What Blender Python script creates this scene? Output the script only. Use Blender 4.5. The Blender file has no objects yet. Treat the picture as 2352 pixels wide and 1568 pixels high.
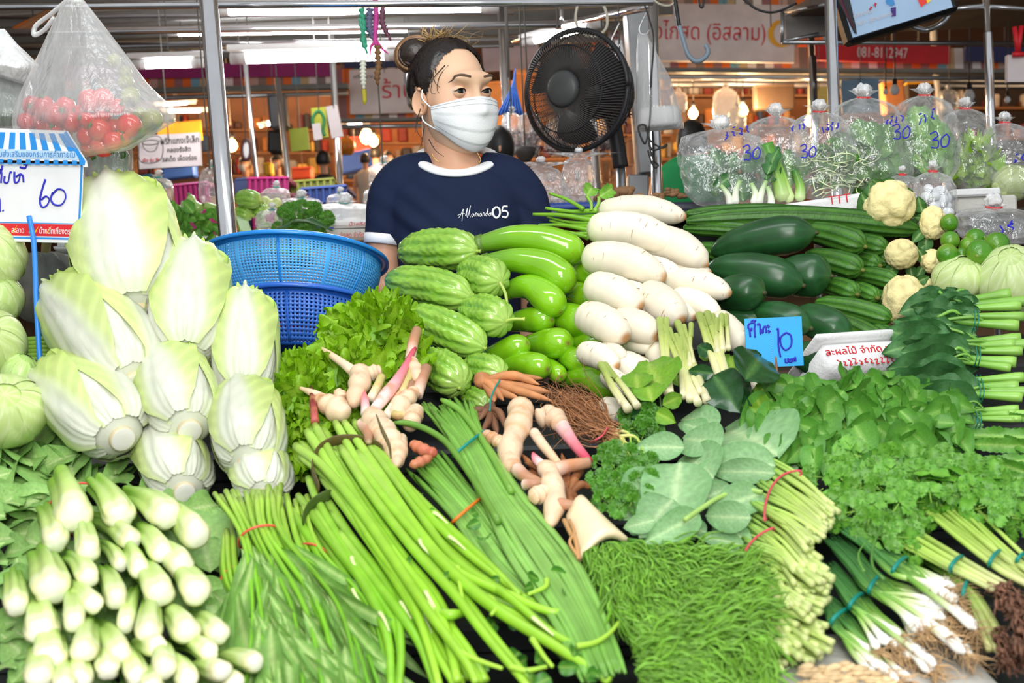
import bpy,math,random
import numpy as np
from mathutils import Vector,Matrix
random.seed(5)
rng=np.random.default_rng(11)
scene=bpy.context.scene
COLL=scene.collection
# ---------------------------------------------------------------- camera
FPX,CX,CY=2800.0,1176.0,784.0
CAM=np.array([0.0,0.0,1.30])
PITCH,ROLL=math.radians(8.0),math.radians(2.5)
_f=np.array([0,math.cos(PITCH),-math.sin(PITCH)])
_u0=np.array([0,math.sin(PITCH),math.cos(PITCH)])
_r0=np.array([1.0,0,0])
CR=math.cos(ROLL)*_r0-math.sin(ROLL)*_u0
CU=math.sin(ROLL)*_r0+math.cos(ROLL)*_u0
camd=bpy.data.cameras.new('camera')
cam=bpy.data.objects.new('camera',camd)
COLL.objects.link(cam)
cam.matrix_world=Matrix(((CR[0],CU[0],-_f[0],CAM[0]),(CR[1],CU[1],-_f[1],CAM[1]),(CR[2],CU[2],-_f[2],CAM[2]),(0,
0,0,1)))
camd.sensor_width=36.0
camd.lens=FPX/2352*36
camd.clip_start,camd.clip_end=0.05,100
camd.dof.use_dof=True
camd.dof.focus_distance=2.3
camd.dof.aperture_fstop=6.3
scene.camera=cam
scene.view_settings.view_transform='Standard'
scene.view_settings.look='None'
scene.view_settings.exposure=0.0
scene.view_settings.gamma=1.0
scene.view_settings.use_curve_mapping=False
scene.cycles.max_bounces=5
scene.cycles.diffuse_bounces=2
scene.cycles.glossy_bounces=3
scene.cycles.transmission_bounces=3
scene.cycles.transparent_max_bounces=14
scene.cycles.caustics_reflective=False
scene.cycles.caustics_refractive=False
scene.cycles.sample_clamp_indirect=4.0
# ---------------------------------------------------------------- world and main lights
world=bpy.data.worlds.new('market_air')
scene.world=world
world.use_nodes=True
bg=world.node_tree.nodes['Background']
bg.inputs[0].default_value=(0.93,0.97,1.0,1)
bg.inputs[1].default_value=0.55
def area(name,loc,target,size,power,col=(1,1,1),size_y=None):
 l=bpy.data.lights.new(name,'AREA')
 l.energy=power
 l.size=size
 l.color=col
 if size_y:
  l.shape='RECTANGLE'
  l.size_y=size_y
 o=bpy.data.objects.new(name,l)
 COLL.objects.link(o)
 o.location=loc
 o.rotation_euler=(Vector(target)-Vector(loc)).to_track_quat('-Z','Y').to_euler()
 return o
area('camera_flash',(0.10,-0.25,1.62),(0.0,2.2,1.0),0.22,15.0,(1.0,0.985,0.96))
area('bounce_fill',(-0.1,-0.5,2.75),(0.0,2.2,0.95),1.3,46.0,(1.0,0.99,0.97))  # soft area light added above and behind camera, standing in for ceiling-bounced flash
area('stall_tube_light',(0.1,1.75,2.42),(0.1,1.9,0.9),1.7,12.0,(0.95,1.0,1.0),0.2)
def S(r,g=None,b=None):
 if g is None:
  r,g,b=[int(r[i:i+2],16) for i in (1,3,5)]
 c=np.array([r,g,b],float)/255
 return np.where(c<=0.04045,c/12.92,((c+0.055)/1.055)**2.4)
def P(x,y,d):
 return CAM+d*(_f+(x-CX)/FPX*CR-(y-CY)/FPX*CU)
def PA(pts,d=None):
 """pixels (and distances) to points in the room"""
 out=[]
 for p in pts:
  out.append(P(p[0],p[1],p[2] if len(p)>2 else (d(p[1]) if callable(d) else d)))
 return np.array(out)
_DY=[300,470,600,800,1000,1200,1400,1568,1800]
_DD=[2.75,2.55,2.33,2.04,1.80,1.56,1.36,1.23,1.08]
def D(y,off=0.0):
 return float(np.interp(y,_DY,_DD))+off
 # ---------------------------------------------------------------- materials
def _nodes(name):
 m=bpy.data.materials.new(name)
 m.use_nodes=True
 nt=m.node_tree
 return m,nt,nt.nodes['Principled BSDF'],nt.nodes['Material Output']
def _bump(nt,bsdf,scale,strength,detail=3.0,coord='Object',dist=0.01,stretch=None):
 tc=nt.nodes.new('ShaderNodeTexCoord')
 nz=nt.nodes.new('ShaderNodeTexNoise')
 nz.inputs['Scale'].default_value=scale
 nz.inputs['Detail'].default_value=detail
 bp=nt.nodes.new('ShaderNodeBump')
 bp.inputs['Strength'].default_value=strength
 bp.inputs['Distance'].default_value=dist
 src=tc.outputs[coord]
 if stretch:
  mp=nt.nodes.new('ShaderNodeMapping')
  mp.inputs['Scale'].default_value=stretch
  nt.links.new(src,mp.inputs[0])
  src=mp.outputs[0]
 nt.links.new(src,nz.inputs['Vector'])
 nt.links.new(nz.outputs['Fac'],bp.inputs['Height'])
 nt.links.new(bp.outputs[0],bsdf.inputs['Normal'])
 return nz
def veg(name,rough=0.45,bump=0.15,bscale=60,var=0.18,vscale=25,spec=0.5,transl=0.0,coat=0.0,spots=None):
 """produce skin: own colour from the Col attribute, mottled by noise"""
 m,nt,b,out=_nodes(name)
 L=nt.links.new
 at=nt.nodes.new('ShaderNodeAttribute')
 at.attribute_name='Col'
 tc=nt.nodes.new('ShaderNodeTexCoord')
 nz=nt.nodes.new('ShaderNodeTexNoise')
 nz.inputs['Scale'].default_value=vscale
 nz.inputs['Detail'].default_value=4
 L(tc.outputs['Object'],nz.inputs['Vector'])
 mr=nt.nodes.new('ShaderNodeMapRange')
 mr.inputs[1].default_value=0.3
 mr.inputs[2].default_value=0.7
 mr.inputs[3].default_value=1-var
 mr.inputs[4].default_value=1+var
 L(nz.outputs['Fac'],mr.inputs[0])
 oi=nt.nodes.new('ShaderNodeObjectInfo')
 mr2=nt.nodes.new('ShaderNodeMapRange')
 mr2.inputs[3].default_value=0.88
 mr2.inputs[4].default_value=1.1
 L(oi.outputs['Random'],mr2.inputs[0])
 mu=nt.nodes.new('ShaderNodeMath')
 mu.operation='MULTIPLY'
 L(mr.outputs[0],mu.inputs[0])
 L(mr2.outputs[0],mu.inputs[1])
 vm=nt.nodes.new('ShaderNodeVectorMath')
 vm.operation='SCALE'
 L(at.outputs['Color'],vm.inputs[0])
 L(mu.outputs[0],vm.inputs['Scale'])
 csrc=vm.outputs[0]
 if spots:
  col,sc,lo,hi=spots
  n2=nt.nodes.new('ShaderNodeTexNoise')
  n2.inputs['Scale'].default_value=sc
  n2.inputs['Detail'].default_value=5
  L(tc.outputs['Object'],n2.inputs['Vector'])
  r=nt.nodes.new('ShaderNodeMapRange')
  r.inputs[1].default_value=lo
  r.inputs[2].default_value=hi
  L(n2.outputs['Fac'],r.inputs[0])
  mx=nt.nodes.new('ShaderNodeMix')
  mx.data_type='RGBA'
  L(r.outputs[0],mx.inputs[0])
  L(csrc,mx.inputs[6])
  mx.inputs[7].default_value=(*col,1)
  csrc=mx.outputs[2]
 L(csrc,b.inputs['Base Color'])
 b.inputs['Roughness'].default_value=rough
 b.inputs['Specular IOR Level'].default_value=spec
 if coat:
  b.inputs['Coat Weight'].default_value=coat
  b.inputs['Coat Roughness'].default_value=0.12
 if bump:
  _bump(nt,b,bscale,bump,dist=0.004)
 if transl:
  tr=nt.nodes.new('ShaderNodeBsdfTranslucent')
  L(csrc,tr.inputs[0])
  ms=nt.nodes.new('ShaderNodeMixShader')
  ms.inputs[0].default_value=transl
  L(b.outputs[0],ms.inputs[1])
  L(tr.outputs[0],ms.inputs[2])
  L(ms.outputs[0],out.inputs[0])
 return m
_cm={}
def cm(col,rough=0.5,metal=0.0,emit=0.0,spec=0.5,name=None,bump=0.0,bscale=40):
 col=tuple(np.round(np.asarray(col,float),4))
 k=(col,rough,metal,emit,spec,bump,bscale)
 if k in _cm:
  return _cm[k]
 m,nt,b,out=_nodes(name or 'plain')
 # slight unevenness of the colour, so that nothing is perfectly flat
 tc=nt.nodes.new('ShaderNodeTexCoord')
 nz=nt.nodes.new('ShaderNodeTexNoise')
 nz.inputs['Scale'].default_value=9
 nz.inputs['Detail'].default_value=5
 nt.links.new(tc.outputs['Object'],nz.inputs['Vector'])
 rp=nt.nodes.new('ShaderNodeValToRGB')
 c=np.array(col)
 rp.color_ramp.elements[0].position=0.3
 rp.color_ramp.elements[1].position=0.7
 rp.color_ramp.elements[0].color=(*np.clip(c*0.88,0,1),1)
 rp.color_ramp.elements[1].color=(*np.clip(c*1.08,0,1),1)
 nt.links.new(nz.outputs['Fac'],rp.inputs[0])
 nt.links.new(rp.outputs[0],b.inputs['Base Color'])
 b.inputs['Roughness'].default_value=rough
 b.inputs['Metallic'].default_value=metal
 b.inputs['Specular IOR Level'].default_value=spec
 if emit:
  b.inputs['Emission Color'].default_value=(*col,1)
  b.inputs['Emission Strength'].default_value=emit
 if bump:
  _bump(nt,b,bscale,bump,dist=0.003)
 _cm[k]=m
 return m
def film(name,tint=(1,1,1),base=0.07,edge=0.45,milky=0.0,rough=0.08,bump=0.5,bscale=35,stretch=None):
 """thin plastic: mostly see-through, glossy, crinkled; milky adds white haze of the sheet itself"""
 m,nt,b,out=_nodes(name)
 L=nt.links.new
 b.inputs['Base Color'].default_value=(*tint,1)
 b.inputs['Roughness'].default_value=rough
 b.inputs['Specular IOR Level'].default_value=0.8
 nz=_bump(nt,b,bscale,bump,detail=4,dist=0.02,stretch=stretch)
 tr=nt.nodes.new('ShaderNodeBsdfTransparent')
 tr.inputs[0].default_value=(0.98,0.98,0.98,1)
 lw=nt.nodes.new('ShaderNodeLayerWeight')
 lw.inputs['Blend'].default_value=0.35
 mr=nt.nodes.new('ShaderNodeMapRange')
 mr.inputs[3].default_value=base+milky*0.8
 mr.inputs[4].default_value=min(1,base+edge+milky)
 L(lw.outputs['Facing'],mr.inputs[0])
 ad=nt.nodes.new('ShaderNodeMath')
 ad.operation='MULTIPLY_ADD'
 cr=nt.nodes.new('ShaderNodeMapRange')
 cr.inputs[1].default_value=0.35
 cr.inputs[2].default_value=0.75
 cr.inputs[3].default_value=0.6
 cr.inputs[4].default_value=1.7
 L(nz.outputs['Fac'],cr.inputs[0])
 L(mr.outputs[0],ad.inputs[0])
 L(cr.outputs[0],ad.inputs[1])
 ad.inputs[2].default_value=0.0
 ad.use_clamp=True
 gl=nt.nodes.new('ShaderNodeBsdfGlossy')
 gl.inputs['Roughness'].default_value=rough
 L(b.inputs['Normal'].links[0].from_socket,gl.inputs['Normal'])
 cr.inputs[3].default_value,cr.inputs[4].default_value=(0.9,1.15) if milky else (0.55,1.8)
 ms=nt.nodes.new('ShaderNodeMixShader')
 L(ad.outputs[0],ms.inputs[0])
 L(tr.outputs[0],ms.inputs[1])
 L(b.outputs[0],ms.inputs[2])
 ms2=nt.nodes.new('ShaderNodeMixShader')
 ms2.inputs[0].default_value=0.06 if milky else 0.11
 L(ms.outputs[0],ms2.inputs[1])
 L(gl.outputs[0],ms2.inputs[2])
 L(ms2.outputs[0],out.inputs[0])
 return m
def stripes(name,cols,period,axis=0):
 """printed stripes across a cloth"""
 m,nt,b,out=_nodes(name)
 L=nt.links.new
 tc=nt.nodes.new('ShaderNodeTexCoord')
 sp=nt.nodes.new('ShaderNodeSeparateXYZ')
 L(tc.outputs['Object'],sp.inputs[0])
 mu=nt.nodes.new('ShaderNodeMath')
 mu.operation='DIVIDE'
 mu.inputs[1].default_value=period
 L(sp.outputs[axis],mu.inputs[0])
 fr=nt.nodes.new('ShaderNodeMath')
 fr.operation='FRACT'
 L(mu.outputs[0],fr.inputs[0])
 rp=nt.nodes.new('ShaderNodeValToRGB')
 rp.color_ramp.interpolation='CONSTANT'
 n=len(cols)
 rp.color_ramp.elements[0].color=(*cols[0],1)
 rp.color_ramp.elements[1].position=1/n
 rp.color_ramp.elements[1].color=(*cols[1],1)
 for i in range(2,n):
  e=rp.color_ramp.elements.new(i/n)
  e.color=(*cols[i],1)
 L(fr.outputs[0],rp.inputs[0])
 L(rp.outputs[0],b.inputs['Base Color'])
 b.inputs['Roughness'].default_value=0.7
 return m
 # ---------------------------------------------------------------- mesh building
class Geo:
 def __init__(s):
  s.v,s.f,s.c,s.n=[],[],[],0
 def add(s,V,F,col=(0.5,0.5,0.5)):
  V=np.asarray(V,float).reshape(-1,3)
  col=np.asarray(col,float)
  if col.ndim==1:
   col=np.tile(col[:3],(len(V),1))
  s.v.append(V)
  s.c.append(col)
  for f in (F if isinstance(F,list) else [F]):
   f=np.asarray(f,int)
   if len(f):
    s.f.append(f+s.n)
  s.n+=len(V)
  return s
 def data(s):
  return np.concatenate(s.v),s.f,np.concatenate(s.c)
def newmesh(name,V,F,C=None,mat=None,smooth=True):
 me=bpy.data.meshes.new(name)
 V=np.asarray(V,np.float32)
 F=F if isinstance(F,list) else [F]
 F=[np.asarray(f,np.int32) for f in F if len(f)]
 me.vertices.add(len(V))
 me.vertices.foreach_set('co',V.ravel())
 loops=np.concatenate([f.ravel() for f in F])
 tot=np.concatenate([np.full(len(f),f.shape[1],np.int32) for f in F])
 st=np.concatenate([[0],np.cumsum(tot)[:-1]]).astype(np.int32)
 me.loops.add(len(loops))
 me.loops.foreach_set('vertex_index',loops.astype(np.int32))
 me.polygons.add(len(tot))
 me.polygons.foreach_set('loop_start',st)
 me.polygons.foreach_set('loop_total',tot)
 me.polygons.foreach_set('use_smooth',np.full(len(tot),bool(smooth)))
 me.update(calc_edges=True)
 if C is not None:
  a=me.color_attributes.new('Col','FLOAT_COLOR','POINT')
  c4=np.ones((len(V),4),np.float32)
  c4[:,:3]=np.clip(C,0,1)
  a.data.foreach_set('color',c4.ravel())
 if mat:
  me.materials.append(mat)
 return me
def tag(o,label=None,cat=None,group=None,kind=None):
 if label:
  o['label']=label
 if cat:
  o['category']=cat
 if group:
  o['group']=group
 if kind:
  o['kind']=kind
 return o
def T(name,label,cat,loc,group=None):
 o=bpy.data.objects.new(name,None)
 o.empty_display_size=0.02
 COLL.objects.link(o)
 o.location=Vector([float(q) for q in loc])
 return tag(o,label,cat,group)
_origin={}
def wloc(o):
 v=np.array(o.location[:])
 while o.parent is not None:
  o=o.parent
  v=v+np.array(o.location[:])
 return v
def mk(name,V,F,mat,parent=None,col=None,smooth=True,label=None,cat=None,group=None,kind=None):
 """one mesh object from world coordinates"""
 V=np.asarray(V,float).reshape(-1,3)
 if col is not None:
  col=np.asarray(col,float)
  if col.ndim==1:
   col=np.tile(col[:3],(len(V),1))
 if parent is None:
  org=V.mean(0)
  org[2]=V[:,2].min()
 else :
  org=wloc(parent)
 me=newmesh(name,V-org,F,col,mat,smooth)
 o=bpy.data.objects.new(name,me)
 COLL.objects.link(o)
 if parent is None:
  o.location=org
 else :
  o.parent=parent
 return tag(o,label,cat,group,kind)
def mkg(name,g,mat,parent=None,smooth=True,**k):
 V,F,C=g.data()
 return mk(name,V,F,mat,parent,C,smooth,**k)
def spline(pts,n=24):
 p=np.asarray(pts,float)
 if len(p)==2:
  t=np.linspace(0,1,n)[:,None]
  return p[0]*(1-t)+p[1]*t
 k=len(p)
 ch=np.concatenate([[0],np.cumsum(np.sqrt(np.linalg.norm(np.diff(p,axis=0),axis=1))+1e-9)])
 m=np.zeros_like(p)
 for i in range(k):
  a,b=max(0,i-1),min(k-1,i+1)
  m[i]=(p[b]-p[a])/(ch[b]-ch[a])
 tt=np.linspace(0,ch[-1],n)
 idx=np.clip(np.searchsorted(ch,tt,side='right')-1,0,k-2)
 h=(ch[idx+1]-ch[idx])[:,None]
 s=((tt-ch[idx])/h[:,0])[:,None]
 return ((2*s**3-3*s**2+1)*p[idx]+(s**3-2*s**2+s)*h*m[idx]+(-2*s**3+3*s**2)*p[idx+1]+(s**3-s**2)*h*m[idx+1])
def frames(path,ref=None):
 t=np.gradient(path,axis=0)
 t/=np.linalg.norm(t,axis=1)[:,None]+1e-12
 ref=np.array([0,0,1.0]) if ref is None else np.asarray(ref,float)
 if abs(t[0]@ref)>0.95:
  ref=np.array([0,-1.0,0.2])
 n=ref-t[0]*(t[0]@ref)
 n/=np.linalg.norm(n)
 N=[n]
 for i in range(1,len(path)):
  n=N[-1]-t[i]*(N[-1]@t[i])
  N.append(n/(np.linalg.norm(n)+1e-12))
 N=np.array(N)
 return t,N,np.cross(t,N)
def ringfaces(n,seg,cap=True):
 i=np.arange(n-1)[:,None]*seg
 j=np.arange(seg)[None]
 a=i+j
 b=i+(j+1)%seg
 q=np.stack([a,b,b+seg,a+seg],-1).reshape(-1,4)
 fs=[q]
 if cap:
  c0,c1=n*seg,n*seg+1
  j=np.arange(seg)
  fs.append(np.stack([np.full(seg,c0),(j+1)%seg,j],-1))
  e=(n-1)*seg
  fs.append(np.stack([np.full(seg,c1),e+j,e+(j+1)%seg],-1))
 return fs
def sweep(path,rad,seg=10,ref=None,cap=True,sq=(1.0,1.0)):
 """tube along a path; rad is one radius, one per ring, or (rings, seg). Returns V, F, t, angle"""
 path=np.asarray(path,float)
 n=len(path)
 t,N,B=frames(path,ref)
 rad=np.asarray(rad,float)
 if rad.ndim==0:
  rad=np.full(n,float(rad))
 if rad.ndim==1:
  rad=np.repeat(rad[:,None],seg,1)
 a=np.linspace(0,2*math.pi,seg,endpoint=False)
 V=path[:,None]+rad[...,None]*(np.cos(a)[None,:,None]*N[:,None]*sq[0]+np.sin(a)[None,:,None]*B[:,None]*sq[1])
 V=V.reshape(-1,3)
 tt=np.repeat(np.linspace(0,1,n),seg)
 aa=np.tile(a,n)
 if cap:
  V=np.concatenate([V,path[:1],path[-1:]])
  tt=np.concatenate([tt,[0,1]])
  aa=np.concatenate([aa,[0,0]])
 return V,ringfaces(n,seg,cap),tt,aa
def tube(name,pts,r,mat,parent=None,seg=8,n=None,col=None,sp=True,**k):
 path=spline(pts,n or max(2,6*len(pts))) if (sp and len(pts)>2) else np.asarray(pts,float)
 V,F,t,a=sweep(path,r,seg)
 return mk(name,V,F,mat,parent,col,**k)
def box_geo(c,s,R=None,bev=0.0):
 """bevelled box: centre, full size, rotation 3x3"""
 hx,hy,hz=np.asarray(s,float)/2
 if bev<=0:
  v=np.array([[x,y,z] for z in (-hz,hz) for y in (-hy,hy) for x in (-hx,hx)])
  f=[np.array([[0,2,3,1],[4,5,7,6],[0,1,5,4],[2,6,7,3],[0,4,6,2],[1,3,7,5]])]
 else :
  b=min(bev,hx,hy,hz)*0.999
  vs,q,tr=[],[],[]
  id={}
  for sx in (-1,1):
   for sy in (-1,1):
    for sz in (-1,1):
     for ax in range(3):
      p=[sx*(hx-b),sy*(hy-b),sz*(hz-b)]
      p[ax]=(sx,sy,sz)[ax]*(hx,hy,hz)[ax]
      id[(sx,sy,sz,ax)]=len(vs)
      vs.append(p)
  v=np.array(vs)
  for s1 in (-1,1):
   q.append([id[(s1,-1,-1,0)],id[(s1,1,-1,0)],id[(s1,1,1,0)],id[(s1,-1,1,0)]])
   q.append([id[(-1,s1,-1,1)],id[(1,s1,-1,1)],id[(1,s1,1,1)],id[(-1,s1,1,1)]])
   q.append([id[(-1,-1,s1,2)],id[(1,-1,s1,2)],id[(1,1,s1,2)],id[(-1,1,s1,2)]])
  for a in (-1,1):
   for c2 in (-1,1):
    q.append([id[(-1,a,c2,1)],id[(1,a,c2,1)],id[(1,a,c2,2)],id[(-1,a,c2,2)]])
    q.append([id[(a,-1,c2,0)],id[(a,1,c2,0)],id[(a,1,c2,2)],id[(a,-1,c2,2)]])
    q.append([id[(a,c2,-1,0)],id[(a,c2,1,0)],id[(a,c2,1,1)],id[(a,c2,-1,1)]])
  for sx in (-1,1):
   for sy in (-1,1):
    for sz in (-1,1):
     tr.append([id[(sx,sy,sz,k)] for k in range(3)])
     # outward winding
  def fix(fs):
   o=[]
   for f in fs:
    pts=v[f]
    nn=np.cross(pts[1]-pts[0],pts[2]-pts[0])
    o.append(f if nn@pts.mean(0)>0 else f[::-1])
   return np.array(o)
  f=[fix(q),fix(tr)]
 if R is not None:
  v=v@np.asarray(R).T
 return v+np.asarray(c),f
def box(name,c,s,mat,parent=None,R=None,bev=0.0,smooth=False,**k):
 V,F=box_geo(c,s,R,bev)
 return mk(name,V,F,mat,parent,None,smooth,**k)
def rotz(a):
 c,s=math.cos(a),math.sin(a)
 return np.array([[c,-s,0],[s,c,0],[0,0,1]])
def quadR(p00,p10,p01):
 """frame of a flat panel from three of its corners (top-left, top-right, bottom-left): centre-ready axes"""
 ex=p10-p00
 w=np.linalg.norm(ex)
 ex=ex/w
 ez=p00-p01
 ez=ez-ex*(ez@ex)
 h=np.linalg.norm(ez)
 ez/=h
 ey=np.cross(ez,ex)
 return np.stack([ex,ey,ez],1),w,h
def panel(name,px,d,thick,mat,parent=None,bev=0.0,**k):
 """a board whose front face has the given corners (tl, tr, bl as pixels), standing at distance d"""
 dd=d if isinstance(d,(tuple,list)) else (d,d,d)
 a,b,c=P(*px[0],dd[0]),P(*px[1],dd[1]),P(*px[2],dd[2])
 R,w,h=quadR(a,b,c)
 ctr=a+R[:,0]*w/2-R[:,2]*h/2+R[:,1]*thick/2
 o=box(name,ctr,(w,thick,h),mat,parent,R,bev,**k)
 return o,R,w,h,a
_fontc={}
def text(name,s,R,origin,size,mat,parent,thick=0.0006,align='LEFT',weight=0.0,shear=0.0,maxw=None):
 """lettering as a mesh: R columns are (right, into the board, up)"""
 cu=bpy.data.curves.new(name,'FONT')
 cu.body=s
 cu.size=size
 cu.extrude=thick
 cu.align_x=align
 cu.offset=weight
 cu.shear=shear
 cu.resolution_u=3
 o=bpy.data.objects.new(name,cu)
 COLL.objects.link(o)
 dg=bpy.context.evaluated_depsgraph_get()
 me=bpy.data.meshes.new_from_object(o.evaluated_get(dg))
 COLL.objects.unlink(o)
 bpy.data.objects.remove(o)
 n=len(me.vertices)
 v=np.empty(n*3,np.float32)
 me.vertices.foreach_get('co',v)
 v=v.reshape(-1,3).astype(float)
 if n and maxw:
  w=v[:,0].max()-v[:,0].min()
  v[:,0]*=maxw/w
 M=np.stack([R[:,0],R[:,2],-R[:,1]],1)
 v=v@M.T+np.asarray(origin)
 org=wloc(parent)
 me.vertices.foreach_set('co',(v-org).astype(np.float32).ravel())
 me.update()
 me.materials.clear()
 me.materials.append(mat)
 me.name=name
 o=bpy.data.objects.new(name,me)
 COLL.objects.link(o)
 o.parent=parent
 return o
def band(name,A,B,thick,mat,parent,r=0.0015,bulge=(0,0),flat=1.0,n=28):
 """rubber band round a bundle: A, B are (x, y, d) of its two sides, thick its depth half-width"""
 a,b=P(*A),P(*B)
 c,h=(a+b)/2,(b-a)/2
 nn=CAM-c
 nn=nn/np.linalg.norm(nn)*thick+(CR*bulge[0]-CU*bulge[1])*np.linalg.norm(c-CAM)/FPX
 th=np.linspace(0,2*math.pi,n)
 pts=np.array([c+h*math.cos(t)+nn*math.sin(t) for t in th])
 ax=np.cross(h,nn)
 V,F,t,aa=sweep(pts,r,8,ref=ax,cap=False,sq=(flat,1.0))
 return mk(name,V,F,mat,parent)
def closed_tube(name,pts,r,mat,parent,seg=6,col=None):
 pts=np.asarray(pts)
 V,F,t,a=sweep(np.concatenate([pts,pts[:1]]) if np.linalg.norm(pts[0]-pts[-1])>1e-6 else pts,r,seg)
 return mk(name,V,F,mat,parent,col)
 # ---------------------------------------------------------------- leaves
def leaf_geo(prof,wr=0.4,curl=0.5,fold=0.25,wave=0.02,wf=3.0,nu=12,nv=7,jag=0.0,c_in=(0.2,0.4,0.05),c_out=None,
rib=None,seed=0,pet=0.0,ribw=0.12):
 """leaf of length 1 along +Y, upper face +Z. prof(u) gives half width 0..1, wr width/length"""
 r=np.random.default_rng(seed)
 u=np.linspace(0,1,nu)
 v=np.linspace(-1,1,nv)
 U,Vv=np.meshgrid(u,v,indexing='ij')
 w=np.array([prof(q) for q in u])[:,None]*wr/2
 if jag:
  w=w*(1+jag*np.where(np.arange(nu)%2==0,1,-1)[:,None]*0.5*np.abs(Vv))
 ang=curl*u
 ds=1/(nu-1)
 yc=np.concatenate([[0],np.cumsum(np.cos((ang[1:]+ang[:-1])/2)*ds)])
 zc=np.concatenate([[0],np.cumsum(-np.sin((ang[1:]+ang[:-1])/2)*ds)])
 ph=r.uniform(0,6.28,4)
 X=Vv*w
 Z=fold*np.abs(Vv)**1.3*w+wave*np.abs(Vv)**2*np.sin(U*wf*6.28+ph[0]+Vv*1.3)+wave*0.5*np.sin(U*wf*3.1+ph[1]+2*Vv)
 Yy=yc[:,None]+Z*np.sin(ang)[:,None]
 Zz=zc[:,None]+Z*np.cos(ang)[:,None]
 V=np.stack([X,Yy,Zz],-1).reshape(-1,3)
 i=np.arange(nu-1)[:,None]*nv
 j=np.arange(nv-1)[None]
 a=i+j
 F=np.stack([a,a+1,a+nv+1,a+nv],-1).reshape(-1,4)
 c_in=np.asarray(c_in,float)
 c_out=c_in if c_out is None else np.asarray(c_out,float)
 k=(np.abs(Vv)**1.2)[...,None]
 C=c_in*(1-k)+c_out*k
 # side veins
 vein=(0.5+0.5*np.sin((U*9-np.abs(Vv)*2.2)*6.28))**4
 C=C*(1+0.16*vein[...,None])
 if rib is not None:
  m=np.clip(1-np.abs(Vv)/(ribw+1e-6),0,1)[...,None]*(1-0.6*U[...,None])
  C=C*(1-m)+np.asarray(rib)*m
 return V,F,C.reshape(-1,3)
P_ovate=lambda u:(math.sin(math.pi*min(1,u)**0.75)**0.8)*(1 if u<1 else 0.02)+0.01
P_obov=lambda u:math.sin(math.pi*u**1.5)**0.7*0.98+0.06*(1-u)
P_lance=lambda u:math.sin(math.pi*u**0.85)**0.9+0.02
P_long=lambda u:min(1.0,5*u+0.25)*(1-max(0,(u-0.55)/0.45)**2*0.95)
P_round=lambda u:math.sqrt(max(0.0,1-(2*u-1)**2))**0.9+0.03
def leafset(name,mat,n,**k):
 out=[]
 for i in range(n):
  kk=dict(k)
  r=np.random.default_rng(i+77)
  kk['curl']=k.get('curl',0.5)+r.uniform(-0.4,0.5)
  kk['fold']=k.get('fold',0.25)*r.uniform(0.5,1.6)
  V,F,C=leaf_geo(seed=i,**kk)
  out.append(newmesh(name,V,F,C,mat))
 return out
def put(mesh,name,parent,base,tip,nrm=None,wscale=1.0,twist=0.0,label=None):
 """a copy of a shared leaf mesh laid from base to tip, upper side towards nrm"""
 base=np.asarray(base,float)
 y=np.asarray(tip,float)-base
 L=np.linalg.norm(y)
 y/=L
 nrm=(CAM-base) if nrm is None else np.asarray(nrm,float)
 nrm=nrm/np.linalg.norm(nrm)
 z=nrm-y*(nrm@y)
 if np.linalg.norm(z)<0.05:
  z=np.array([0,0,1.0])-y*y[2]
 z/=np.linalg.norm(z)
 x=np.cross(y,z)
 if twist:
  c,s=math.cos(twist),math.sin(twist)
  x,z=c*x+s*z,-s*x+c*z
 b=base-wloc(parent)
 o=bpy.data.objects.new(name,mesh)
 COLL.objects.link(o)
 o.parent=parent
 x=x*L*wscale
 y=y*L
 z=z*L
 o.matrix_local=Matrix(((x[0],y[0],z[0],b[0]),(x[1],y[1],z[1],b[1]),(x[2],y[2],z[2],b[2]),(0,0,0,1)))
 if label:
  o['label']=label
 return o
def inst(mesh,name,parent,M):
 o=bpy.data.objects.new(name,mesh)
 COLL.objects.link(o)
 if parent:
  o.parent=parent
 o.matrix_local=M
 return o
def ico(r=1.0,nu=16,nv=10):
 """closed uv ball as V, F, unit normals"""
 th=np.linspace(0,math.pi,nv+1)[1:-1]
 ph=np.linspace(0,2*math.pi,nu,endpoint=False)
 n=len(th)
 V=np.stack([np.sin(th)[:,None]*np.cos(ph),np.sin(th)[:,None]*np.sin(ph),np.repeat(np.cos(th)[:,None],nu,1)],-1).reshape(-1,
3)
 V=np.concatenate([V,[[0,0,1.0]],[[0,0,-1.0]]])
 f=ringfaces(n,nu,True)
 f=[x[:,::-1] for x in f]
 return V*r,f,V
def vnoise(p,f=1.0,seed=0):
 """cheap smooth 3d noise, -1..1"""
 r=np.random.default_rng(seed)
 out=np.zeros(len(p))
 for k in range(6):
  d=r.normal(size=3)
  d/=np.linalg.norm(d)
  d2=r.normal(size=3)
  d2/=np.linalg.norm(d2)
  out+=np.sin(p@d*f*r.uniform(0.7,1.5)+r.uniform(0,6.28))*np.sin(p@d2*f*r.uniform(0.7,1.5)+r.uniform(0,6.28))
 return out/3.0
def crop(ox,oy,s):
 return lambda x,y:(ox+x/s,oy+y/s)
cA,cB,cC,cD=crop(0,440,2.529),crop(600,440,2.8),crop(1200,440,2.8),crop(1700,400,2.8)
cE,cF,cG,cH=crop(0,960,2.579),crop(600,900,2.3475),crop(1300,900,2.347),crop(1750,860,2.214)
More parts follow.
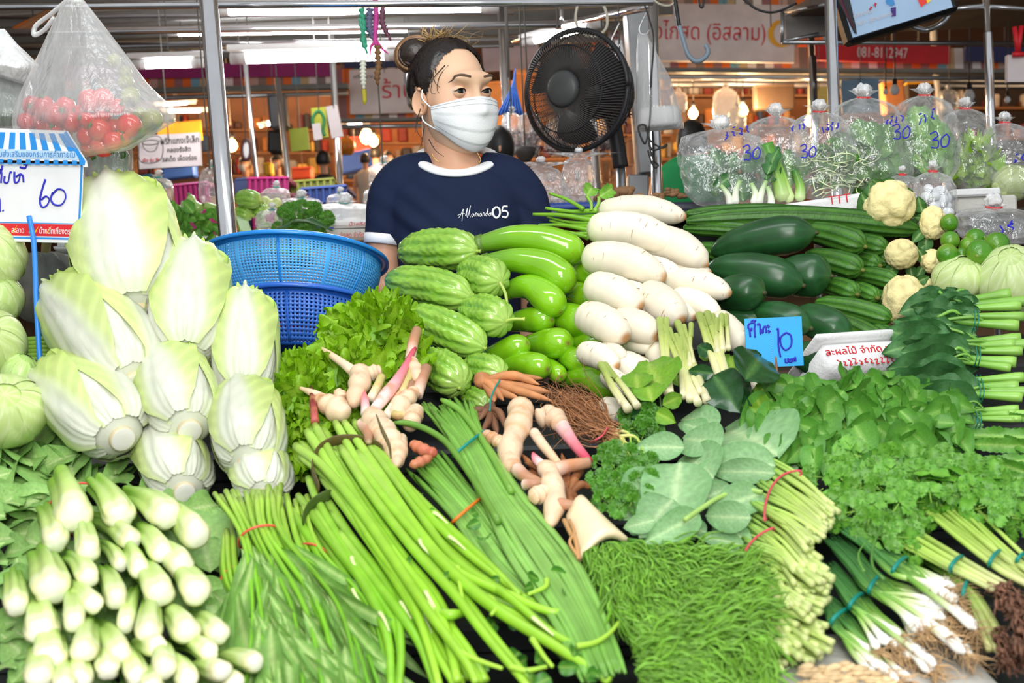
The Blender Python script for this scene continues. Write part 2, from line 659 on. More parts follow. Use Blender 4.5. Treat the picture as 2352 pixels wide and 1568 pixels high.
# ================================================================ materials for the produce
G=lambda *a:tuple(S(*a))
m_leaf=veg('leaf_green',0.42,0.1,90,0.15,30,0.45,transl=0.18)
m_leaf2=veg('leaf_matt',0.5,0.1,70,0.14,18,0.35,transl=0.15)
m_stem=veg('green_stem',0.35,0.05,80,0.10,30,0.5)
m_napa=veg('napa_skin',0.35,0.3,38,0.07,20,0.45,transl=0.08)
m_cab=veg('cabbage_skin',0.36,0.12,30,0.08,14,0.45,transl=0.08)
m_gourd=veg('bitter_gourd_skin',0.22,0.12,60,0.14,22,0.6,coat=0.4)
m_egg=veg('green_eggplant_skin',0.12,0.0,50,0.10,14,0.6,coat=0.8,spots=(G(150,140,60),26,0.68,0.8))
m_daik=veg('daikon_skin',0.42,0.15,50,0.05,20,0.4,spots=(G(205,165,115),22,0.66,0.8))
m_papa=veg('green_papaya_skin',0.3,0.06,40,0.25,16,0.5,spots=(G(40,88,46),9,0.55,0.75))
m_luff=veg('luffa_skin',0.42,0.3,120,0.22,30,0.4,spots=(G(120,150,60),60,0.66,0.8))
m_caul=veg('cauliflower_curd',0.7,0.5,160,0.10,60,0.2)
m_lime=veg('lime_skin',0.3,0.35,160,0.18,16,0.5,coat=0.3)
m_pump=veg('pumpkin_skin',0.55,0.4,70,0.25,18,0.35,spots=(G(196,140,100),10,0.55,0.7))
m_root=veg('galangal_skin',0.45,0.4,70,0.1,25,0.4,spots=(G(204,140,92),30,0.54,0.74))
m_brown=veg('brown_root_skin',0.6,0.4,60,0.25,30,0.3)
m_white=veg('pale_stalk',0.35,0.1,60,0.08,30,0.45)
m_rubber_red=cm(G(238,98,78),0.4,name='red rubber')
m_rubber_pink=cm(G(226,84,100),0.4,name='pink rubber')
m_rubber_or=cm(G(240,130,40),0.4,name='orange rubber')
m_rubber_teal=cm(G(10,140,128),0.4,name='teal rubber')
m_foam=cm(G(240,240,240),0.8,name='white foam',bump=0.4,bscale=180)
m_foamdirty=cm(G(205,202,194),0.85,name='used foam',bump=0.5,bscale=90)
m_red=cm(G(214,24,40),0.55,name='red print')
m_blueink=cm(G(38,40,190),0.5,name='blue marker')
m_chrome=cm(G(240,240,244),0.13,0.95,name='polished steel')
m_steel=cm(G(196,198,202),0.32,0.9,name='brushed steel')
m_dark=cm(G(32,32,36),0.5,name='dark plastic')
m_black=cm(G(14,14,16),0.45,name='black')
m_blue=cm(G(84,178,250),0.3,name='blue plastic')
m_blue2=cm(G(60,116,214),0.35,name='deep blue plastic')
m_white_p=cm(G(250,250,250),0.5,name='white')
m_wood=cm(G(150,100,60),0.6,name='wood')
m_film=film('clear_bag',base=0.06,edge=0.42,bump=1.0,bscale=24,rough=0.06)
m_film2=film('crinkled_bag',base=0.13,edge=0.45,bump=1.0,bscale=40,rough=0.12)
m_milky=film('milky_bag',base=0.07,edge=0.5,milky=0.10,rough=0.28,bump=0.3,bscale=16,stretch=(3,3,0.2))
m_milky2=film('white_bag',base=0.3,edge=0.45,milky=0.3,rough=0.3,bump=0.4,bscale=16,stretch=(3,3,0.25))
# ================================================================ the stand under the produce, and the floor
XL,XR=-1.45,1.55
m_board=cm(G(36,38,38),0.6,name='dark board')  # near black: the shade in the gaps between produce is put into this colour
m_floor=cm(G(70,68,66),0.45,name='wet concrete',bump=0.3,bscale=12)
box('floor',(0,8,-0.06),(26,26,0.12),m_floor,kind='structure')
stand=T('display_stand','stepped dark display stand under the whole vegetable pile','stand',(0,1.9,0))
STEPS=[(1.20,1.46,0.69),(1.46,1.72,0.74),(1.72,1.96,0.79),(1.96,2.2,0.85),(2.2,2.40,0.91)]
for y0,y1,z in STEPS:
 box('step_board',((XL+XR)/2,(y0+y1)/2,z-0.02),(XR-XL,y1-y0+0.01,0.04),m_board,stand,bev=0.006)
 box('riser',((XL+XR)/2,y1+0.01,z/2),(XR-XL,0.02,z+0.04),m_board,stand)
for x in (XL+0.05,0,XR-0.05):
 for y in (1.3,2.4):
  box('leg',(x,y,0.34),(0.06,0.06,0.66),m_steel,stand,bev=0.004)
  # ================================================================ napa cabbages
def napa(label,top,base,wpx,dt,db,seed,face=0.0,frill=1.0):
 """top, base pixels of the leafy end and of the cut root end; wpx the width in pixels"""
 r=np.random.default_rng(seed)
 a,b=P(*base,db),P(*top,dt)
 L=np.linalg.norm(b-a)
 dm=(dt+db)/2
 R0=wpx/2*dm/FPX*0.93
 t=T('napa_cabbage',label,'napa cabbage',(a+b)/2-np.array([0,0,R0]),'napa cabbages in the pile')
 n,seg=30,40
 u=np.linspace(0,1,n)
 path=spline([a,(a+b)/2+CU*0.01*R0/0.08,b],n)
 rp=np.interp(u,[0,0.02,0.06,0.14,0.3,0.5,0.7,0.85,0.95,1.0],[0.02,0.45,0.66,0.84,0.97,1.0,0.98,0.88,0.70,0.45])*R0
 ang=np.linspace(0,2*math.pi,seg,endpoint=False)
 rib=1+0.012*np.sin(ang*14+r.uniform(0,6))[None]*np.sin(u*3.1)[:,None]
 V,F,tt,aa=sweep(path,rp[:,None]*rib,seg,ref=CAM-(a+b)/2)
 wht,crm,grn=S(230,233,214),S(220,232,168),S(186,212,106)
 k=np.clip((tt-0.35)/0.6,0,1)[:,None]
 mot=0.5+0.5*np.sin(aa*7+9*tt)[:,None]
 col=wht*(1-k)+(crm*(1-0.5*mot)+grn*0.5*mot)*k
 mk('heart',V,F,m_napa,t,col)
 # outer leaves: sheets that wrap the heart, white rib in the middle, frilled pale green blade
 tn,N,B=frames(path,CAM-(a+b)/2)
 offs=[face,face+2.1,face-2.2,face+1.0,face-1.1]
 for li,ph0 in enumerate(offs):
  nu,nv=26,27
  uu=np.linspace(0.03+0.0*li,1.04,nu)
  vv=np.linspace(-1,1,nv)
  spread=np.interp(uu,[0,0.15,0.5,0.9,1.04],[0.5,0.8,1.12,1.15,0.75])*(1.0 if li else 0.95)
  pu=np.clip(uu,0,1)
  pp=np.stack([np.interp(pu,u,path[:,q]) for q in range(3)],1)+np.maximum(uu-1,0)[:,None]*(b-a)*1.0
  rr=np.interp(pu,u,rp)+(0.0035+0.003*(len(offs)-li))*(R0/0.08)
  nn=np.stack([np.interp(pu,u,N[:,q]) for q in range(3)],1)
  bb=np.stack([np.interp(pu,u,B[:,q]) for q in range(3)],1)
  vs,cs=[],[]
  for i in range(nu):
   edge=np.abs(vv)
   top_k=max(0.0,(uu[i]-0.55)/0.5)
   ru=rr[i]*(1+0.02*np.sin(vv*8+li)*top_k)+frill*(R0/0.085)*(0.0035*(0.3+top_k)*edge**3*np.sin(uu[i]*17+li*2+3*np.sign(vv))+0.013*edge**4*min(1,
top_k*1.5)+0.010*top_k**2*np.sin(vv*13+li*1.7))
   ru=ru+0.004*np.exp(-(vv/0.22)**2)*(1-uu[i])-0.003*np.abs(np.sin(vv*9+2.2*uu[i]*np.sign(vv)*3))*(1-edge)
   phi=ph0+vv*spread[i]
   top_jag=0.02*math.sin(li*3.0)+0.012*np.sin(vv*9+li)
   lift=np.where(uu[i]>0.97,top_jag,0)[:,None]*(b-a)
   vs.append(pp[i]+ru[:,None]*(np.cos(phi)[:,None]*nn[i]+np.sin(phi)[:,None]*bb[i])+lift-(b-a)*0.10*(edge**2)[:,
None]*top_k)
   ribw=np.interp(uu[i],[0,0.3,0.7,1.04],[1.1,0.55,0.22,0.06])
   m=np.clip((edge-ribw*0.6)/(0.25+0.2*ribw),0,1)[:,None]
   vein=(0.5+0.5*np.sin(uu[i]*34-edge*16+li))**3
   gk=np.clip(0.15+0.9*uu[i]*(0.5+0.6*edge),0,1)[:,None]
   blade=(crm*(1-gk)+S(192,217,112)*gk)*(1+0.2*vein[:,None])
   c=wht*(1-m)+blade*m
   c=c*(1-0.06*(vein[:,None]*(1-m)))
   cs.append(c)
  vs=np.array(vs).reshape(-1,3)
  cs=np.array(cs).reshape(-1,3)
  i=np.arange(nu-1)[:,None]*nv
  j=np.arange(nv-1)[None]
  q=i+j
  Fq=np.stack([q,q+1,q+nv+1,q+nv],-1).reshape(-1,4)
  mk('leaf',vs,Fq,m_napa,t,cs)
  # cut root end
 dirn=(a-b)/L
 pr=np.array([a+dirn*(-0.012),a+dirn*0.002,a+dirn*0.003,a+dirn*0.0035])
 V,F,tt,aa=sweep(pr,np.array([0.36,0.34,0.30,0.1])*R0,24)
 kc=(tt>0.3)[:,None]
 mk('cut_end',V,F,m_napa,t,np.where((tt>0.6)[:,None],S(250,248,240),S(232,216,178)),label='pale tan-rimmed cut root end')
 return t
napa('large napa cabbage on the very top of the napa pile, beside the white price board',(262,452),(318,728),236,
2.12,1.96,1,0.15)
napa('napa cabbage lying second from top at the right, below the steel pole',(440,590),(424,832),180,2.08,1.90,
2,0.3)
napa('napa cabbage with frilly leaf tips at the left, touching the blue sign stick',(155,672),(312,882),190,2.02,
1.84,3,-0.3)
napa('napa cabbage nearest the blue baskets with a dark leaf behind it',(562,690),(560,922),150,2.03,1.88,4,0.2)
napa('napa cabbage at the left of the lower row, beside the round cabbages',(132,862),(282,1008),178,1.92,1.74,
5,-0.4)
napa('napa cabbage in the centre of the lower row, cut end facing front',(382,838),(436,990),170,1.93,1.76,6,0.1)
napa('napa cabbage at the right of the lower row, against the curly lettuce',(566,908),(572,1068),158,1.86,1.70,
7,0.0)
napa('napa cabbage lowest in the middle, half hidden by mustard leaves',(372,1004),(424,1130),150,1.86,1.72,8,
0.2)
napa('dirty-rooted napa cabbage lowest at the right above the narrow-leaf bunch',(580,1030),(612,1140),130,1.80,
1.68,9,0.0)
# ================================================================ round cabbages
def cabbage(label,cx,cy,rx,ry,d,seed,axis=(0,-0.6,0.8),tint=(0,0,0),group=None):
 r=np.random.default_rng(seed)
 c=P(cx,cy,d)
 R0=rx*d/FPX
 fl=ry/rx
 t=T('round_cabbage',label,'cabbage',c-np.array([0,0,R0*fl]),group)
 V,F,Nn=ico(1,44,26)
 bump=1+0.02*vnoise(V,5,seed)
 z=np.asarray(axis,float)
 z/=np.linalg.norm(z)
 x=np.cross([0.3,1,0.1],z)
 x/=np.linalg.norm(x)
 y=np.cross(z,x)
 Mx=np.stack([x,y,z],1)
 sc=np.array([1,1,fl])
 def place(q):
  return c+(q*R0)@Mx.T*sc
 pale,grn,dk=S(236,246,190)+0,S(196,222,130),S(150,196,90)
 tn=np.asarray(tint,float)
 vein=(0.5+0.5*np.sin(np.arctan2(V[:,1],V[:,0])*9+2*V[:,2]))**4
 col=grn*(1-0.5*vein[:,None])+pale*0.5*vein[:,None]
 mk('heart',place(V*bump[:,None]),F,m_cab,t,col+tn)
 for li in range(6):
  nu,nv=20,25
  u=np.linspace(0,1,nu)
  v=np.linspace(-1,1,nv)
  az0=li*2*math.pi/6*1.7+r.uniform(-0.3,0.3)
  vs,cs=[],[]
  for a in u:
   el=math.pi*(0.97-0.86*a)
   sp=np.interp(a,[0,0.2,0.6,1],[1.2,1.05,1.0,0.7])
   az=az0+v*sp*(1.05 if li%2 else 0.9)
   edge=np.abs(v)
   rad=1.025+0.012*li/6+0.03*np.maximum(a-0.8,0)*3*np.sin(v*6+li)**2+0.012*edge**3*np.sin(a*14+li)+0.02*edge**6+0.016*np.exp(-(v/0.12)**2)*(1-a)
   rad=rad+0.012*np.sin(a*8-edge*5+li)*edge
   vs.append(np.stack([rad*math.sin(el)*np.cos(az),rad*math.sin(el)*np.sin(az),np.full(nv,math.cos(el))*rad],1))
   m=np.exp(-(v/(0.16*(1.1-a)))**2)[:,None]
   sv=((0.5+0.5*np.sin(a*26-edge*13))**6)[:,None]
   cs.append((grn*0.75+pale*0.25)*(1-m)+pale*m+(pale-grn)*sv*0.55*(1-m))
  vs=np.array(vs).reshape(-1,3)
  i=np.arange(nu-1)[:,None]*nv
  j=np.arange(nv-1)[None]
  q=i+j
  Fq=np.stack([q,q+1,q+nv+1,q+nv],-1).reshape(-1,4)
  mk('leaf',place(vs),Fq,m_cab,t,np.clip(np.array(cs).reshape(-1,3)+tn,0,1))
 return t
gL='round cabbages stacked at the left edge'
cabbage('round cabbage highest at the left edge, overlapping the white price board',-8,588,64,74,2.02,1,(-0.3,
-0.6,0.7),group=gL)
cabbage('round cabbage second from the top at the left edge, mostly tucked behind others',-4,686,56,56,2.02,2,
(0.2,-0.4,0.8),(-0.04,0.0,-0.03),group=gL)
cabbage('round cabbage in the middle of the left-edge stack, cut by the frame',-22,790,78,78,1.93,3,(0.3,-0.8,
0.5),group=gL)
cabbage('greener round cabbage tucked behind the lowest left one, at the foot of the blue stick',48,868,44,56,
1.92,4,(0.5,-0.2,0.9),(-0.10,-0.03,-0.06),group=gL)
cabbage('largest round cabbage, lowest of the left-edge stack above the mustard leaves',4,945,100,84,1.80,5,(0.4,
-0.7,0.6),group=gL)
gR='round cabbages at the right'
cabbage('small pale round cabbage beside the limes, right of the cauliflowers',2203,640,60,52,2.30,6,(0.1,-0.5,
0.85),(0.02,0.02,0.03),gR)
cabbage('big round cabbage at the right edge, behind the tied kale stems',2322,648,72,84,2.26,7,(-0.3,-0.6,0.8),
(0.03,0.03,0.05),gR)
# ================================================================ bitter gourds
def gourd(label,p0,p1,wpx,d0,d1,seed,stem=None,dark=0.0):
 r=np.random.default_rng(seed)
 a,b=P(*p0,d0),P(*p1,d1)
 dm=(d0+d1)/2
 R0=wpx/2*dm/FPX
 t=T('bitter_gourd',label,'bitter gourd',(a+b)/2-np.array([0,0,R0]),'bitter gourds in the stack')
 n,seg=64,72
 u=np.linspace(0,1,n)
 path=spline([a,(a+b)/2+CU*R0*0.12,b],n)
 rp=R0*np.interp(u,[0,0.02,0.07,0.18,0.4,0.7,0.86,0.94,0.985,1.0],[0.1,0.34,0.58,0.82,0.98,1.0,0.9,0.68,0.34,0.12])
 k=np.ones(5)/5
 rp=np.convolve(np.pad(rp,2,'edge'),k,'valid')
 A=np.linspace(0,2*math.pi,seg,endpoint=False)[None]
 U=u[:,None]
 nr=9
 ph=r.uniform(0,6.28)
 ridge=np.abs(np.sin(A*nr/2+ph+0.25*np.sin(U*7+seed)))
 wart=np.sin(U*46+6*np.sin(A*nr+ph)+seed)*np.sin(A*nr*1.0+ph*2+3.0*np.sin(U*11))*0.5+0.5
 endk=np.clip((0.96-U)/0.25,0.15,1)
 f=1-0.17*(1-ridge**0.6)+0.085*(wart-0.5)*endk+0.02*np.sin(A*17+U*23)
 V,F,tt,aa=sweep(path,rp[:,None]*f,seg,ref=CU)
 g1,g2,g3=S(158,204,74),S(104,164,50),S(198,224,126)
 rg=np.concatenate([((ridge**0.7*0.6+wart*0.4)*np.ones((n,seg))).ravel(),[0.5,0.5]])[:,None]
 endc=np.clip((tt-0.75)/0.25,0,1)[:,None]
 col=(g2*(1-rg)+g1*rg)*(1-0.5*endc)+g3*0.5*endc
 back=np.clip(0.25-tt,0,1)[:,None]*2.2
 col=col*(1-back)+S(88,140,62)*back
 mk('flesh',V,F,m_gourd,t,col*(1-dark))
 sp=stem if stem else [(p1[0],p1[1]),(p1[0]+8,p1[1]+2)]
 pts=np.array([P(x,y,d1-0.004*i) for i,(x,y) in enumerate(sp)])
 pts[0]=b-(b-a)/np.linalg.norm(b-a)*0.006
 Vs,Fs,ts,_=sweep(spline(pts,12),np.interp(np.linspace(0,1,12),[0,0.2,0.85,1],[1.4,0.75,0.7,1.0])*0.0042*(dm/2.2),
8)
 mk('stem',Vs,Fs,m_gourd,t,S(176,200,90))
 return t
gd=lambda y:2.36-(y-580)*0.00085
for lab,p0,p1,w,ex,st,dk in [('bitter gourd lying across the top of the gourd stack, in front of the woman',(918,
580),(1094,576),98,0.01,[(1094,576),(1104,577)],0),('long bitter gourd second from the top at the left side of the stack',
(888,642),(1083,684),92,0.0,[(1083,684),(1089,676)],0),('longest bitter gourd, third down, with a dark furrow along its back',
(930,722),(1112,798),94,-0.01,[(1112,798),(1116,801)],0.02),('bitter gourd pointing to the front with a long drooping stem',
(1062,634),(1150,646),98,-0.03,[(1150,646),(1160,672),(1166,708)],0),('bitter gourd with a straight stem sticking out to the right',
(1066,716),(1162,740),96,-0.03,[(1162,740),(1180,733),(1206,733)],0.02),('fat bitter gourd lowest in the stack, above the galangal',
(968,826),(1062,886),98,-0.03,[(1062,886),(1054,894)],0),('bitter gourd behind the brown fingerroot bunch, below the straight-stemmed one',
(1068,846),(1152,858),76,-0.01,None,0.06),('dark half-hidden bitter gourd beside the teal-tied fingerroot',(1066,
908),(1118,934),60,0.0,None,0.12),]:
 x=gd((p0[1]+p1[1])/2)
 gourd(lab,p0,p1,w,x+0.05+ex,x-0.05+ex,int(p0[0])%97,st,dk)
 # ================================================================ long green eggplants
def eggplant(label,pts,wpx,seed,dd=0.10,ex=0.0):
 """pts pixels from the stalk end to the blossom end"""
 n0=len(pts)
 yb=pts[-1][1]
 d0=2.33-(yb-590)*0.00075+ex
 w=[P(x,y,d0+dd*(1-i/(n0-1))) for i,(x,y) in enumerate(pts)]
 R0=wpx/2*d0/FPX
 n,seg=34,26
 path=spline(w,n)
 # pull the end back by its round cap
 u=np.linspace(0,1,n)
 u2=1-(1-u)**1.6
 path=np.stack([np.interp(u2,u,path[:,q]) for q in range(3)],1)
 L=np.linalg.norm(np.diff(path,axis=0),axis=1).sum()
 s=u2*L
 cap=np.sqrt(np.clip(1-np.clip((s-(L-R0*1.25))/(R0*1.25),0,1)**2,0.0004,1))
 rp=R0*np.interp(u2,[0,0.25,0.6,0.85,1],[0.5,0.72,0.95,1.0,1.0])*cap
 V,F,tt,aa=sweep(path,rp,seg,ref=CU)
 g1,g2=S(142,204,30),S(120,186,22)
 tv=np.concatenate([np.repeat(u2,seg),[0,1]])[:,None]
 k=np.clip((0.35-tv)*2.5,0,1)
 col=(g1*tv+g2*(1-tv))*(1-k)+S(104,150,44)*k
 e=np.clip((tv-0.994)/0.006,0,1)
 col=col*(1-e)+S(140,110,62)*e
 t=T('green_eggplant',label,'eggplant',path.mean(0)-np.array([0,0,R0]),'long green eggplants')
 mk('flesh',V,F,m_egg,t,col)
 # calyx and stalk at the far end
 ax=(path[0]-path[1])/np.linalg.norm(path[0]-path[1])
 pp=np.array([path[0]-ax*0.012,path[0],path[0]+ax*0.012,path[0]+ax*0.03])
 Vc,Fc,_,_=sweep(pp,np.array([0.62,0.56,0.28,0.2])*R0,12)
 mk('calyx',Vc,Fc,m_stem,t,S(96,128,50))
 return t
for i,(lab,pts,w,dd,ex) in enumerate([('long curved green eggplant lying across the top of the eggplant stack',
[(1096,562),(1180,546),(1262,556),(1342,588)],76,0.03,-0.02),('long green eggplant second from the top, under the curved one',
[(1108,604),(1190,598),(1262,616),(1316,664)],76,0.06,-0.02),('green eggplant third down on the left with a bright highlight at its tip',
[(1160,668),(1212,658),(1252,680),(1288,718)],76,0.08,-0.02),('green eggplant with scarred grey tip touching the daikons, upper right',
[(1270,600),(1320,612),(1369,634)],66,0.12,0.03),('green eggplant directly below the grey-tipped one, beside the daikons',
[(1250,662),(1310,672),(1365,690)],64,0.12,0.03),('green eggplant on the left at mid height, behind the straight gourd stem',
[(1150,745),(1210,735),(1268,734)],64,0.10,0.0),('plump green eggplant in the middle of the right side of the stack',
[(1240,708),(1300,728),(1362,752)],80,0.10,0.0),('small green eggplant poking right under the plump one',[(1280,
778),(1330,786),(1378,792)],54,0.12,0.0),('broad green eggplant pointing to the front at the middle of the stack',
[(1190,800),(1250,790),(1305,788)],76,0.12,-0.03),('green eggplant low on the left with a scarred tip, right of the gourds',
[(1090,830),(1150,812),(1212,788)],66,0.08,-0.02),('speckled green eggplant in the lowest row above the fingerroot',
[(1140,848),(1200,836),(1258,848)],66,0.10,-0.03),('dull green eggplant second in the lowest row',[(1270,806),
(1305,820),(1341,836)],62,0.12,-0.02),('pale green eggplant behind the tangle of brown coriander roots',[(1236,
820),(1264,842),(1290,866)],44,0.10,0.0),('shiny green eggplant lying lowest at the right, beside the lemongrass',
[(1290,872),(1350,868),(1418,906)],64,0.10,-0.02),]):
 eggplant(lab,pts,w,i,dd,ex)
 # ================================================================ daikons
def daikon(label,p0,p1,wpx,dd=0.10,ex=0.0,tip=1.0,bend=0.0):
 d1=2.36-(p1[1]-500)*0.00105+ex
 d0=d1+dd
 a,b=P(*p0,d0),P(*p1,d1)
 R0=wpx/2*d1/FPX
 n,seg=34,26
 u=np.linspace(0,1,n)
 u=0.5-0.5*np.cos(u*math.pi)
 mid=(a+b)/2+CU*(0.03+bend)*np.linalg.norm(b-a)
 sp=spline([a,mid,b],60)
 path=np.stack([np.interp(u,np.linspace(0,1,60),sp[:,q]) for q in range(3)],1)
 rp=R0*np.interp(u,[0,0.015,0.05,0.12,0.3,0.6,0.8,0.9,0.965,0.99,1],[0.25,0.42,0.72,0.9,1,0.99,0.82,0.62,0.38-0.12*tip,
0.24-0.12*tip,0.04])
 r=np.random.default_rng(int(p0[0]*7+p0[1]))
 A=np.linspace(0,2*math.pi,seg,endpoint=False)
 wob=1+0.012*np.sin(u*40+r.uniform(0,6))[:,None]+0.015*np.sin(A*2+r.uniform(0,6))[None]
 V,F,tt,aa=sweep(path,rp[:,None]*wob,seg,ref=CU)
 uv=np.concatenate([np.repeat(u,seg),[0,1]])[:,None]
 w1,w2=S(244,234,212),S(230,230,190)
 k=np.clip((0.25-uv)*4,0,1)
 col=w1*(1-k)+w2*k
 e=np.clip((uv-0.95)/0.04,0,1)
 col=col*(1-e)+S(196,146,96)*e
 t=T('daikon',label,'daikon',(a+b)/2-np.array([0,0,R0]),'daikons in the stack')
 mk('root',V,F,m_daik,t,col)
 # brown lenticel scars, slightly raised
 tn,N,B=frames(path,CU)
 g=Geo()
 for q in range(int(8+wpx/6)):
  i=r.integers(4,n-4)
  ph=r.uniform(0,6.28)
  w=r.uniform(0.1,0.3)
  for s in range(2):
   pass
  aa2=np.linspace(ph-w,ph+w,5)
  pts=path[i]+tn[i]*r.uniform(-0.004,0.004)+(rp[i]*1.0)*(np.cos(aa2)[:,None]*N[i]+np.sin(aa2)[:,None]*B[i])
  Vs,Fs,_,_=sweep(pts,np.array([0.1,0.6,0.8,0.5,0.1])*0.0009,5,ref=tn[i])
  g.add(Vs,Fs,S(196,164,118))
 o=mkg('scar',g,m_brown,t)
 tag(o,'short brown scars across the white skin',kind='stuff')
 return t
DK=[('daikon on the very top of the daikon stack',(1374,488),(1577,500),66,0.06,0.02,0.2,0.04),('daikon second from the top with its green leaf stalks at the left',
(1350,526),(1566,568),84,0.06,-0.02,0.6,0.05),('pointed daikon jutting out right from under the top pair',(1470,
556),(1627,610),82,0.08,0.0,0.9,0.08),('scarred daikon lying across the upper middle, tip cut brown',(1338,592),
(1530,640),84,0.06,-0.02,0.0,0.05),('daikon tip just behind the scarred cut-tipped one',(1450,610),(1565,636),
62,0.08,0.0,0.4,0),('daikon tip with a brown nub, right of the upper middle',(1470,640),(1635,626),56,0.08,0.02,
0.5,0.02),('daikon sticking out furthest to the right over the papaya',(1520,648),(1680,676),66,0.08,-0.01,0.3,
0.04),('daikon in the left middle with scattered scars and rounded end',(1350,655),(1475,706),84,0.07,-0.02,0.2,
0.02),('short daikon second in the middle row',(1420,668),(1511,712),68,0.08,0.0,0.2,0.02),('smooth fat daikon third in the middle row',
(1478,672),(1568,738),88,0.09,-0.01,0.1,0),('narrow daikon fourth in the middle row',(1530,686),(1599,730),60,
0.08,0.02,0.3,0),('pinkish-scarred daikon last in the middle row, by the papayas',(1545,684),(1653,726),64,0.08,
0.0,0.2,0.03),('plain white daikon at the left of the lower middle, right of the eggplants',(1335,722),(1440,778),
86,0.08,-0.02,0.0,0.02),('daikon with a small white rootlet at its end, above the lemongrass',(1410,738),(1511,
774),80,0.08,-0.01,0.0,0.02),('daikon end squeezed below the rootlet one',(1420,780),(1498,802),50,0.08,0.03,0.2,
0),('daikon low on the left touching the lowest eggplants',(1335,808),(1420,842),62,0.08,-0.02,0.2,0.02),('small pointed daikon between the low left one and the lemongrass',
(1385,800),(1438,824),42,0.06,0.0,0.6,0),('dusty fat daikon in shade behind the lemongrass tops',(1410,836),(1500,
880),86,0.08,0.03,0.1,0),('daikon with long root tip behind the blue price card',(1640,728),(1716,806),66,0.06,
0.02,0.4,0),('daikon partly hidden among the lemongrass stalks',(1500,800),(1560,856),70,0.06,0.05,0.3,0),('small daikon just above the lime leaves at the left',
(1390,860),(1446,902),52,0.06,0.0,0.3,0),('lowest daikon, pale stub beside the coriander roots',(1385,930),(1442,
966),56,0.05,0.0,0.3,0),('daikon root end to the right of the blue price card',(1715,880),(1797,918),46,0.05,0.03,
0.5,0),]
for a in DK:
 daikon(*a)
 # leaf stalks of the upper daikons
dg_=T('daikon_greens','bunch of green daikon leaf stalks beside the woman, ending in two small leaves','daikon greens',
P(1330,525,2.44))
for i,(x0,y0,x1,y1,rr) in enumerate([(1262,444,1340,480,5),(1253,478,1372,484,5.5),(1224,492,1362,506,6),(1262,
506,1356,520,5),(1238,516,1352,528,5),(1272,526,1350,536,4.5),(1244,530,1350,544,5),(1280,486,1368,496,4),(1300,
540,1350,548,4),(1256,498,1360,512,4)]):
 a,b=P(x0,y0,2.47),P(x1,y1,2.42)
 tube('stalk',[a,(a+b)/2+CU*0.004*(-1)**i,b],np.linspace(0.6,1.1,18)*rr*2.45/FPX,m_stem,dg_,8,col=S(128,184,48))
_nl=leafset('leaf',m_leaf,2,prof=P_round,wr=0.75,curl=0.5,fold=0.3,wave=0.05,wf=3,nu=14,nv=11,jag=0.2,c_in=S(140,
196,70),c_out=S(112,176,56),rib=S(190,224,130))
for k,(b,m,tp,w) in enumerate([((1358,484),(1348,450),(1368,416),1.0),((1364,484),(1376,452),(1414,428),0.8)]):
 pb,pm=P(*b,2.42),P(*m,2.43)
 tube('stalk',[pb,(pb+pm)/2+CR*0.004,pm],0.0035,m_stem,dg_,8,col=S(140,190,60))
 put(_nl[k],'leaf',dg_,pm,P(*tp,2.45),CAM-pm,w)
 # ================================================================ green papayas
def papaya(label,p0,p1,wpx,d0,d1,seed):
 a,b=P(*p0,d0),P(*p1,d1)
 dm=(d0+d1)/2
 R0=wpx/2*dm/FPX
 n,seg=40,32
 u=0.5-0.5*np.cos(np.linspace(0,1,n)*math.pi)
 path=a+(b-a)*u[:,None]+CU*0.04*np.linalg.norm(b-a)*np.sin(u*math.pi)[:,None]
 rp=R0*np.interp(u,[0,0.02,0.08,0.2,0.45,0.7,0.84,0.93,0.98,1],[0.1,0.3,0.55,0.78,0.97,1.0,0.86,0.52,0.2,0.04])
 rp=np.convolve(np.pad(rp,1,'edge'),[0.25,0.5,0.25],'valid')
 A=np.linspace(0,2*math.pi,seg,endpoint=False)
 V,F,tt,aa=sweep(path,rp[:,None]*(1+0.03*np.cos(A*5+seed))[None],seg,ref=CU)
 col=S(34,88,40)*(1-0.3*np.cos(aa*5+seed)[:,None]**2)+0.004
 uv=np.concatenate([np.repeat(u,seg),[0,1]])[:,None]
 e=np.clip((uv-0.9)/0.1,0,1)
 col=col*(1-e)+S(52,96,40)*e
 t=T('green_papaya',label,'papaya',(a+b)/2-np.array([0,0,R0]),'green papayas in the stack')
 mk('flesh',V,F,m_papa,t,col)
 ax=(b-a)/np.linalg.norm(b-a)
 Vs,Fs,_,_=sweep([b-ax*0.006,b+ax*0.001,b+ax*0.004],[0.006,0.0045,0.003],8)
 mk('tip',Vs,Fs,m_brown,t,S(70,74,40))
 return t
papaya('green papaya on the very top of the papaya stack',(1634,580),(1876,534),92,2.44,2.36,1)
papaya('long green papaya second from the top, above the blue price card',(1626,616),(1846,656),96,2.36,2.28,2)
papaya('green papaya at the right of the second row, against the luffas',(1776,640),(1910,634),102,2.36,2.30,3)
papaya('green papaya at the left whose tip points right above the price card, next to daikons',(1636,684),(1756,
672),88,2.28,2.20,4)
papaya('green papaya directly behind the top of the blue price card',(1726,718),(1864,754),76,2.24,2.16,5)
papaya('green papaya right of the blue price card with pointed tip',(1826,722),(1952,776),86,2.22,2.14,6)
papaya('green papaya in shade between the daikons and the blue price card',(1632,748),(1772,752),84,2.28,2.22,
8)
papaya('lowest green papaya, in shade right below the foam tray edge',(1818,808),(1940,862),84,2.16,2.08,7)
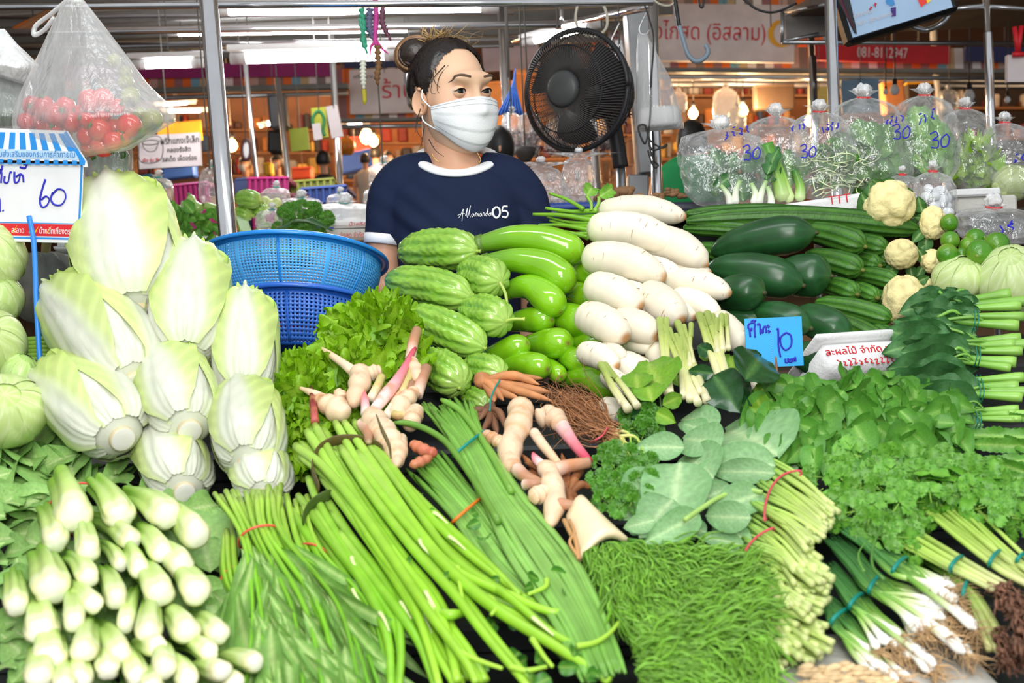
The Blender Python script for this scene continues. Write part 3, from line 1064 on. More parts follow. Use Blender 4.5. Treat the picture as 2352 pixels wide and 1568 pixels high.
# ================================================================ ridged luffas
def luffa(label,p0,p1,wpx,ex=0.0,dd=0.08,light=0.0,dfix=None):
 d1=(dfix if dfix else 2.44-(p1[1]-520)*0.0009)+ex
 a,b=P(*p0,d1+dd),P(*p1,d1)
 R0=wpx/2*d1/FPX
 n,seg=36,50
 u=0.5-0.5*np.cos(np.linspace(0,1,n)*math.pi)
 path=a+(b-a)*u[:,None]+CU*0.035*np.linalg.norm(b-a)*np.sin(u*math.pi)[:,None]
 rp=R0*np.interp(u,[0,0.03,0.15,0.5,0.85,0.95,0.985,1],[0.25,0.5,0.8,0.97,1.0,0.75,0.42,0.12])
 A=np.linspace(0,2*math.pi,seg,endpoint=False)
 ph=(p0[0]%10)*0.1
 rg=np.abs(np.cos(A*5+ph))**6
 f=0.9+0.16*rg
 V,F,tt,aa=sweep(path,rp[:,None]*f[None],seg,ref=CU)
 rr=np.concatenate([np.tile(rg,n),[0.5,0.5]])[:,None]
 c1,c2=S(74,124,40),S(40,88,28)
 col=c1*(1-rr)+c2*rr
 col=col*(1+light)
 t=T('ridged_luffa',label,'luffa',(a+b)/2-np.array([0,0,R0]),'ridged luffas in the stack')
 mk('flesh',V,F,m_luff,t,col)
 ax=(b-a)/np.linalg.norm(b-a)
 Vs,Fs,_,_=sweep([b-ax*0.005,b+ax*0.002,b+ax*0.006],[0.005,0.004,0.003],8)
 mk('tip',Vs,Fs,m_brown,t,S(112,116,50))
 return t
for a in [('longest ridged luffa lying right across the top of the stack',(1576,508),(2114,528),56,0.02,0.05),
('ridged luffa behind the longest one, under the bagged greens',(1572,492),(1960,508),40,0.07,0.05),('ridged luffa between the daikon tips and the top papaya',
(1570,524),(1800,548),44,0.04,0.06),('ridged luffa stub left of the top papaya',(1596,572),(1690,592),46,0.05,
0.06),('thick ridged luffa bulging right of the top papaya',(1850,530),(1986,566),62,-0.02,0.08),('ridged luffa second along from the thick one, pointing to the cauliflower',
(1930,556),(2036,572),50,0.02,0.08),('ridged luffa lying just under the thick one',(1848,590),(1980,620),58,-0.01,
0.08),('short ridged luffa end to the right of the one under the thick one',(1935,596),(2020,610),46,0.03,0.08),
('small ridged luffa end touching the stem of the middle cauliflower',(1985,586),(2046,602),40,0.05,0.06),('ridged luffa pointing right above the big lower cauliflower',
(1955,630),(2060,648),46,0.02,0.07),('pale ridged luffa end beside the second-row papaya tip',(1890,655),(1968,
676),52,-0.01,0.08,0.15),('lightest ridged luffa end, second in its row',(1940,660),(2014,684),44,0.02,0.08,0.3),
('small ridged luffa end with a brown nub, third in its row',(1985,674),(2040,690),34,0.04,0.07),('long light ridged luffa low in the stack beside the big cauliflower',
(1872,696),(2048,734),50,-0.02,0.08,0.2),('dull ridged luffa resting on the foam tray',(1920,734),(2022,784),50,
-0.02,0.07),('lowest ridged luffa at the right corner of the foam tray',(1985,744),(2060,782),40,0.0,0.06,0.15),
]:
 luffa(*a)
 # ================================================================ cauliflowers
m_lf_dark=[newmesh('leaf',*leaf_geo(P_ovate,wr=0.6,curl=0.7*i,fold=0.5,wave=0.05,nu=12,nv=9,c_in=S(84,134,66),
c_out=S(58,106,50),rib=S(170,200,130),seed=i),m_leaf2) for i in range(3)]
def cauliflower(label,cx,cy,rx,ry,d,seed,leaves=()):
 r=np.random.default_rng(seed)
 c=P(cx,cy,d)
 R0=rx*d/FPX
 t=T('cauliflower',label,'cauliflower',c-np.array([0,0,R0]),'cauliflowers in the stack')
 g=Geo()
 V,F,N=ico(1,64,40)
 # florets as bumps around many centres
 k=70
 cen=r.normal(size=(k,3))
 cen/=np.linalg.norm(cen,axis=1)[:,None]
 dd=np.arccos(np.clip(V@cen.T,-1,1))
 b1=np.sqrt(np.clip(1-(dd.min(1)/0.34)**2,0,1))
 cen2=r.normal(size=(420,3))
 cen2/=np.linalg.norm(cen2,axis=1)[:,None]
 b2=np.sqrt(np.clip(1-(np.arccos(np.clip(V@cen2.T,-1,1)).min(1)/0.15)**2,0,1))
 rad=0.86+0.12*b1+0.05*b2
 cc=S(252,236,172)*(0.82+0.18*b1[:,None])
 Vw=V*rad[:,None]*R0
 Vw=(Vw@np.stack([CR,-_f,CU],0))*1.0
 sc=ry/rx
 along=(Vw@CU)[:,None]*CU
 Vw=Vw+along*(sc-1)
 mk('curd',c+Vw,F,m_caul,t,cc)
 for i,(bx,by,tx,ty) in enumerate(leaves):
  put(m_lf_dark[i%3],'leaf',t,P(bx,by,d+R0*0.3),P(tx,ty,d+R0*0.1-0.01*(i%3)),CAM-c+CU*(0.3 if i%2 else -0.3),1.1)
 ax=np.array([P(cx,cy,d+R0*0.7),P(cx,cy,d+R0*1.3)])
 tube('stalk',ax,R0*0.35,m_stem,t,10,col=S(190,210,140),sp=False)
 return t
cauliflower('top cauliflower in dark leaves under the bagged greens',2043,470,58,58,2.46,1,[(1998,500,1978,440),
(2000,480,1996,424),(2020,440,2052,412),(2060,440,2098,440),(2085,460,2112,490),(2010,520,1968,500),(2080,500,
2124,500),(2030,430,2010,415)])
cauliflower('narrow cauliflower standing on edge left of the upright ice-filled bag',2142,512,30,40,2.44,2,[(2120,
490,2108,450),(2120,530,2098,552),(2130,545,2120,580),(2125,500,2100,500)])
cauliflower('cauliflower in the middle, right of the short luffa ends',2070,584,38,36,2.40,3,[(2092,600,2110,566),
(2090,610,2096,640),(2055,610,2040,630),(2100,590,2125,560)])
cauliflower('small cauliflower behind the small pale cabbage',2140,600,26,28,2.40,4,[(2120,612,2104,640),(2140,
624,2170,612),(2128,600,2112,580)])
cauliflower('largest cauliflower low at the end of the luffa stack',2076,692,50,62,2.32,5,[(2060,750,2052,790),
(2100,745,2110,776),(2100,650,2128,640)])
cauliflower('tiny cauliflower peeking beside the kale bunch and pale cabbage',2128,662,20,24,2.36,6,[(2120,680,
2106,690),(2115,650,2102,640)])
g=Geo()
# ================================================================ limes
def lime(label,cx,cy,rp,d,seed,tint=0):
 r=np.random.default_rng(seed)
 c=P(cx,cy,d)
 R0=rp*d/FPX
 V,F,N=ico(1,28,18)
 ax=r.normal(size=3)
 ax/=np.linalg.norm(ax)
 k=V@ax
 rad=0.98+0.06*np.clip((np.abs(k)-0.9)/0.1,0,1)+0.015*vnoise(V,3,seed)
 y=np.clip(vnoise(V,1.6,seed+4)*0.5+0.2+tint,0,1)[:,None]
 col=S(74,140,28)*(1-y)+S(140,176,50)*y
 o=T('lime',label,'lime',c-np.array([0,0,R0]),'limes in the heap')
 mk('peel',c+V*rad[:,None]*R0,F,m_lime,o,col)
 Vs,Fs,_,_=sweep([c+ax*R0*1.0,c+ax*R0*1.06],[0.0035,0.0025],8)
 mk('stem_scar',Vs,Fs,m_brown,o,S(150,160,90))
for i,a in enumerate([('lime highest in the heap, seen beside the upright clear bag',2180,512,21,2.36),('lime with dull brown cheek under the highest lime',
2182,552,22,2.34),('yellowish lime furthest left in the front row',2176,584,25,2.30),('dark lime at the back of the heap in the middle',
2240,548,24,2.36),('lime wedged behind the big front lime, in shade',2224,566,22,2.34),('biggest lime at the front centre, shining',
2250,580,31,2.28),('lime furthest right in the heap, against the big cabbage',2289,562,30,2.32),('small lime just showing between yellowish and big front limes',
2208,582,14,2.31)]):
 lime(*a,seed=i,tint=0.25 if i in (1,2) else 0)
 # ================================================================ curly lettuce
def frill_leaf(seed):
 """a lettuce leaf: pale stalk, blade that ruffles more and more towards the rim"""
 r=np.random.default_rng(seed)
 nu,nv=13,85
 u=np.linspace(0,1,nu)[:,None]
 v=np.linspace(-1,1,nv)[None]
 w=0.12+0.55*np.sin(np.clip(u,0,1)*1.9)**1.2
 e=np.clip(np.maximum(np.abs(v)**1.5,u**2.2),0,1)
 ph=r.uniform(0,6.28,6)
 s=np.arctan2(v*1.1,u*0.9+0.15)
 z=e**2*(0.20*np.sin(s*13+ph[0])+0.13*np.sin(s*27+ph[1]+3*u))+0.06*np.sin(6*u+ph[2])
 x=v*w*(1+0.16*e*np.sin(s*21+ph[3]))
 y=u*(1-0.25*v**2)+0.12*e**2*np.sin(s*17+ph[4])+0*v
 a=0.8*u
 Z=z+0.25*np.abs(v)*w
 Y=y*np.cos(a*0.6)+Z*np.sin(a)
 Zz=Z*np.cos(a)-y*np.sin(a*0.6)*0.6
 V=np.stack([x+0*u,Y,Zz],-1).reshape(-1,3)
 i=np.arange(nu-1)[:,None]*nv
 j=np.arange(nv-1)[None]
 q=i+j
 F=np.stack([q,q+1,q+nv+1,q+nv],-1).reshape(-1,4)
 k=(0.35+0.65*e+0.12*np.sin(s*11+ph[0])*e).reshape(-1,1)
 C=S(184,214,84)*(1-k)+S(138,190,26)*k
 return V,F,np.clip(C,0,1)
lett=[newmesh('leaf',*frill_leaf(i),m_leaf) for i in range(6)]
def poly_pts(poly,n,seed,mind=0):
 r=np.random.default_rng(seed)
 poly=np.array(poly,float)
 out=[]
 lo,hi=poly.min(0),poly.max(0)
 tries=0
 while len(out)<n and tries<n*60:
  tries+=1
  p=r.uniform(lo,hi)
  x,y=p
  ins=False
  j=len(poly)-1
  for i in range(len(poly)):
   if (poly[i,1]>y)!=(poly[j,1]>y) and x<(poly[j,0]-poly[i,0])*(y-poly[i,1])/(poly[j,1]-poly[i,1])+poly[i,0]:
    ins=not ins
   j=i
  if ins and all((q[0]-x)**2+(q[1]-y)**2>mind**2 for q in out):
   out.append((x,y))
 return out
def lettuce(label,poly,heart,n,seed,d0):
 r=np.random.default_rng(seed)
 hx,hy=heart
 t=T('curly_lettuce',label,'lettuce',P(hx,hy,d0+0.06),'heads of curly lettuce')
 core=P(hx,hy,d0+0.05)
 V,F,N=ico(1,20,12)
 mk('heart',core+V*np.array([0.05,0.05,0.06])*(1+0.1*vnoise(V,4,seed))[:,None],F,m_leaf,t,S(128,182,44))
 for i,(x,y) in enumerate(poly_pts(poly,n,seed,8)):
  d=d0+(y-hy)*-0.0008-0.02+r.uniform(-0.02,0.02)
  tip=P(x,y,d)
  dirv=tip-core
  L=np.linalg.norm(dirv)
  base=tip-dirv/L*min(L,0.044)+(CAM-tip)/np.linalg.norm(CAM-tip)*-0.02
  put(lett[i%6],'leaf',t,base,tip+(tip-base)*0.15,CAM-tip+CU*r.uniform(0.2,1.2)+CR*r.uniform(-0.5,0.5),r.uniform(0.85,
1.2),r.uniform(-0.3,0.3))
lettuce('tallest curly lettuce, standing up beside the left-hand bitter gourds',[(845,676),(900,668),(932,690),
(945,770),(950,850),(900,890),(830,900),(760,860),(755,745),(800,710),(845,712)],(862,800),190,1,2.06)
lettuce('curly lettuce in the middle, with the galangal shoots over its lower half',[(745,775),(790,770),(890,
870),(860,1000),(760,1010),(690,960),(650,890),(690,820)],(770,900),170,2,1.96)
lettuce('lowest curly lettuce, squeezed between the napa cabbages and the galangal',[(632,830),(700,800),(740,
880),(740,980),(720,1060),(640,1070),(622,960)],(670,960),150,3,1.88)
# ================================================================ mustard greens (pale stalk ends towards the front)
def mustard_head(t,x,y,rp,d,aim,seed):
 """one plant: petioles joined at the cut root end; aim = pixel shift of the far end"""
 r=np.random.default_rng(seed)
 a=P(x,y,d)
 b=P(x+aim[0],y+aim[1],d+0.15)
 R0=rp*d/FPX
 n,seg=22,30
 u=np.linspace(0,1,n)
 path=spline([a,a*0.55+b*0.45+CU*0.006,b],n)
 rp_=R0*np.interp(u,[0,0.01,0.04,0.14,0.32,0.6,1],[0.62,0.80,0.90,1.0,0.92,0.84,0.8])
 A=np.linspace(0,2*math.pi,seg,endpoint=False)
 nl=int(r.integers(3,6))
 lob=np.abs(np.cos(A*nl/2+r.uniform(0,6.28)))
 depth=np.interp(u,[0,0.06,0.2,1],[0.10,0.16,0.28,0.5])
 f=1-depth[:,None]*(1-lob[None]**0.7)+0.05*np.cos(A+r.uniform(0,6))[None]
 V,F,tt,aa=sweep(path,rp_[:,None]*f,seg,ref=CU,sq=(1.0,r.uniform(0.82,1.15)))
 w,g1,g2=S(246,247,216),S(206,228,138),S(140,190,62)
 k1=np.clip(tt/0.2,0,1)[:,None]
 k2=np.clip((tt-0.2)/0.6,0,1)[:,None]
 col=(w*(1-k1)+g1*k1)*(1-k2)+g2*k2
 col[-2]=S(255,254,240)
 e=((tt<0.06)&(tt>0.0))[:,None]
 col=np.where(e,col*S(250,240,214),col)
 mk('stalk',V,F,m_white,t,col)
cE_=lambda x,y:cE(x,y)
def put_px(mesh,t,b,tp,off=0.0,nrm=None,w=1.0,tw=0.0,lift=0.0,name='leaf'):
 return put(mesh,name,t,P(b[0],b[1],D(b[1],off)),P(tp[0],tp[1],D(tp[1],off+lift)),nrm,w,tw)
MUST={'A':('mustard green bunch highest at the left, coral band over its top',[(450,590,78,(-40,-110)),(720,590,
56,(-70,-100)),(330,740,54,(-30,-90)),(530,800,52,(-20,-80))]),'B':('mustard green bunch at the upper right, beside the narrow-leaf stems',
[(1000,590,60,(-110,-60)),(1170,700,66,(-100,-70)),(790,730,46,(-110,-60)),(970,810,46,(-70,-70)),(1090,880,58,
(-110,-50)),(720,870,34,(-60,-60)),(830,900,44,(-40,-70))]),'C':('mustard green bunch at the far left in the middle, a bit of coral band showing',
[(530,950,46,(-60,-60)),(310,1030,70,(-30,-100)),(100,1120,48,(-10,-90)),(560,1110,44,(-90,-50)),(690,1080,50,
(-40,-80)),(245,1275,60,(-10,-90)),(440,1220,48,(-10,-90))]),'D':('mustard green bunch right of the middle with blunt uneven cut ends',
[(950,1050,58,(-60,-80)),(1165,1045,58,(-60,-70)),(740,1230,42,(30,-100)),(880,1275,48,(10,-100)),(1120,1270,54,
(-80,-60)),(1305,1280,48,(-90,-40)),(940,1350,44,(-90,20)),(1250,1390,44,(-110,-30))]),'E':('lowest mustard green bunch along the bottom left edge of the picture',
[(490,1395,50,(20,-90)),(300,1440,58,(0,-80)),(720,1410,54,(-70,-80)),(980,1490,52,(-20,-70)),(1515,1450,42,(-150,
0)),(640,1500,44,(-20,-90)),(230,1550,56,(0,-80)),(480,1560,46,(-10,-80)),(820,1540,46,(-40,-80)),(1320,1500,44,
(-120,20)),(1120,1560,50,(-60,-60)),(1400,1570,42,(-120,-10)),(380,1600,50,(0,-60)),(900,1610,46,(0,-60))]),}
_must_leaf=leafset('leaf',m_leaf2,4,prof=P_obov,wr=0.62,curl=0.5,fold=0.25,wave=0.035,wf=2,nu=14,nv=11,c_in=S(164,
204,118),c_out=S(136,184,98),rib=S(214,234,166),ribw=0.16)
_mgroup='bunches of mustard greens laid with stalk ends to the front'
MB={}
for key,(lab,hs) in MUST.items():
 pts=[cE(h[0],h[1]) for h in hs]
 mx,my=np.mean([p[0] for p in pts]),np.mean([p[1] for p in pts])
 t=T('mustard_green_bunch',lab,'mustard greens',P(mx,my,D(my)),_mgroup)
 MB[key]=t
 for i,h in enumerate(hs):
  x,y=cE(h[0],h[1])
  mustard_head(t,x,y,h[2]/2.579*1.72,D(y,-0.10+0.03*((i*7)%3)/2),(h[3][0]*0.8,h[3][1]*0.8),i*13+ord(key))
for i,(x,y) in enumerate(poly_pts([(120,1150),(430,1130),(500,1300),(560,1568),(0,1600),(0,1280)],70,6,18)):
 a_=0.9+0.5*math.sin(i*2.3)
 put_px(_must_leaf[i%4],MB['ABCDE'[i%5]],(x,y),(x+70*math.cos(a_),y+70*math.sin(a_)),0.035+0.02*(i%3),None,1.2,
0.4*math.sin(i))
for i,(x,y) in enumerate(poly_pts([(-10,1020),(250,1040),(290,1100),(110,1180),(-10,1330)],30,16,24)):
 a_=3.6+0.8*math.sin(i*1.9)
 put_px(_must_leaf[i%4],MB['AC'[i%2]],(x,y),(x+130*math.cos(a_),y+110*math.sin(a_)),0.05+0.02*(i%3),CAM-P(x,y,
1.5)+np.array([0,0,1.0]),1.2,0.4*math.sin(i))
 # leaves behind the stalks (base, tip in crop E)
for key,L in {'A':[((420,480),(60,190),1.1),((380,440),(140,120),1.0),((480,430),(250,150),1.0),((520,420),(330,
170),0.8),((560,420),(700,165),0.9),((600,400),(770,260),0.9),((330,560),(0,330),1.0),((280,600),(-40,520),0.9),
((300,640),(20,700),0.9),((300,500),(30,200),1.0),((430,420),(420,180),0.9),((350,470),(170,330),1.1)],'B':[((880,
480),(1230,310),1.0),((900,520),(1270,400),0.9),((1000,560),(1390,720),1.1),((1050,560),(1340,480),1.0),((1150,
760),(1390,740),0.9),((820,440),(960,330),0.9),((1150,900),(1360,830),0.7),((760,440),(830,350),0.8),((1180,560),
(1380,600),1.0),((1200,1080),(1380,1060),0.6)],'C':[((220,800),(-60,760),1.0),((240,860),(-20,1010),0.9),((260,
760),(0,640),1.0),((150,980),(-40,880),0.8),((120,1200),(-50,1230),0.8),((260,900),(60,900),0.8),((300,1000),(120,
1000),0.7)],'D':[((1200,1150),(1420,1000),0.6),((1250,1200),(1400,1100),0.6)],'E':[((200,1400),(30,1310),1.2),
((220,1440),(60,1540),1.0),((150,1300),(-30,1180),0.9),((100,1480),(-60,1420),0.9)],}.items():
 for i,(b,tp,w) in enumerate(L):
  b,tp=cE(*b),cE(*tp)
  off=0.10 if key in ('A','B') else 0.06
  put_px(_must_leaf[i%4],MB[key],b,tp,off-0.012*(i%4),CAM-P(b[0],b[1],1.5)+np.array([0,0,1.0]),w*1.1,0.3*(-1)**i)
for key,pts in {'A':[(265,575),(300,500),(370,425),(480,385),(570,405),(640,440)],'B':[(760,492),(810,476),(870,
472)],'C':[(258,860),(285,842),(315,828)],'C2':[(188,935),(200,915),(216,900)]}.items():
# the part of the band that shows, closed round the back of the stalks
 vis=[P(*cE(*p),D(cE(*p)[1],-0.045)) for p in pts]
 c=np.mean(vis,0)+np.array([0,0.05,-0.06])
 back=[vis[-1]*0.6+c*0.4+np.array([0,0.03,-0.03]),c,vis[0]*0.6+c*0.4+np.array([0,0.03,-0.03])]
 tube('rubber_band',np.array(vis+back+[vis[0]]),0.0016,m_rubber_red,MB[key[0]],6)
 # ================================================================ generic bunch pieces
def strand(g,pts,r,seg=6,n=14,col=(0.3,0.5,0.1),taper=None):
 path=spline(pts,n)
 rr=np.full(n,r) if taper is None else np.interp(np.linspace(0,1,n),taper[0],taper[1])*r
 V,F,tt,aa=sweep(path,rr,seg)
 c=np.asarray(col,float)
 if c.ndim==2:
  k=tt[:,None]
  m=np.linspace(0,1,len(c))
  c=np.stack([np.interp(tt,m,c[:,q]) for q in range(3)],1)
 g.add(V,F,c)
 return path
def strand_part(name,t,pts,r,mat,seg=8,n=18,col=(0.3,0.5,0.1),taper=None):
 g=Geo()
 strand(g,pts,r,seg,n,col,taper)
 return mkg(name,g,mat,t)
 # ---- narrow-leaf water spinach (stems bright green, long narrow grey-green leaves)
_nar=leafset('leaf',m_leaf2,4,prof=P_lance,wr=0.088,curl=0.45,fold=0.35,wave=0.01,wf=2,nu=14,nv=5,c_in=S(142,184,
94),c_out=S(112,162,72),rib=S(192,220,140),ribw=0.2)
def narrow_bunch(label,starts,tie,ends,nst,nlf,poly_b,seed,off):
 r=np.random.default_rng(seed)
 t=T('water_spinach_bunch',label,'water spinach',P(tie[0],tie[1],D(tie[1],off)),'bunches of narrow-leaf water spinach')
 s0,s1=np.array(starts,float)
 e0,e1=np.array(ends,float)
 for i in range(nst):
  k=(i+0.5)/nst
  a=s0+(s1-s0)*k+r.uniform(-12,12,2)
  w=np.array(tie[:2])+np.array(tie[2:])*(k-0.5)+r.uniform(-6,6,2)
  e=e0+(e1-e0)*k+r.uniform(-25,25,2)
  m=w*0.5+e*0.5+np.array([25,-15])+r.uniform(-15,15,2)
  o=off+r.uniform(-0.015,0.02)-(0.035 if i%3==0 else 0)
  pts=PA([(a[0],a[1],D(a[1],o)),(w[0],w[1],D(w[1],o-0.01)),(m[0],m[1],D(m[1],o)),(e[0],e[1],D(e[1],o+0.01))])
  strand_part('stem',t,pts,0.0034*r.uniform(0.8,1.25),m_stem,7,16,np.array([S(176,212,84),S(128,192,44),S(110,
178,40)]),([0,1],[1.2,0.6]))
 for i in range(nlf):
  k=r.uniform(0,1)
  v=r.uniform(0.05,0.75)
  w=np.array(tie[:2])+np.array(tie[2:])*(k-0.5)
  e=e0+(e1-e0)*k
  b=w*(1-v)+e*v+r.uniform(-20,20,2)
  L=r.uniform(160,320)
  dirv=(e-w)/np.linalg.norm(e-w)
  an=r.uniform(-0.45,0.35)
  dirv=np.array([dirv[0]*math.cos(an)-dirv[1]*math.sin(an),dirv[0]*math.sin(an)+dirv[1]*math.cos(an)])
  tp=b+dirv*L
  o=off-0.01-r.uniform(0,0.04)
  put(_nar[i%4],'leaf',t,P(b[0],b[1],D(b[1],o)),P(tp[0],tp[1],D(tp[1],o+0.01)),CAM-P(b[0],b[1],1.4)+CR*r.uniform(-0.8,
0.8),r.uniform(0.8,1.3))
 return t
wb=narrow_bunch('water spinach bunch with a red band arching over its bright stems',[(500,1140),(650,1120)],(600,
1222,100,-20),[(570,1640),(880,1600)],24,120,None,3,-0.02)
band('rubber_band',(548,1250,D(1250,-0.02)),(652,1226,D(1226,-0.02)),0.035,m_rubber_red,wb,0.0016,(-6,-28))
wb2=narrow_bunch('water spinach bunch lowest at the left, beside the mustard stalk ends',[(505,1220),(545,1210)],
(528,1318,40,-15),[(540,1600),(640,1620)],9,36,None,4,0.03)
band('rubber_band',(508,1338,D(1338,0.03)),(552,1298,D(1298,0.03)),0.025,m_rubber_red,wb2,0.0015,(-6,-10))
wb3=narrow_bunch('water spinach bunch with short red band, under the thick pale stems',[(630,1150),(710,1150)],
(706,1262,80,0),[(760,1590),(900,1600)],12,46,None,5,0.03)
band('rubber_band',(688,1254,D(1254,0.02)),(748,1274,D(1274,0.02)),0.025,m_rubber_red,wb3,0.0015,(6,-12))
# dry stub with rootlets behind the band
# ---- thick-stemmed bunches tied with leaf straps
_dkl=leafset('leaf',m_leaf,4,prof=P_ovate,wr=0.62,curl=0.5,fold=0.3,wave=0.04,wf=2,nu=12,nv=9,c_in=S(88,148,48),
c_out=S(62,122,40),rib=S(150,190,90))
U1=[[(290,180),(420,420),(620,740),(850,1080),(1130,1540)],[(250,215),(370,400),(560,700),(760,980),(1080,1400),
(1180,1568)],[(400,165),(560,440),(820,760),(1000,930),(1300,1080),(1590,1190),(1710,1130)],[(450,165),(640,440),
(860,760),(1050,960),(1380,1110),(1570,1200)],[(500,160),(650,350),(850,640),(1000,830),(1220,1000)],[(185,290),
(330,400),(520,620),(700,880),(900,1180),(1100,1450),(1160,1568)],[(545,190),(700,400),(900,660),(1100,860),(1390,
1085)],[(330,460),(470,640),(640,880),(800,1130),(940,1400),(1050,1590)],[(620,330),(760,480),(1000,720),(1250,
950),(1395,1095)],[(430,300),(600,560),(840,870),(1040,1090),(1200,1300),(1440,1590)],[(480,310),(700,600),(920,
880),(1120,1080),(1500,1260),(1850,1430)],[(520,330),(760,640),(960,900),(1240,1150),(1600,1380),(1878,1560)],
[(350,330),(500,560),(720,880),(900,1100),(1000,1300),(1060,1560)],[(215,345),(400,500),(600,800),(780,1060),(880,
1300),(960,1580)],[(560,260),(800,580),(1040,900),(1330,1100),(1600,1320),(1900,1440)],[(940,1195),(1020,1200),
(1100,1190)]]
U1+=[[(x+30,y-12) for x,y in U1[k]] for k in (0,1,2,5,7,9,10,12)]
U2=[[(255,465),(330,640),(480,880),(620,1080),(720,1250),(750,1400),(740,1590)],[(200,560),(300,700),(430,880),
(560,1050),(640,1250),(700,1590)],[(290,640),(420,850),(540,1010),(640,1200),(690,1380),(700,1590)],[(380,650),
(520,830),(660,1020),(730,1170),(755,1400),(745,1590)],[(290,720),(400,900),(490,1060),(560,1180),(640,1360)],
[(420,760),(600,1000),(740,1180),(850,1350),(940,1590)],[(340,560),(480,780),(640,980),(780,1180),(900,1420),(950,
1590)],[(160,640),(240,760),(330,900),(390,990)]]
def thick_bunch(label,lines,rad,off,seed,cols):
 r=np.random.default_rng(seed)
 c0=cF(*lines[0][0])
 t=T('thick_stem_bunch',label,'water spinach',P(c0[0],c0[1],D(c0[1],off)),'bunches of thick pale green stems')
 for i,ln in enumerate(lines):
  o=off+(0.03 if i>=16 else 0)+(0.022 if i%3==1 else 0.0)-0.015*(i%2)+0.01*(i%4==3)
  pts=[cF(*p) for p in ln]
  w=PA([(x,y,D(y,o-0.02*math.sin(j/max(1,len(pts)-1)*3.14))) for j,(x,y) in enumerate(pts)])
  n=34
  rr=rad*r.uniform(0.85,1.15)
  path=spline(w,n)
  rp=rr*np.interp(np.linspace(0,1,n),[0,0.02,0.1,0.6,1],[0.85,1.0,1.05,1,0.62])
  V,F,tt,aa=sweep(path,rp,10)
  cc=np.array([S(*q) for q in cols])
  C=np.stack([np.interp(tt,np.linspace(0,1,len(cc)),cc[:,q]) for q in range(3)],1)
  s=mk('stem',V,F,m_stem,t,C)
  # joints: small pale side shoots bending along the stem
  for kk in range(1 if len(ln)>4 and i%2==0 else 0):
   q=int(n*r.uniform(0.25,0.8))
   d_=path[q+1]-path[q]
   d_/=np.linalg.norm(d_)
   up=(CAM-path[q])/np.linalg.norm(CAM-path[q])
   b=path[q]+up*rp[q]*0.9
   side=np.cross(d_,up)*r.uniform(-1,1)
   strand_part('side_shoot',s,[b,b+up*0.008-d_*0.008,b+up*0.008+side*0.006+d_*0.004,b+up*0.002+side*0.008+d_*0.03],
0.0026,m_stem,7,12,S(226,240,170),([0,0.5,1],[1.1,0.9,0.35]))
 return t
tb1=thick_bunch('upper bunch of thick pale green stems, tied with a brown leaf strap',U1,0.0064,-0.045,1,[(176,
214,96),(156,210,62),(150,206,50),(160,212,60)])
tb2=thick_bunch('lower bunch of thick stems, tied with a dark green leaf strap',U2,0.0064,0.0,2,[(160,200,84),
(136,192,50),(128,188,44),(142,200,56)])
def strap(t,pts,w,mat,dz=-0.06,name='leaf_strap'):
 vis=[P(*cF(*p),D(cF(*p)[1],dz)) for p in pts]
 c=np.mean(vis,0)+np.array([0.0,0.07,-0.05])
 pth=spline(vis+[vis[-1]*0.5+c*0.5+np.array([0,0.02,-0.02]),c,vis[0]*0.5+c*0.5],40)
 V,F,tt,aa=sweep(pth,w,10,ref=CU,sq=(1.0,0.18))
 mk(name,V,F,mat,t,None)
m_strap=cm(G(96,82,40),0.6,name='dry leaf strap',bump=0.3,bscale=90)
m_strap2=cm(G(72,92,36),0.6,name='green leaf strap',bump=0.3,bscale=90)
strap(tb1,[(310,520),(275,400),(310,310),(400,262),(500,255),(590,275),(660,325)],0.0085,m_strap)
strap(tb2,[(225,690),(250,630),(300,585),(370,560)],0.008,m_strap2,-0.03)
tube('strap_tail',PA([(*cF(620,120),1.6),(*cF(650,200),1.58),(*cF(690,290),1.57),(*cF(700,360),1.57)]),np.interp(np.linspace(0,
1,24),[0,0.5,1],[0.0008,0.003,0.001]),m_strap,tb1,8)
r_=np.random.default_rng(8)
LV=[(1560,960,90,0.5),(1500,1010,90,2.6),(1420,1060,80,0.4),(1290,1010,70,2.9),(1150,1100,110,2.2),(1200,1290,
130,0.9),(1110,1340,140,2.4),(1250,1360,120,1.6),(1340,1480,140,0.4),(1390,1400,130,2.0),(1230,1500,140,2.8),(1480,
1460,120,1.0),(1600,1480,120,0.2),(1680,1420,100,1.3),(840,560,60,1.4),(900,640,60,0.9),(800,920,70,2.2),(980,
1000,70,0.4),(1180,700,80,2.5),(1130,660,70,0.7),(1200,800,90,1.5),(1560,1540,120,2.5),(1750,1530,110,0.4),(1450,
1540,120,1.3),(1000,1520,100,0.6),(1820,1540,90,2.0),(1640,1100,80,1.2),(1330,1250,80,0.3)]
for i,(x,y,L,an) in enumerate(LV):
 b=cF(x,y)
 tp=cF(x+L*math.cos(an),y+L*math.sin(an)*(-0.6 if i%3 else 0.6))
 o=-0.07 if y<1060 or x>1400 else -0.01
 put_px(_dkl[i%4],tb1,b,tp,o,None,1.2,r_.uniform(-0.5,0.5))
for pts in [[(1060,940),(1065,1000),(1085,1120)],[(1190,1100),(1240,1110),(1270,1160),(1240,1200)],[(1460,1330),
(1520,1420),(1570,1480)],[(1070,1400),(1180,1450),(1300,1490)],[(1340,1480),(1430,1500),(1540,1480)],[(1700,1370),
(1800,1350),(1878,1300),(1930,1240)],[(1540,1010),(1530,1050),(1440,1090)]]:
 strand_part('tendril',tb1,PA([(*cF(*p),D(cF(*p)[1],-0.075)) for p in pts]),0.0034,m_stem,7,18,S(172,218,70),([0,
1],[1,0.6]))
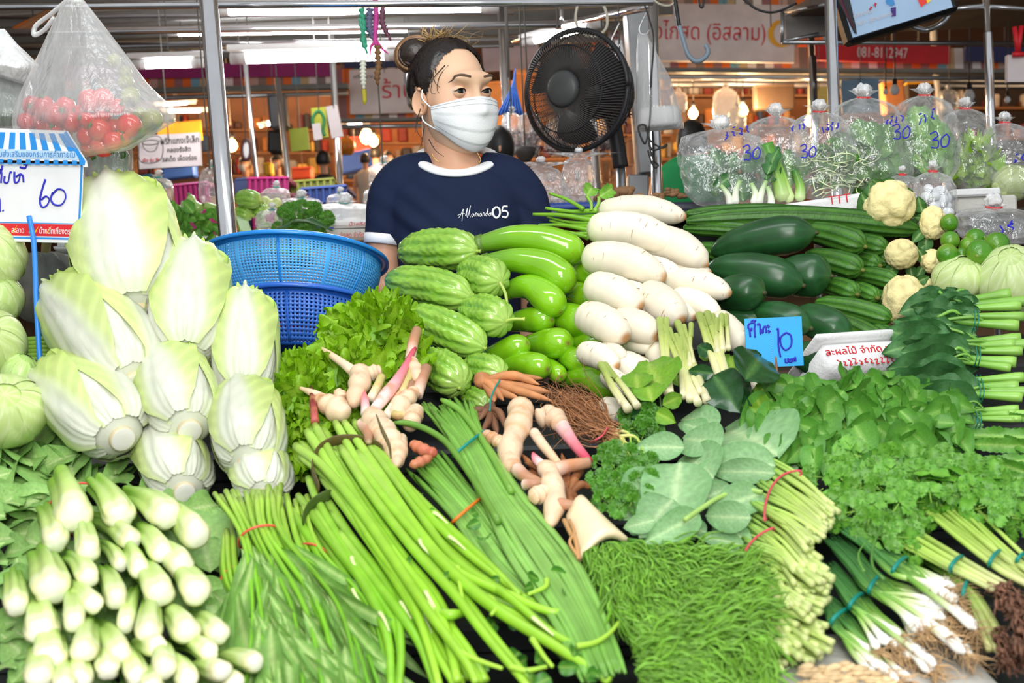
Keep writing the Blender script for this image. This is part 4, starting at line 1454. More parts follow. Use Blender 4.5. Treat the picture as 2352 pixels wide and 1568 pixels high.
 # ================================================================ yardlong beans
def beans(label,st0,st1,bd0,bd1,left,right,n,seed,off,bandmat,bnd):
 r=np.random.default_rng(seed)
 c=cF(*bd0)
 t=T('yardlong_bean_bunch',label,'yardlong beans',P(c[0],c[1],D(c[1],off)),'bunches of yardlong beans')
 left,right=np.array(left,float),np.array(right,float)
 for i in range(n):
  k=(i%max(1,n//2)+0.5)/max(1,n//2)+r.uniform(-0.02,0.02)
  lay=i//max(1,n//2)
  o=off+0.016*lay-0.012*math.sin(min(1,max(0,k))*3.14)
  a=np.array(st0)*(1-k)+np.array(st1)*k+r.uniform(-30,30,2)
  b=np.array(bd0)*(1-k)+np.array(bd1)*k
  pts=[a,b]+[left[q]*(1-k)+right[q]*k+r.uniform(-14,14,2) for q in range(len(left))]
  if r.uniform()<0.4:
   pts[0]=a+np.array([-40,-10])
  w=PA([(*cF(*p),D(cF(*p)[1],o)) for p in pts])
  strand_part('bean',t,w,0.0037*r.uniform(0.88,1.12),m_stem,8,30,np.array([S(104,160,54),S(136,188,88),S(140,190,
94),S(112,166,66)])*r.uniform(0.85,1.12),([0,0.02,0.06,0.96,1],[0.5,0.8,1,0.9,0.4]))
 band('rubber_band',(*cF(*bnd[0]),D(cF(*bnd[0])[1],off)),(*cF(*bnd[1]),D(cF(*bnd[1])[1],off)),0.03,bandmat,t,0.0022,
(2,-4))
 return t
bn1=beans('upper bunch of yardlong beans, tied with a teal band',(885,90),(1120,60),(1060,330),(1195,225),[(1170,
560),(1330,880),(1560,1220),(1740,1560)],[(1400,540),(1700,900),(1850,1200),(1960,1500)],34,1,-0.05,m_rubber_teal,
((1035,345),(1208,208)))
bn2=beans('lower bunch of yardlong beans, tied with an orange band',(830,430),(980,330),(1040,690),(1180,580),
[(1190,900),(1400,1150),(1640,1450)],[(1400,880),(1600,1100),(1760,1400)],24,2,-0.015,m_rubber_or,((1030,705),
(1200,562)))
strand_part('bean',bn1,PA([(*cF(*p),D(cF(*p)[1],-0.07)) for p in [(715,165),(800,170),(900,205),(990,265),(1060,
350),(1150,480),(1280,700)]]),0.005,m_stem,8,24,S(112,164,62),([0,0.04,0.1,1],[0.4,0.8,1,0.9]))
strand_part('bean',bn1,PA([(*cF(*p),D(cF(*p)[1],-0.075)) for p in [(970,40),(1060,90),(1140,180),(1230,320),(1350,
540)]]),0.005,m_stem,8,24,S(118,170,66),([0,0.04,0.1,1],[0.5,0.9,1,0.9]))
# ================================================================ galangal
def rhizome(label,pieces,dz,seed):
 """pieces: (crop fn, [(x, y, width)...], kind)"""
 r=np.random.default_rng(seed)
 cf,p0,_=pieces[0]
 c=cf(p0[0][0],p0[0][1])
 t=T('galangal_root',label,'galangal',P(c[0],c[1],D(c[1],dz)),'galangal roots with shoots')
 kinds={'body':('root',[(240,212,180),(236,200,166)]),'pale':('shoot',[(250,225,200),(238,205,160)]),'pink':('shoot',
[(250,226,216),(240,150,160),(214,60,96)]),'brown':('stem',[(246,214,196),(196,140,110),(170,130,100)]),'maroon':('shoot',
[(190,96,88),(120,40,42),(90,30,34)]),'green':('stem',[(246,224,200),(210,196,130),(190,180,110)]),'red':('root',
[(214,140,100),(190,100,80)])}
 for cf,pts,kd in pieces:
  name,cols=kinds[kd]
  k=2.8 if cf is cB else 2.3475
  w,rad=[],[]
  for j,(x,y,wd) in enumerate(pts):
   q=cf(x,y)
   d=D(q[1],dz-0.012*math.sin(j))
   w.append(P(q[0],q[1],d))
   rad.append(wd/k/2*d/FPX)
  n=26
  path=spline(w,n)
  rp=np.interp(np.linspace(0,1,n),np.linspace(0,1,len(rad)),rad)
  if kd in ('body','red'):
   rp=rp*(1+0.10*np.sin(np.linspace(0,1,n)*22+r.uniform(0,6))*(1 if len(rad)>1 else 0))
   e=np.linspace(0,1,n)
   rp=rp*np.sqrt(np.clip(1-np.clip((e-0.84)/0.17,0,1)**2,0.02,1))*np.sqrt(np.clip(1-np.clip((0.16-e)/0.17,0,1)**2,
0.02,1))
  V,F,tt,aa=sweep(path,rp,14)
  cc=np.array([S(*q) for q in cols])
  C=np.stack([np.interp(tt,np.linspace(0,1,len(cc)),cc[:,q]) for q in range(3)],1)
  if kd in ('body','red'):
   rings=(np.abs(np.sin(tt*26+r.uniform(0,6)))<0.18)[:,None]
   C=np.where(rings,C*np.array([0.92,0.78,0.62]),C)
  if kd in ('brown','green'):
   C[-1]=S(230,205,170)
  mk(name,V,F,m_root,t,C)
 return t
rhizome('galangal at the left with a dark maroon shoot and long pale fingers',[(cB,[(620,1130,100),(640,1200,150),
(615,1290,130),(590,1380,100)],'body'),(cB,[(610,1170,80),(520,1100,55),(440,1045,45),(390,1005,18)],'pale'),(cB,
[(660,1190,90),(730,1160,105),(775,1150,70)],'body'),(cB,[(560,1440,130),(470,1390,170),(400,1350,110),(370,1330,
70)],'body'),(cB,[(520,1340,90),(500,1300,80),(470,1290,40)],'body'),(cB,[(420,1340,70),(340,1300,55),(250,1262,
22)],'pale'),(cB,[(345,1480,55),(335,1370,50),(318,1250,14)],'maroon'),(cB,[(700,1340,60),(745,1260,62),(775,1190,
55)],'green')],-0.05,1)
rhizome('galangal in the centre with a long pink shoot and a crimson tip',[(cB,[(700,1420,130),(740,1500,170),
(790,1560,150),(760,1620,110)],'body'),(cB,[(670,1430,60),(668,1360,55),(658,1260,10)],'pink'),(cB,[(730,1400,
70),(800,1310,90),(870,1220,70),(930,1120,50),(985,1010,34)],'pink'),(cF,[(640,180,130),(690,260,140),(730,320,
120),(735,400,70)],'body'),(cF,[(600,130,110),(640,210,110),(720,330,90)],'body'),(cF,[(540,170,60),(575,220,60),
(580,270,40)],'brown'),(cF,[(815,280,60),(870,310,70),(945,335,55)],'red'),(cF,[(760,240,70),(740,330,80),(730,
400,50)],'body'),(cF,[(800,400,40),(850,380,60),(920,350,40)],'red')],-0.06,2)
rhizome('galangal at the right of the left cluster with cut brown stems standing up',[(cB,[(860,1450,120),(900,
1370,130),(950,1320,110),(1000,1280,80)],'body'),(cB,[(960,1080,75),(990,1150,95),(1010,1230,70)],'body'),(cB,
[(960,1070,70),(975,980,72),(1000,892,66)],'brown'),(cB,[(1000,1310,80),(1030,1220,78),(1062,1135,74)],'brown'),
(cB,[(860,1400,60),(910,1280,58),(968,1150,52)],'green'),(cB,[(800,1450,64),(850,1380,66),(893,1310,66)],'pale'),
(cB,[(930,1400,60),(950,1310,58),(968,1230,50)],'brown'),(cB,[(940,1440,60),(880,1440,60),(850,1430,54)],'green'),
(cB,[(1000,1400,110),(970,1470,120),(950,1520,80)],'body')],-0.04,3)
rhizome('galangal right of the beans with two long fingers bending down to the right',[(cF,[(1390,60,120),(1400,
120,150),(1380,200,140),(1345,290,130),(1340,370,130),(1370,430,100)],'body'),(cF,[(1380,420,80),(1430,460,68),
(1500,492,60)],'brown'),(cF,[(1470,220,60),(1530,300,56),(1600,385,44)],'pale'),(cF,[(1480,150,110),(1560,130,
120),(1620,180,100)],'body'),(cF,[(1610,170,90),(1680,270,64),(1765,375,50)],'pink'),(cF,[(1200,230,60),(1250,
250,70),(1300,280,70)],'body')],-0.06,4)
rhizome('lower right galangal with a pink tip and a brown cut stem to the right',[(cF,[(1500,390,70),(1550,430,
110),(1570,500,120),(1590,580,120),(1570,660,110),(1560,720,70)],'body'),(cF,[(1520,400,60),(1480,360,46),(1465,
330,16)],'pink'),(cF,[(1560,430,90),(1650,400,74),(1770,380,62)],'brown'),(cF,[(1560,600,80),(1620,605,70),(1690,
612,50)],'brown'),(cF,[(1420,500,60),(1460,495,56),(1505,490,50)],'brown'),(cF,[(1540,540,90),(1480,560,100),(1450,
570,70)],'body')],-0.06,5)
# ================================================================ fingerroot
def fingerroot(label,head,tips,wd,dz,col,seed,cf=cB,band_=None):
 r=np.random.default_rng(seed)
 k=2.8 if cf is cB else 2.3475
 c=cf(*head)
 d=D(c[1],dz)
 t=T('fingerroot_bunch',label,'fingerroot',P(c[0],c[1],d),'fingerroot bunches')
 V,F,N=ico(1,18,12)
 hr=wd*0.9/k*d/FPX
 mk('crown',P(c[0],c[1],d)+V*hr*(1+0.2*vnoise(V,4,seed))[:,None],F,m_brown,t,S(*col)*0.8)
 for i,(x,y) in enumerate(tips):
  q=cf(x,y)
  a,b=P(c[0],c[1],d),P(q[0],q[1],D(q[1],dz-0.012+0.012*(i%3)))
  m=(a+b)/2+CU*r.uniform(-0.006,0.012)+CR*r.uniform(-0.005,0.005)
  R0=wd/k/2*d/FPX*r.uniform(0.8,1.15)
  strand_part('finger',t,[a,m,b],R0,m_brown,10,20,np.array([S(*col)*0.75,S(*col)*r.uniform(0.9,1.1),S(*col)*1.1]),
([0,0.15,0.55,0.85,1],[0.5,0.8,1.05,0.7,0.12]))
 if band_:
  tube('rubber_band',PA([(*cf(*p),D(cf(*p)[1],dz-0.025)) for p in band_]),0.0014,m_rubber_teal,t,6)
 return t
fingerroot('fingerroot bunch lying on top under the bitter gourds, with a teal band',(1420,1215),[(1810,1200),
(1868,1290),(1740,1310),(1870,1345),(1660,1330),(1560,1345),(1790,1240),(1500,1350)],62,-0.05,(196,134,88),1,cB,
[(1535,1210),(1505,1260),(1478,1330),(1470,1410)])
fingerroot('dark knobbly fingerroot bunch under the banded one, left of the galangal',(1470,1400),[(1350,1400),
(1400,1470),(1460,1520),(1560,1480),(1580,1540),(1520,1560),(1420,1540),(1340,1450)],50,-0.03,(130,90,66),2)
fingerroot('dark brown fingerroot bunch spreading under the right galangal',(1660,560),[(1400,330),(1440,420),
(1520,290),(1560,300),(1620,330),(1700,340),(1780,520),(1760,600),(1480,450),(1640,420),(1700,480),(1650,640),
(1420,380),(1740,420),(1600,600)],46,-0.02,(150,96,60),3,cF)
# ================================================================ coriander with roots
_cor=[]
for i in range(4):
 g=Geo()
 r=np.random.default_rng(i)
 for k in range(7):
  a=-1.3+2.6*k/6
  V,F,C=leaf_geo(P_round,wr=0.85,curl=0.3,fold=0.3,wave=0.06,wf=2,nu=7,nv=5,jag=0.5,c_in=S(96,158,44),c_out=S(70,
132,36),seed=k)
  s=0.42+0.12*math.cos(a)
  c,sn=math.cos(a),math.sin(a)
  V=V*s
  X=V[:,0]*c+V[:,1]*sn
  Y=-V[:,0]*sn+V[:,1]*c
  g.add(np.stack([X+0.3*sn*0.4,Y+0.35+0.12*c,V[:,2]+r.uniform(-0.08,0.08)],1),F,C*r.uniform(0.85,1.2))
 V,F,_,_=sweep([[0,0,0],[0,0.2,0.02],[0,0.45,0]],0.02,5)
 g.add(V,F,S(140,190,70))
 V,F,C=g.data()
 _cor.append(newmesh('leaf',V,F,C,m_leaf))
def coriander(label,root,stemto,leafpts,nfib,fanl,dz,seed,cf=cF,k=2.3475):
 r=np.random.default_rng(seed)
 c=cf(*root)
 t=T('coriander_bunch',label,'coriander',P(c[0],c[1],D(c[1],dz)))
 g=Geo()
 for i in range(nfib):
  f=fanl[r.integers(0,len(fanl))]
  e=np.array(f,float)+r.normal(0,45,2)
  m=np.array(root)*0.5+e*0.5+r.normal(0,40,2)
  pts=[np.array(root)+r.normal(0,26,2),m,e,e+r.normal(0,60,2)]
  strand(g,PA([(*cf(*p),D(cf(*p)[1],dz-0.015+r.uniform(-0.02,0.03))) for p in pts]),r.uniform(0.0003,0.0009),4,
12,S(176,122,82)*r.uniform(0.6,1.2),([0,1],[1.3,0.4]))
 o=mkg('root_fibre',g,m_brown,t)
 tag(o,'tangle of thin brown roots',kind='stuff')
 for i,e in enumerate(stemto):
  e=np.array(e,float)
  m=np.array(root)*0.55+e*0.45+np.array([20,-30])+r.normal(0,15,2)
  strand_part('stem',t,PA([(*cf(*p),D(cf(*p)[1],dz-0.01+r.uniform(-0.01,0.01))) for p in [np.array(root)+r.normal(0,
18,2),m,e]]),0.0022,m_stem,6,14,np.array([S(244,214,150),S(196,212,110),S(150,196,70)]),([0,1],[1.5,0.7]))
 for i,(x,y) in enumerate(leafpts):
  q=cf(x,y)
  an=r.uniform(0,6.28)
  L=r.uniform(28,46)
  o_=dz-r.uniform(0.0,0.03)
  put(_cor[i%4],'leaf',t,P(q[0],q[1],D(q[1],o_)),P(q[0]+L*math.cos(an),q[1]+L*math.sin(an),D(q[1],o_-0.005)),CAM-P(q[0],
q[1],1.7)+CR*r.uniform(-0.7,0.7)+CU*r.uniform(-0.2,0.9),1.0)
 return t
co1=coriander('coriander bunch with a big tangle of brown roots, lying right of the fingerroot',(240,215),[(260,
300),(330,330),(200,330),(380,380),(420,330),(300,420),(160,380),(350,280),(430,440),(230,420)],poly_pts([(160,
330),(260,290),(420,330),(460,420),(440,560),(340,640),(220,600),(150,470)],90,3,9),240,[(20,60),(-80,0),(60,20),
(-40,100),(110,30),(0,130),(80,110),(140,120),(40,180),(-20,40)],-0.04,4,cG,2.347)
for i,(x,y) in enumerate(poly_pts([(330,110),(380,60),(470,90),(520,150),(480,230),(380,230),(320,160)],40,9,9)):
 q=cG(x,y)
 an=r_.uniform(0,6.28)
 put(_cor[i%4],'leaf',co1,P(q[0],q[1],D(q[1],-0.03)),P(q[0]+36*math.cos(an),q[1]+36*math.sin(an),D(q[1],-0.04)),
CAM-P(q[0],q[1],1.8)+CR*r_.uniform(-0.7,0.7),1)
tube('rubber_band',PA([(*cG(135,270),D(1010,-0.07)),(*cG(190,240),D(1005,-0.08)),(*cG(225,190),D(985,-0.07))]),
0.0013,m_rubber_pink,co1,6)
# banana-stalk slab
sl=T('banana_stalk_piece','cream slab of banana stalk with a dry tie, right of the yardlong beans','banana stalk',
P(1355,1225,D(1225,-0.04)))
A4=[cG(0,665),cG(130,600),cG(340,790),cG(75,890)]
ds=[D(p[1],-0.05) for p in A4]
g=Geo()
ptsA=np.array([P(*p,d) for p,d in zip(A4,ds)])
nrm=np.cross(ptsA[1]-ptsA[0],ptsA[3]-ptsA[0])
nrm=nrm/np.linalg.norm(nrm)
if nrm@(CAM-ptsA[0])<0:
 nrm=-nrm
nn=9
uu,vv=np.meshgrid(np.linspace(0,1,nn),np.linspace(0,1,nn),indexing='ij')
top=(ptsA[0]*((1-uu)*(1-vv))[...,None]+ptsA[1]*(uu*(1-vv))[...,None]+ptsA[2]*(uu*vv)[...,None]+ptsA[3]*((1-uu)*vv)[...,
None])+nrm*(0.02*np.sin(uu*math.pi))[...,None]
bot=top-nrm*0.009
i=np.arange(nn-1)[:,None]*nn
j=np.arange(nn-1)[None]
q=i+j
Fq=np.stack([q,q+1,q+nn+1,q+nn],-1).reshape(-1,4)
per=[a*nn for a in range(nn)]+[(nn-1)*nn+a for a in range(1,nn)]+[a*nn+nn-1 for a in range(nn-2,-1,-1)]+[a for a in range(nn-2,
0,-1)]
side=np.array([[per[a],per[(a+1)%len(per)],per[(a+1)%len(per)]+nn*nn,per[a]+nn*nn] for a in range(len(per))])
mk('slab',np.concatenate([top.reshape(-1,3),bot.reshape(-1,3)]),[Fq,Fq[:,::-1]+nn*nn,side],m_white,sl,S(252,228,
188),smooth=True)
tube('tie',PA([(*cG(-10,690),D(1180,-0.075)),(*cG(30,770),D(1210,-0.085)),(*cG(50,790),D(1230,-0.085)),(*cG(70,
900),D(1280,-0.07))]),0.003,cm(G(200,150,96),0.7,name='dry fibre'),sl,7)
tube('tie',PA([(*cG(20,690),D(1180,-0.08)),(*cG(45,760),D(1210,-0.09)),(*cG(20,810),D(1240,-0.085)),(*cG(60,880),
D(1275,-0.07))]),0.002,cm(G(200,150,96),0.7,name='dry fibre'),sl,7)
# ================================================================ bunches with big pale leaves and cut stem ends (right of the middle)
_big=leafset('leaf',m_leaf2,4,prof=P_ovate,wr=0.62,curl=0.25,fold=0.18,wave=0.02,wf=1.5,nu=16,nv=11,c_in=S(152,
192,138),c_out=S(122,170,112),rib=S(200,228,170),ribw=0.12)
def stem_bunch(label,st,ends,n,dz,seed,leaves,bandpts,rad=0.0030):
 """stems from a line (two points) to a scatter of cut ends inside a polygon"""
 r=np.random.default_rng(seed)
 c=cG(*st[0])
 t=T('kale_seedling_bunch',label,'leafy greens',P(c[0],c[1],D(c[1],dz)),'bunches of grey-green leaves with cut stems')
 pe=poly_pts(ends,n,seed,12)
 s0,s1=np.array(st[0],float),np.array(st[1],float)
 pe.sort(key=lambda p:p[0]*0.4+p[1])
 for i,e in enumerate(pe):
  k=(i+0.5)/len(pe)
  a=s0*(1-k)+s1*k+r.normal(0,14,2)
  e=np.array(e)
  m=(a+e)/2+np.array([10,-14])+r.normal(0,7,2)
  o=dz+r.uniform(-0.02,0.02)
  w=PA([(*cG(*a),D(cG(*a)[1],o)),(*cG(*m),D(cG(*m)[1],o-0.01)),(*cG(*e),D(cG(*e)[1],o-0.03))])
  g=Geo()
  path=spline(w,14)
  rr=rad*r.uniform(0.8,1.35)
  V,F,tt,aa=sweep(path,rr*np.interp(np.linspace(0,1,14),[0,1],[0.75,1.15]),8)
  cc=np.array([S(140,186,80),S(186,214,110),S(206,222,140)])*r.uniform(0.86,1.1)
  C=np.stack([np.interp(tt,[0,0.5,1],cc[:,q]) for q in range(3)],1)
  C[-1]=S(214,214,160)
  mk('stem',V,F,m_stem,t,C)
 for i,(b,tp,w,o2) in enumerate(leaves):
  pb,pt=cG(*b),cG(*tp)
  put(_big[i%4],'leaf',t,P(*pb,D(pb[1],dz+o2)),P(*pt,D(pt[1],dz+o2+0.01)),CAM-P(*pb,1.6)+CU*0.4,w,r.uniform(-0.25,
0.25))
 if bandpts:
  vis=[P(*cG(*p),D(cG(*p)[1],dz-0.035)) for p in bandpts]
  cen=np.mean(vis,0)+np.array([0.01,0.07,-0.05])
  tube('rubber_band',np.array(vis+[vis[-1]*0.5+cen*0.5,cen,vis[0]*0.5+cen*0.5,vis[0]]),0.0016,m_rubber_pink,t,
6)
 return t
kb1=stem_bunch('topmost leafy bunch with big grey-green leaves and a pink band',[(1080,330),(1000,640)],[(1420,
555),(1478,640),(1440,720),(1380,800),(1310,880),(1250,850),(1340,700),(1390,600)],46,-0.07,1,[((1140,350),(800,
50),1.25,-0.02),((1090,300),(1075,140),0.9,0.0),((820,190),(565,70),0.95,0.02),((1130,400),(705,335),0.95,-0.035),
((830,300),(590,190),1.25,-0.01),((640,300),(362,290),0.95,0.0),((1130,440),(735,400),0.6,-0.03),((800,470),(560,
260),1.0,0.015),((620,380),(550,690),0.9,-0.02),((1060,545),(770,640),0.85,-0.03),((1000,680),(715,660),1.0,-0.035),
((520,450),(345,630),1.2,0.01),((580,580),(410,720),1.2,0.0),((720,660),(440,800),0.7,-0.01),((480,690),(310,730),
1.0,0.01),((1250,420),(1090,180),0.9,0.02),((900,520),(650,590),0.8,0.0),((770,230),(620,150),0.9,0.03),((740,
520),(520,560),1.0,0.02),((900,420),(650,460),1.0,0.02),((620,520),(460,440),1.0,0.025)],[(1070,690),(1075,610),
(1110,510),(1180,440),(1270,430)])
strand_part('stalk',kb1,PA([(*cG(*p),D(cG(*p)[1],-0.11)) for p in [(1060,540),(960,525),(840,560),(740,620),(640,
690)]]),0.0032,m_stem,7,20,S(170,208,110))
kb2=stem_bunch('second leafy bunch down with a pink band at its left',[(1010,620),(960,860)],[(1300,850),(1380,
880),(1440,960),(1450,1060),(1380,1090),(1270,1010),(1180,950)],46,-0.035,2,[((1000,800),(740,700),0.7,-0.01),
((960,830),(700,760),0.6,0.0),((940,860),(780,920),0.6,0.0),((760,760),(600,700),0.9,0.02),((680,760),(480,760),
0.8,0.02),((420,760),(350,700),1.0,0.02)],[(950,890),(990,820),(1050,765),(1120,735)])
kb3=stem_bunch('third leafy bunch, mostly its many cut stem ends showing',[(990,850),(960,1080)],[(1190,980),(1300,
1060),(1440,1080),(1420,1180),(1330,1240),(1180,1210),(1130,1120)],52,-0.01,3,[],None)
kb4=stem_bunch('lowest leafy bunch with stubby cut ends, on the white foam',[(1010,1080),(1040,1330)],[(1200,1220),
(1330,1240),(1430,1240),(1450,1400),(1380,1450),(1240,1470),(1180,1520),(1090,1470),(1060,1370)],60,0.02,4,[],
None)
# ================================================================ feathery acacia shoots (nobody could count the leaflets)
def feather_pile(name,label,poly,n,seed,dz):
 r=np.random.default_rng(seed)
 g=Geo()
 for (x,y) in poly_pts(poly,n,seed):
  q=cG(x,y)
  an=0.65+0.75*math.sin(q[0]*0.011+1.7*math.sin(q[1]*0.013))+r.normal(0,0.38)
  L=r.uniform(34,88)
  o=dz-r.uniform(0,0.05)
  d=D(q[1],o)
  a=P(*q,d)
  b=P(q[0]+L*math.cos(an),q[1]+L*math.sin(an),d-r.uniform(-0.01,0.015))
  m=(a+b)/2+(CU*r.uniform(-0.35,0.35)+CR*r.uniform(-0.2,0.2))*np.linalg.norm(b-a)
  path=spline([a,m,b],7)
  w=np.array([0.25,0.8,1,1,0.85,0.5,0.05])*r.uniform(0.0009,0.0018)
  V,F,tt,aa=sweep(path,w,4,ref=CAM-a,cap=False,sq=(0.35,1.0))
  k=r.uniform(0.68,1.25)
  g.add(V,F,S(136,196,66)*k+S(30,30,0)*max(0,r.uniform(-1,1)))
  # long stems beneath
 for i in range(60):
  k=i/59
  a=np.array([80+250*k,860-60*k])+r.normal(0,10,2)
  e=np.array([500+500*k,1250-260*k])+r.normal(0,40,2)
  strand(g,PA([(*cG(*p),D(cG(*p)[1],dz)) for p in [a,(a+e)/2+np.array([10,-20]),e]]),0.0016,5,10,S(86,150,48))
 o=mkg(name,g,m_leaf)
 return tag(o,label,'greens',kind='stuff')
PILE=[(70,870),(180,800),(340,800),(520,790),(700,850),(940,900),(1010,1010),(1060,1180),(1120,1380),(1150,1600),
(500,1640),(380,1560),(330,1300),(240,1150),(160,980)]
feather_pile('acacia_shoots','heap of feathery light green acacia shoots filling the bottom middle',PILE,3700,
1,-0.05)
_hn=Geo()
# dark bed under the feathers, so that no board shows
# ================================================================ tied kale (Chinese broccoli) at the right edge
_kal=leafset('leaf',m_leaf2,5,prof=P_ovate,wr=0.55,curl=0.3,fold=0.35,wave=0.06,wf=2.5,nu=16,nv=11,c_in=S(86,138,
78),c_out=S(62,114,62),rib=S(156,200,124),ribw=0.12)
def kale(label,y0,y1,ends,tie,lx,n,dz,seed,group='tied kale bunches at the right edge'):
 r=np.random.default_rng(seed)
 t=T('kale_bunch',label,'kale',P(tie[0],(y0+y1)/2,D((y0+y1)/2,dz)),group)
 for i,(ex,ey,wd) in enumerate(ends):
  d1=D(ey,dz-0.05)
  a=P(tie[0]-60,ey*0.5+(y0+y1)/2*0.5,D(ey,dz-0.01))
  m=P(tie[0]+10,ey*0.75+(y0+y1)/2*0.25,D(ey,dz-0.03))
  b=P(ex,ey,d1)
  R0=wd/2*d1/FPX
  V,F,tt,aa=sweep(spline([a,m,b],18),R0*np.interp(np.linspace(0,1,18),[0,0.5,0.8,0.9,1],[0.5,0.7,0.95,1.1,1.0]),
12)
  C=np.stack([np.interp(tt,[0,0.5,1],np.array([S(94,150,60),S(124,184,62),S(150,200,90)])[:,q]) for q in range(3)],
1)
  C[-1]=S(206,206,150)
  mk('stem',V,F,m_stem,t,C)
  # petioles curving off the stem
  for k in range(2):
   s=spline([a,m,b],18)[int(r.uniform(4,11))]
   strand_part('petiole',t,[s,s+CR*-0.02+CU*r.uniform(-0.012,0.02),P(tie[0]-50-60*r.uniform(),ey+r.uniform(-25,
25),d1+0.03)],R0*0.32,m_stem,6,10,S(120,176,70))
 for i in range(n):
  y=r.uniform(y0,y1)
  bx=tie[0]+r.uniform(-70,20)
  L=r.uniform(110,190)*lx
  tx=bx-L
  o=dz-r.uniform(0,0.05)
  ty=y+r.uniform(-34,34)
  put(_kal[i%5],'leaf',t,P(bx,y,D(y,o)),P(tx,ty,D(ty,o+0.01)),CAM-P(bx,y,2)+CU*r.uniform(-0.6,1.5),r.uniform(0.75,
1.15),r.uniform(-0.4,0.4))
 for k in range(2):
  x=tie[0]+5-8*k
  tube('rubber_band',PA([(x,y0+4,D(y0,dz-0.02)),(x+6,(y0*2+y1)/3,D(y0,dz-0.075)),(x+9,(y0+2*y1)/3,D(y1,dz-0.075)),
(x+2,y1,D(y1,dz-0.04)),(x,(y0+y1)/2,D(y1,dz+0.06)),(x,y0+4,D(y0,dz-0.02))]),0.0009,m_rubber_teal,t,5)
 return t
kale('kale bunch on the very top of the stack, below the big pale cabbage',684,762,[(2322,674,26),(2345,702,24),
(2352,727,22),(2340,748,26),(2372,690,24)],(2234,720),0.62,30,0.0,1)
kale('kale bunch second from the top of the stack',768,842,[(2345,776,24),(2332,790,26),(2348,806,22),(2334,832,
26),(2322,845,20),(2372,790,24)],(2238,806),0.8,28,0.0,2)
kale('kale bunch third from the top of the stack',856,925,[(2352,866,24),(2340,888,28),(2348,912,24),(2370,900,
24)],(2246,888),1.15,22,0.0,3)
kale('lowest kale bunch of the stack, small round stem ends',930,985,[(2340,938,18),(2318,950,16),(2334,946,14),
(2346,962,16),(2366,950,18),(2330,964,12)],(2240,955),0.8,14,0.0,4)
# ================================================================ holy basil
_bas=leafset('leaf',m_leaf,6,prof=P_ovate,wr=0.56,curl=0.5,fold=0.35,wave=0.03,wf=2.0,nu=12,nv=9,c_in=S(106,166,
62),c_out=S(80,142,48),rib=S(152,198,100),ribw=0.1)
def basil(label,poly,n,seed,dz,size=(48,82)):
 r=np.random.default_rng(seed)
 pts=poly_pts([cH(*p) for p in poly],n,seed,9)
 mx,my=np.mean(pts,0)
 t=T('basil_bunch',label,'basil',P(mx,my,D(my,dz)),'heap of fresh basil')
 for i in range(8):
  x0,y0=pts[i]
  x1,y1=pts[-1-i]
  strand_part('stem',t,PA([(x0,y0,D(y0,dz+0.02)),((x0+x1)/2,(y0+y1)/2,D((y0+y1)/2,dz+0.005)),(x1,y1,D(y1,dz+0.02))]),
0.0022,m_stem,6,10,S(104,150,70))
 for i,(x,y) in enumerate(pts):
  an=r.uniform(0,6.28)
  if r.uniform()<0.6:
   an=r.normal(1.6,0.8)
  L=r.uniform(*size)
  o=dz-r.uniform(0,0.06)
  put(_bas[i%6],'leaf',t,P(x,y,D(y,o)),P(x+L*math.cos(an),y+L*0.8*math.sin(an),D(y+L*0.8*math.sin(an),o+r.uniform(-0.02,
0.02))),CAM-P(x,y,1.7)+CU*r.uniform(-0.4,1.4)+CR*r.uniform(-0.8,0.8),r.uniform(0.8,1.2),r.uniform(-0.3,0.3))
 return t
basil('basil bunch nearest the blue price card, leaf tips drooping left',[(30,110),(120,10),(250,0),(430,90),(420,
250),(300,400),(100,330),(20,200)],105,1,-0.04)
basil('basil bunch in the middle below the foam tray',[(400,30),(560,-20),(720,0),(800,90),(760,300),(600,330),
(420,240)],105,2,-0.05)
basil('basil bunch at the right, running under the kale stack',[(760,90),(900,60),(1010,150),(1000,260),(900,330),
(760,330)],60,3,-0.03)
basil('basil bunch lowest in the heap, dark leaves above the celery',[(130,380),(300,330),(520,310),(720,330),
(880,360),(700,430),(420,430),(250,450)],85,4,-0.03,(40,70))
_st=T('dry_stalk','dry pale stalks lying under the price card stick','stalk',P(1790,915,1.9))
for i in range(4):
 tube('stalk',PA([(1758+4*i,912+6*i,1.88),(1790,914+5*i,1.87),(1840,908+5*i,1.86)]),0.0026,m_white,_st,6,col=S(206,
196,160))
 # ================================================================ sawtooth coriander (long leaves) at the right edge
_cul=leafset('leaf',m_leaf,4,prof=P_long,wr=0.2,curl=0.35,fold=0.5,wave=0.02,wf=3,nu=26,nv=7,jag=0.16,c_in=S(112,
170,60),c_out=S(84,146,50),rib=S(168,206,110),ribw=0.2)
t=T('sawtooth_coriander','long saw-edged leaves fanned at the right edge below the kale','herb bunch',P(2320,1060,
D(1060)))
for i,(b,tp) in enumerate([((1400,230),(1190,200)),((1400,330),(1010,280)),((1420,370),(1030,350)),((1400,440),
(1010,420)),((1400,520),(1060,400)),((1400,580),(1090,460)),((1400,300),(1060,320)),((1380,470),(920,500)),((1400,
400),(1160,290)),((1420,540),(1150,500)),((1400,500),(890,440))]):
 put_px(_cul[i%4],t,cH(*b),cH(*tp),-0.05-0.006*(i%5),CAM-P(2300,1050,1.8)+CU*0.6,1.0,0.3*(-1)**i)
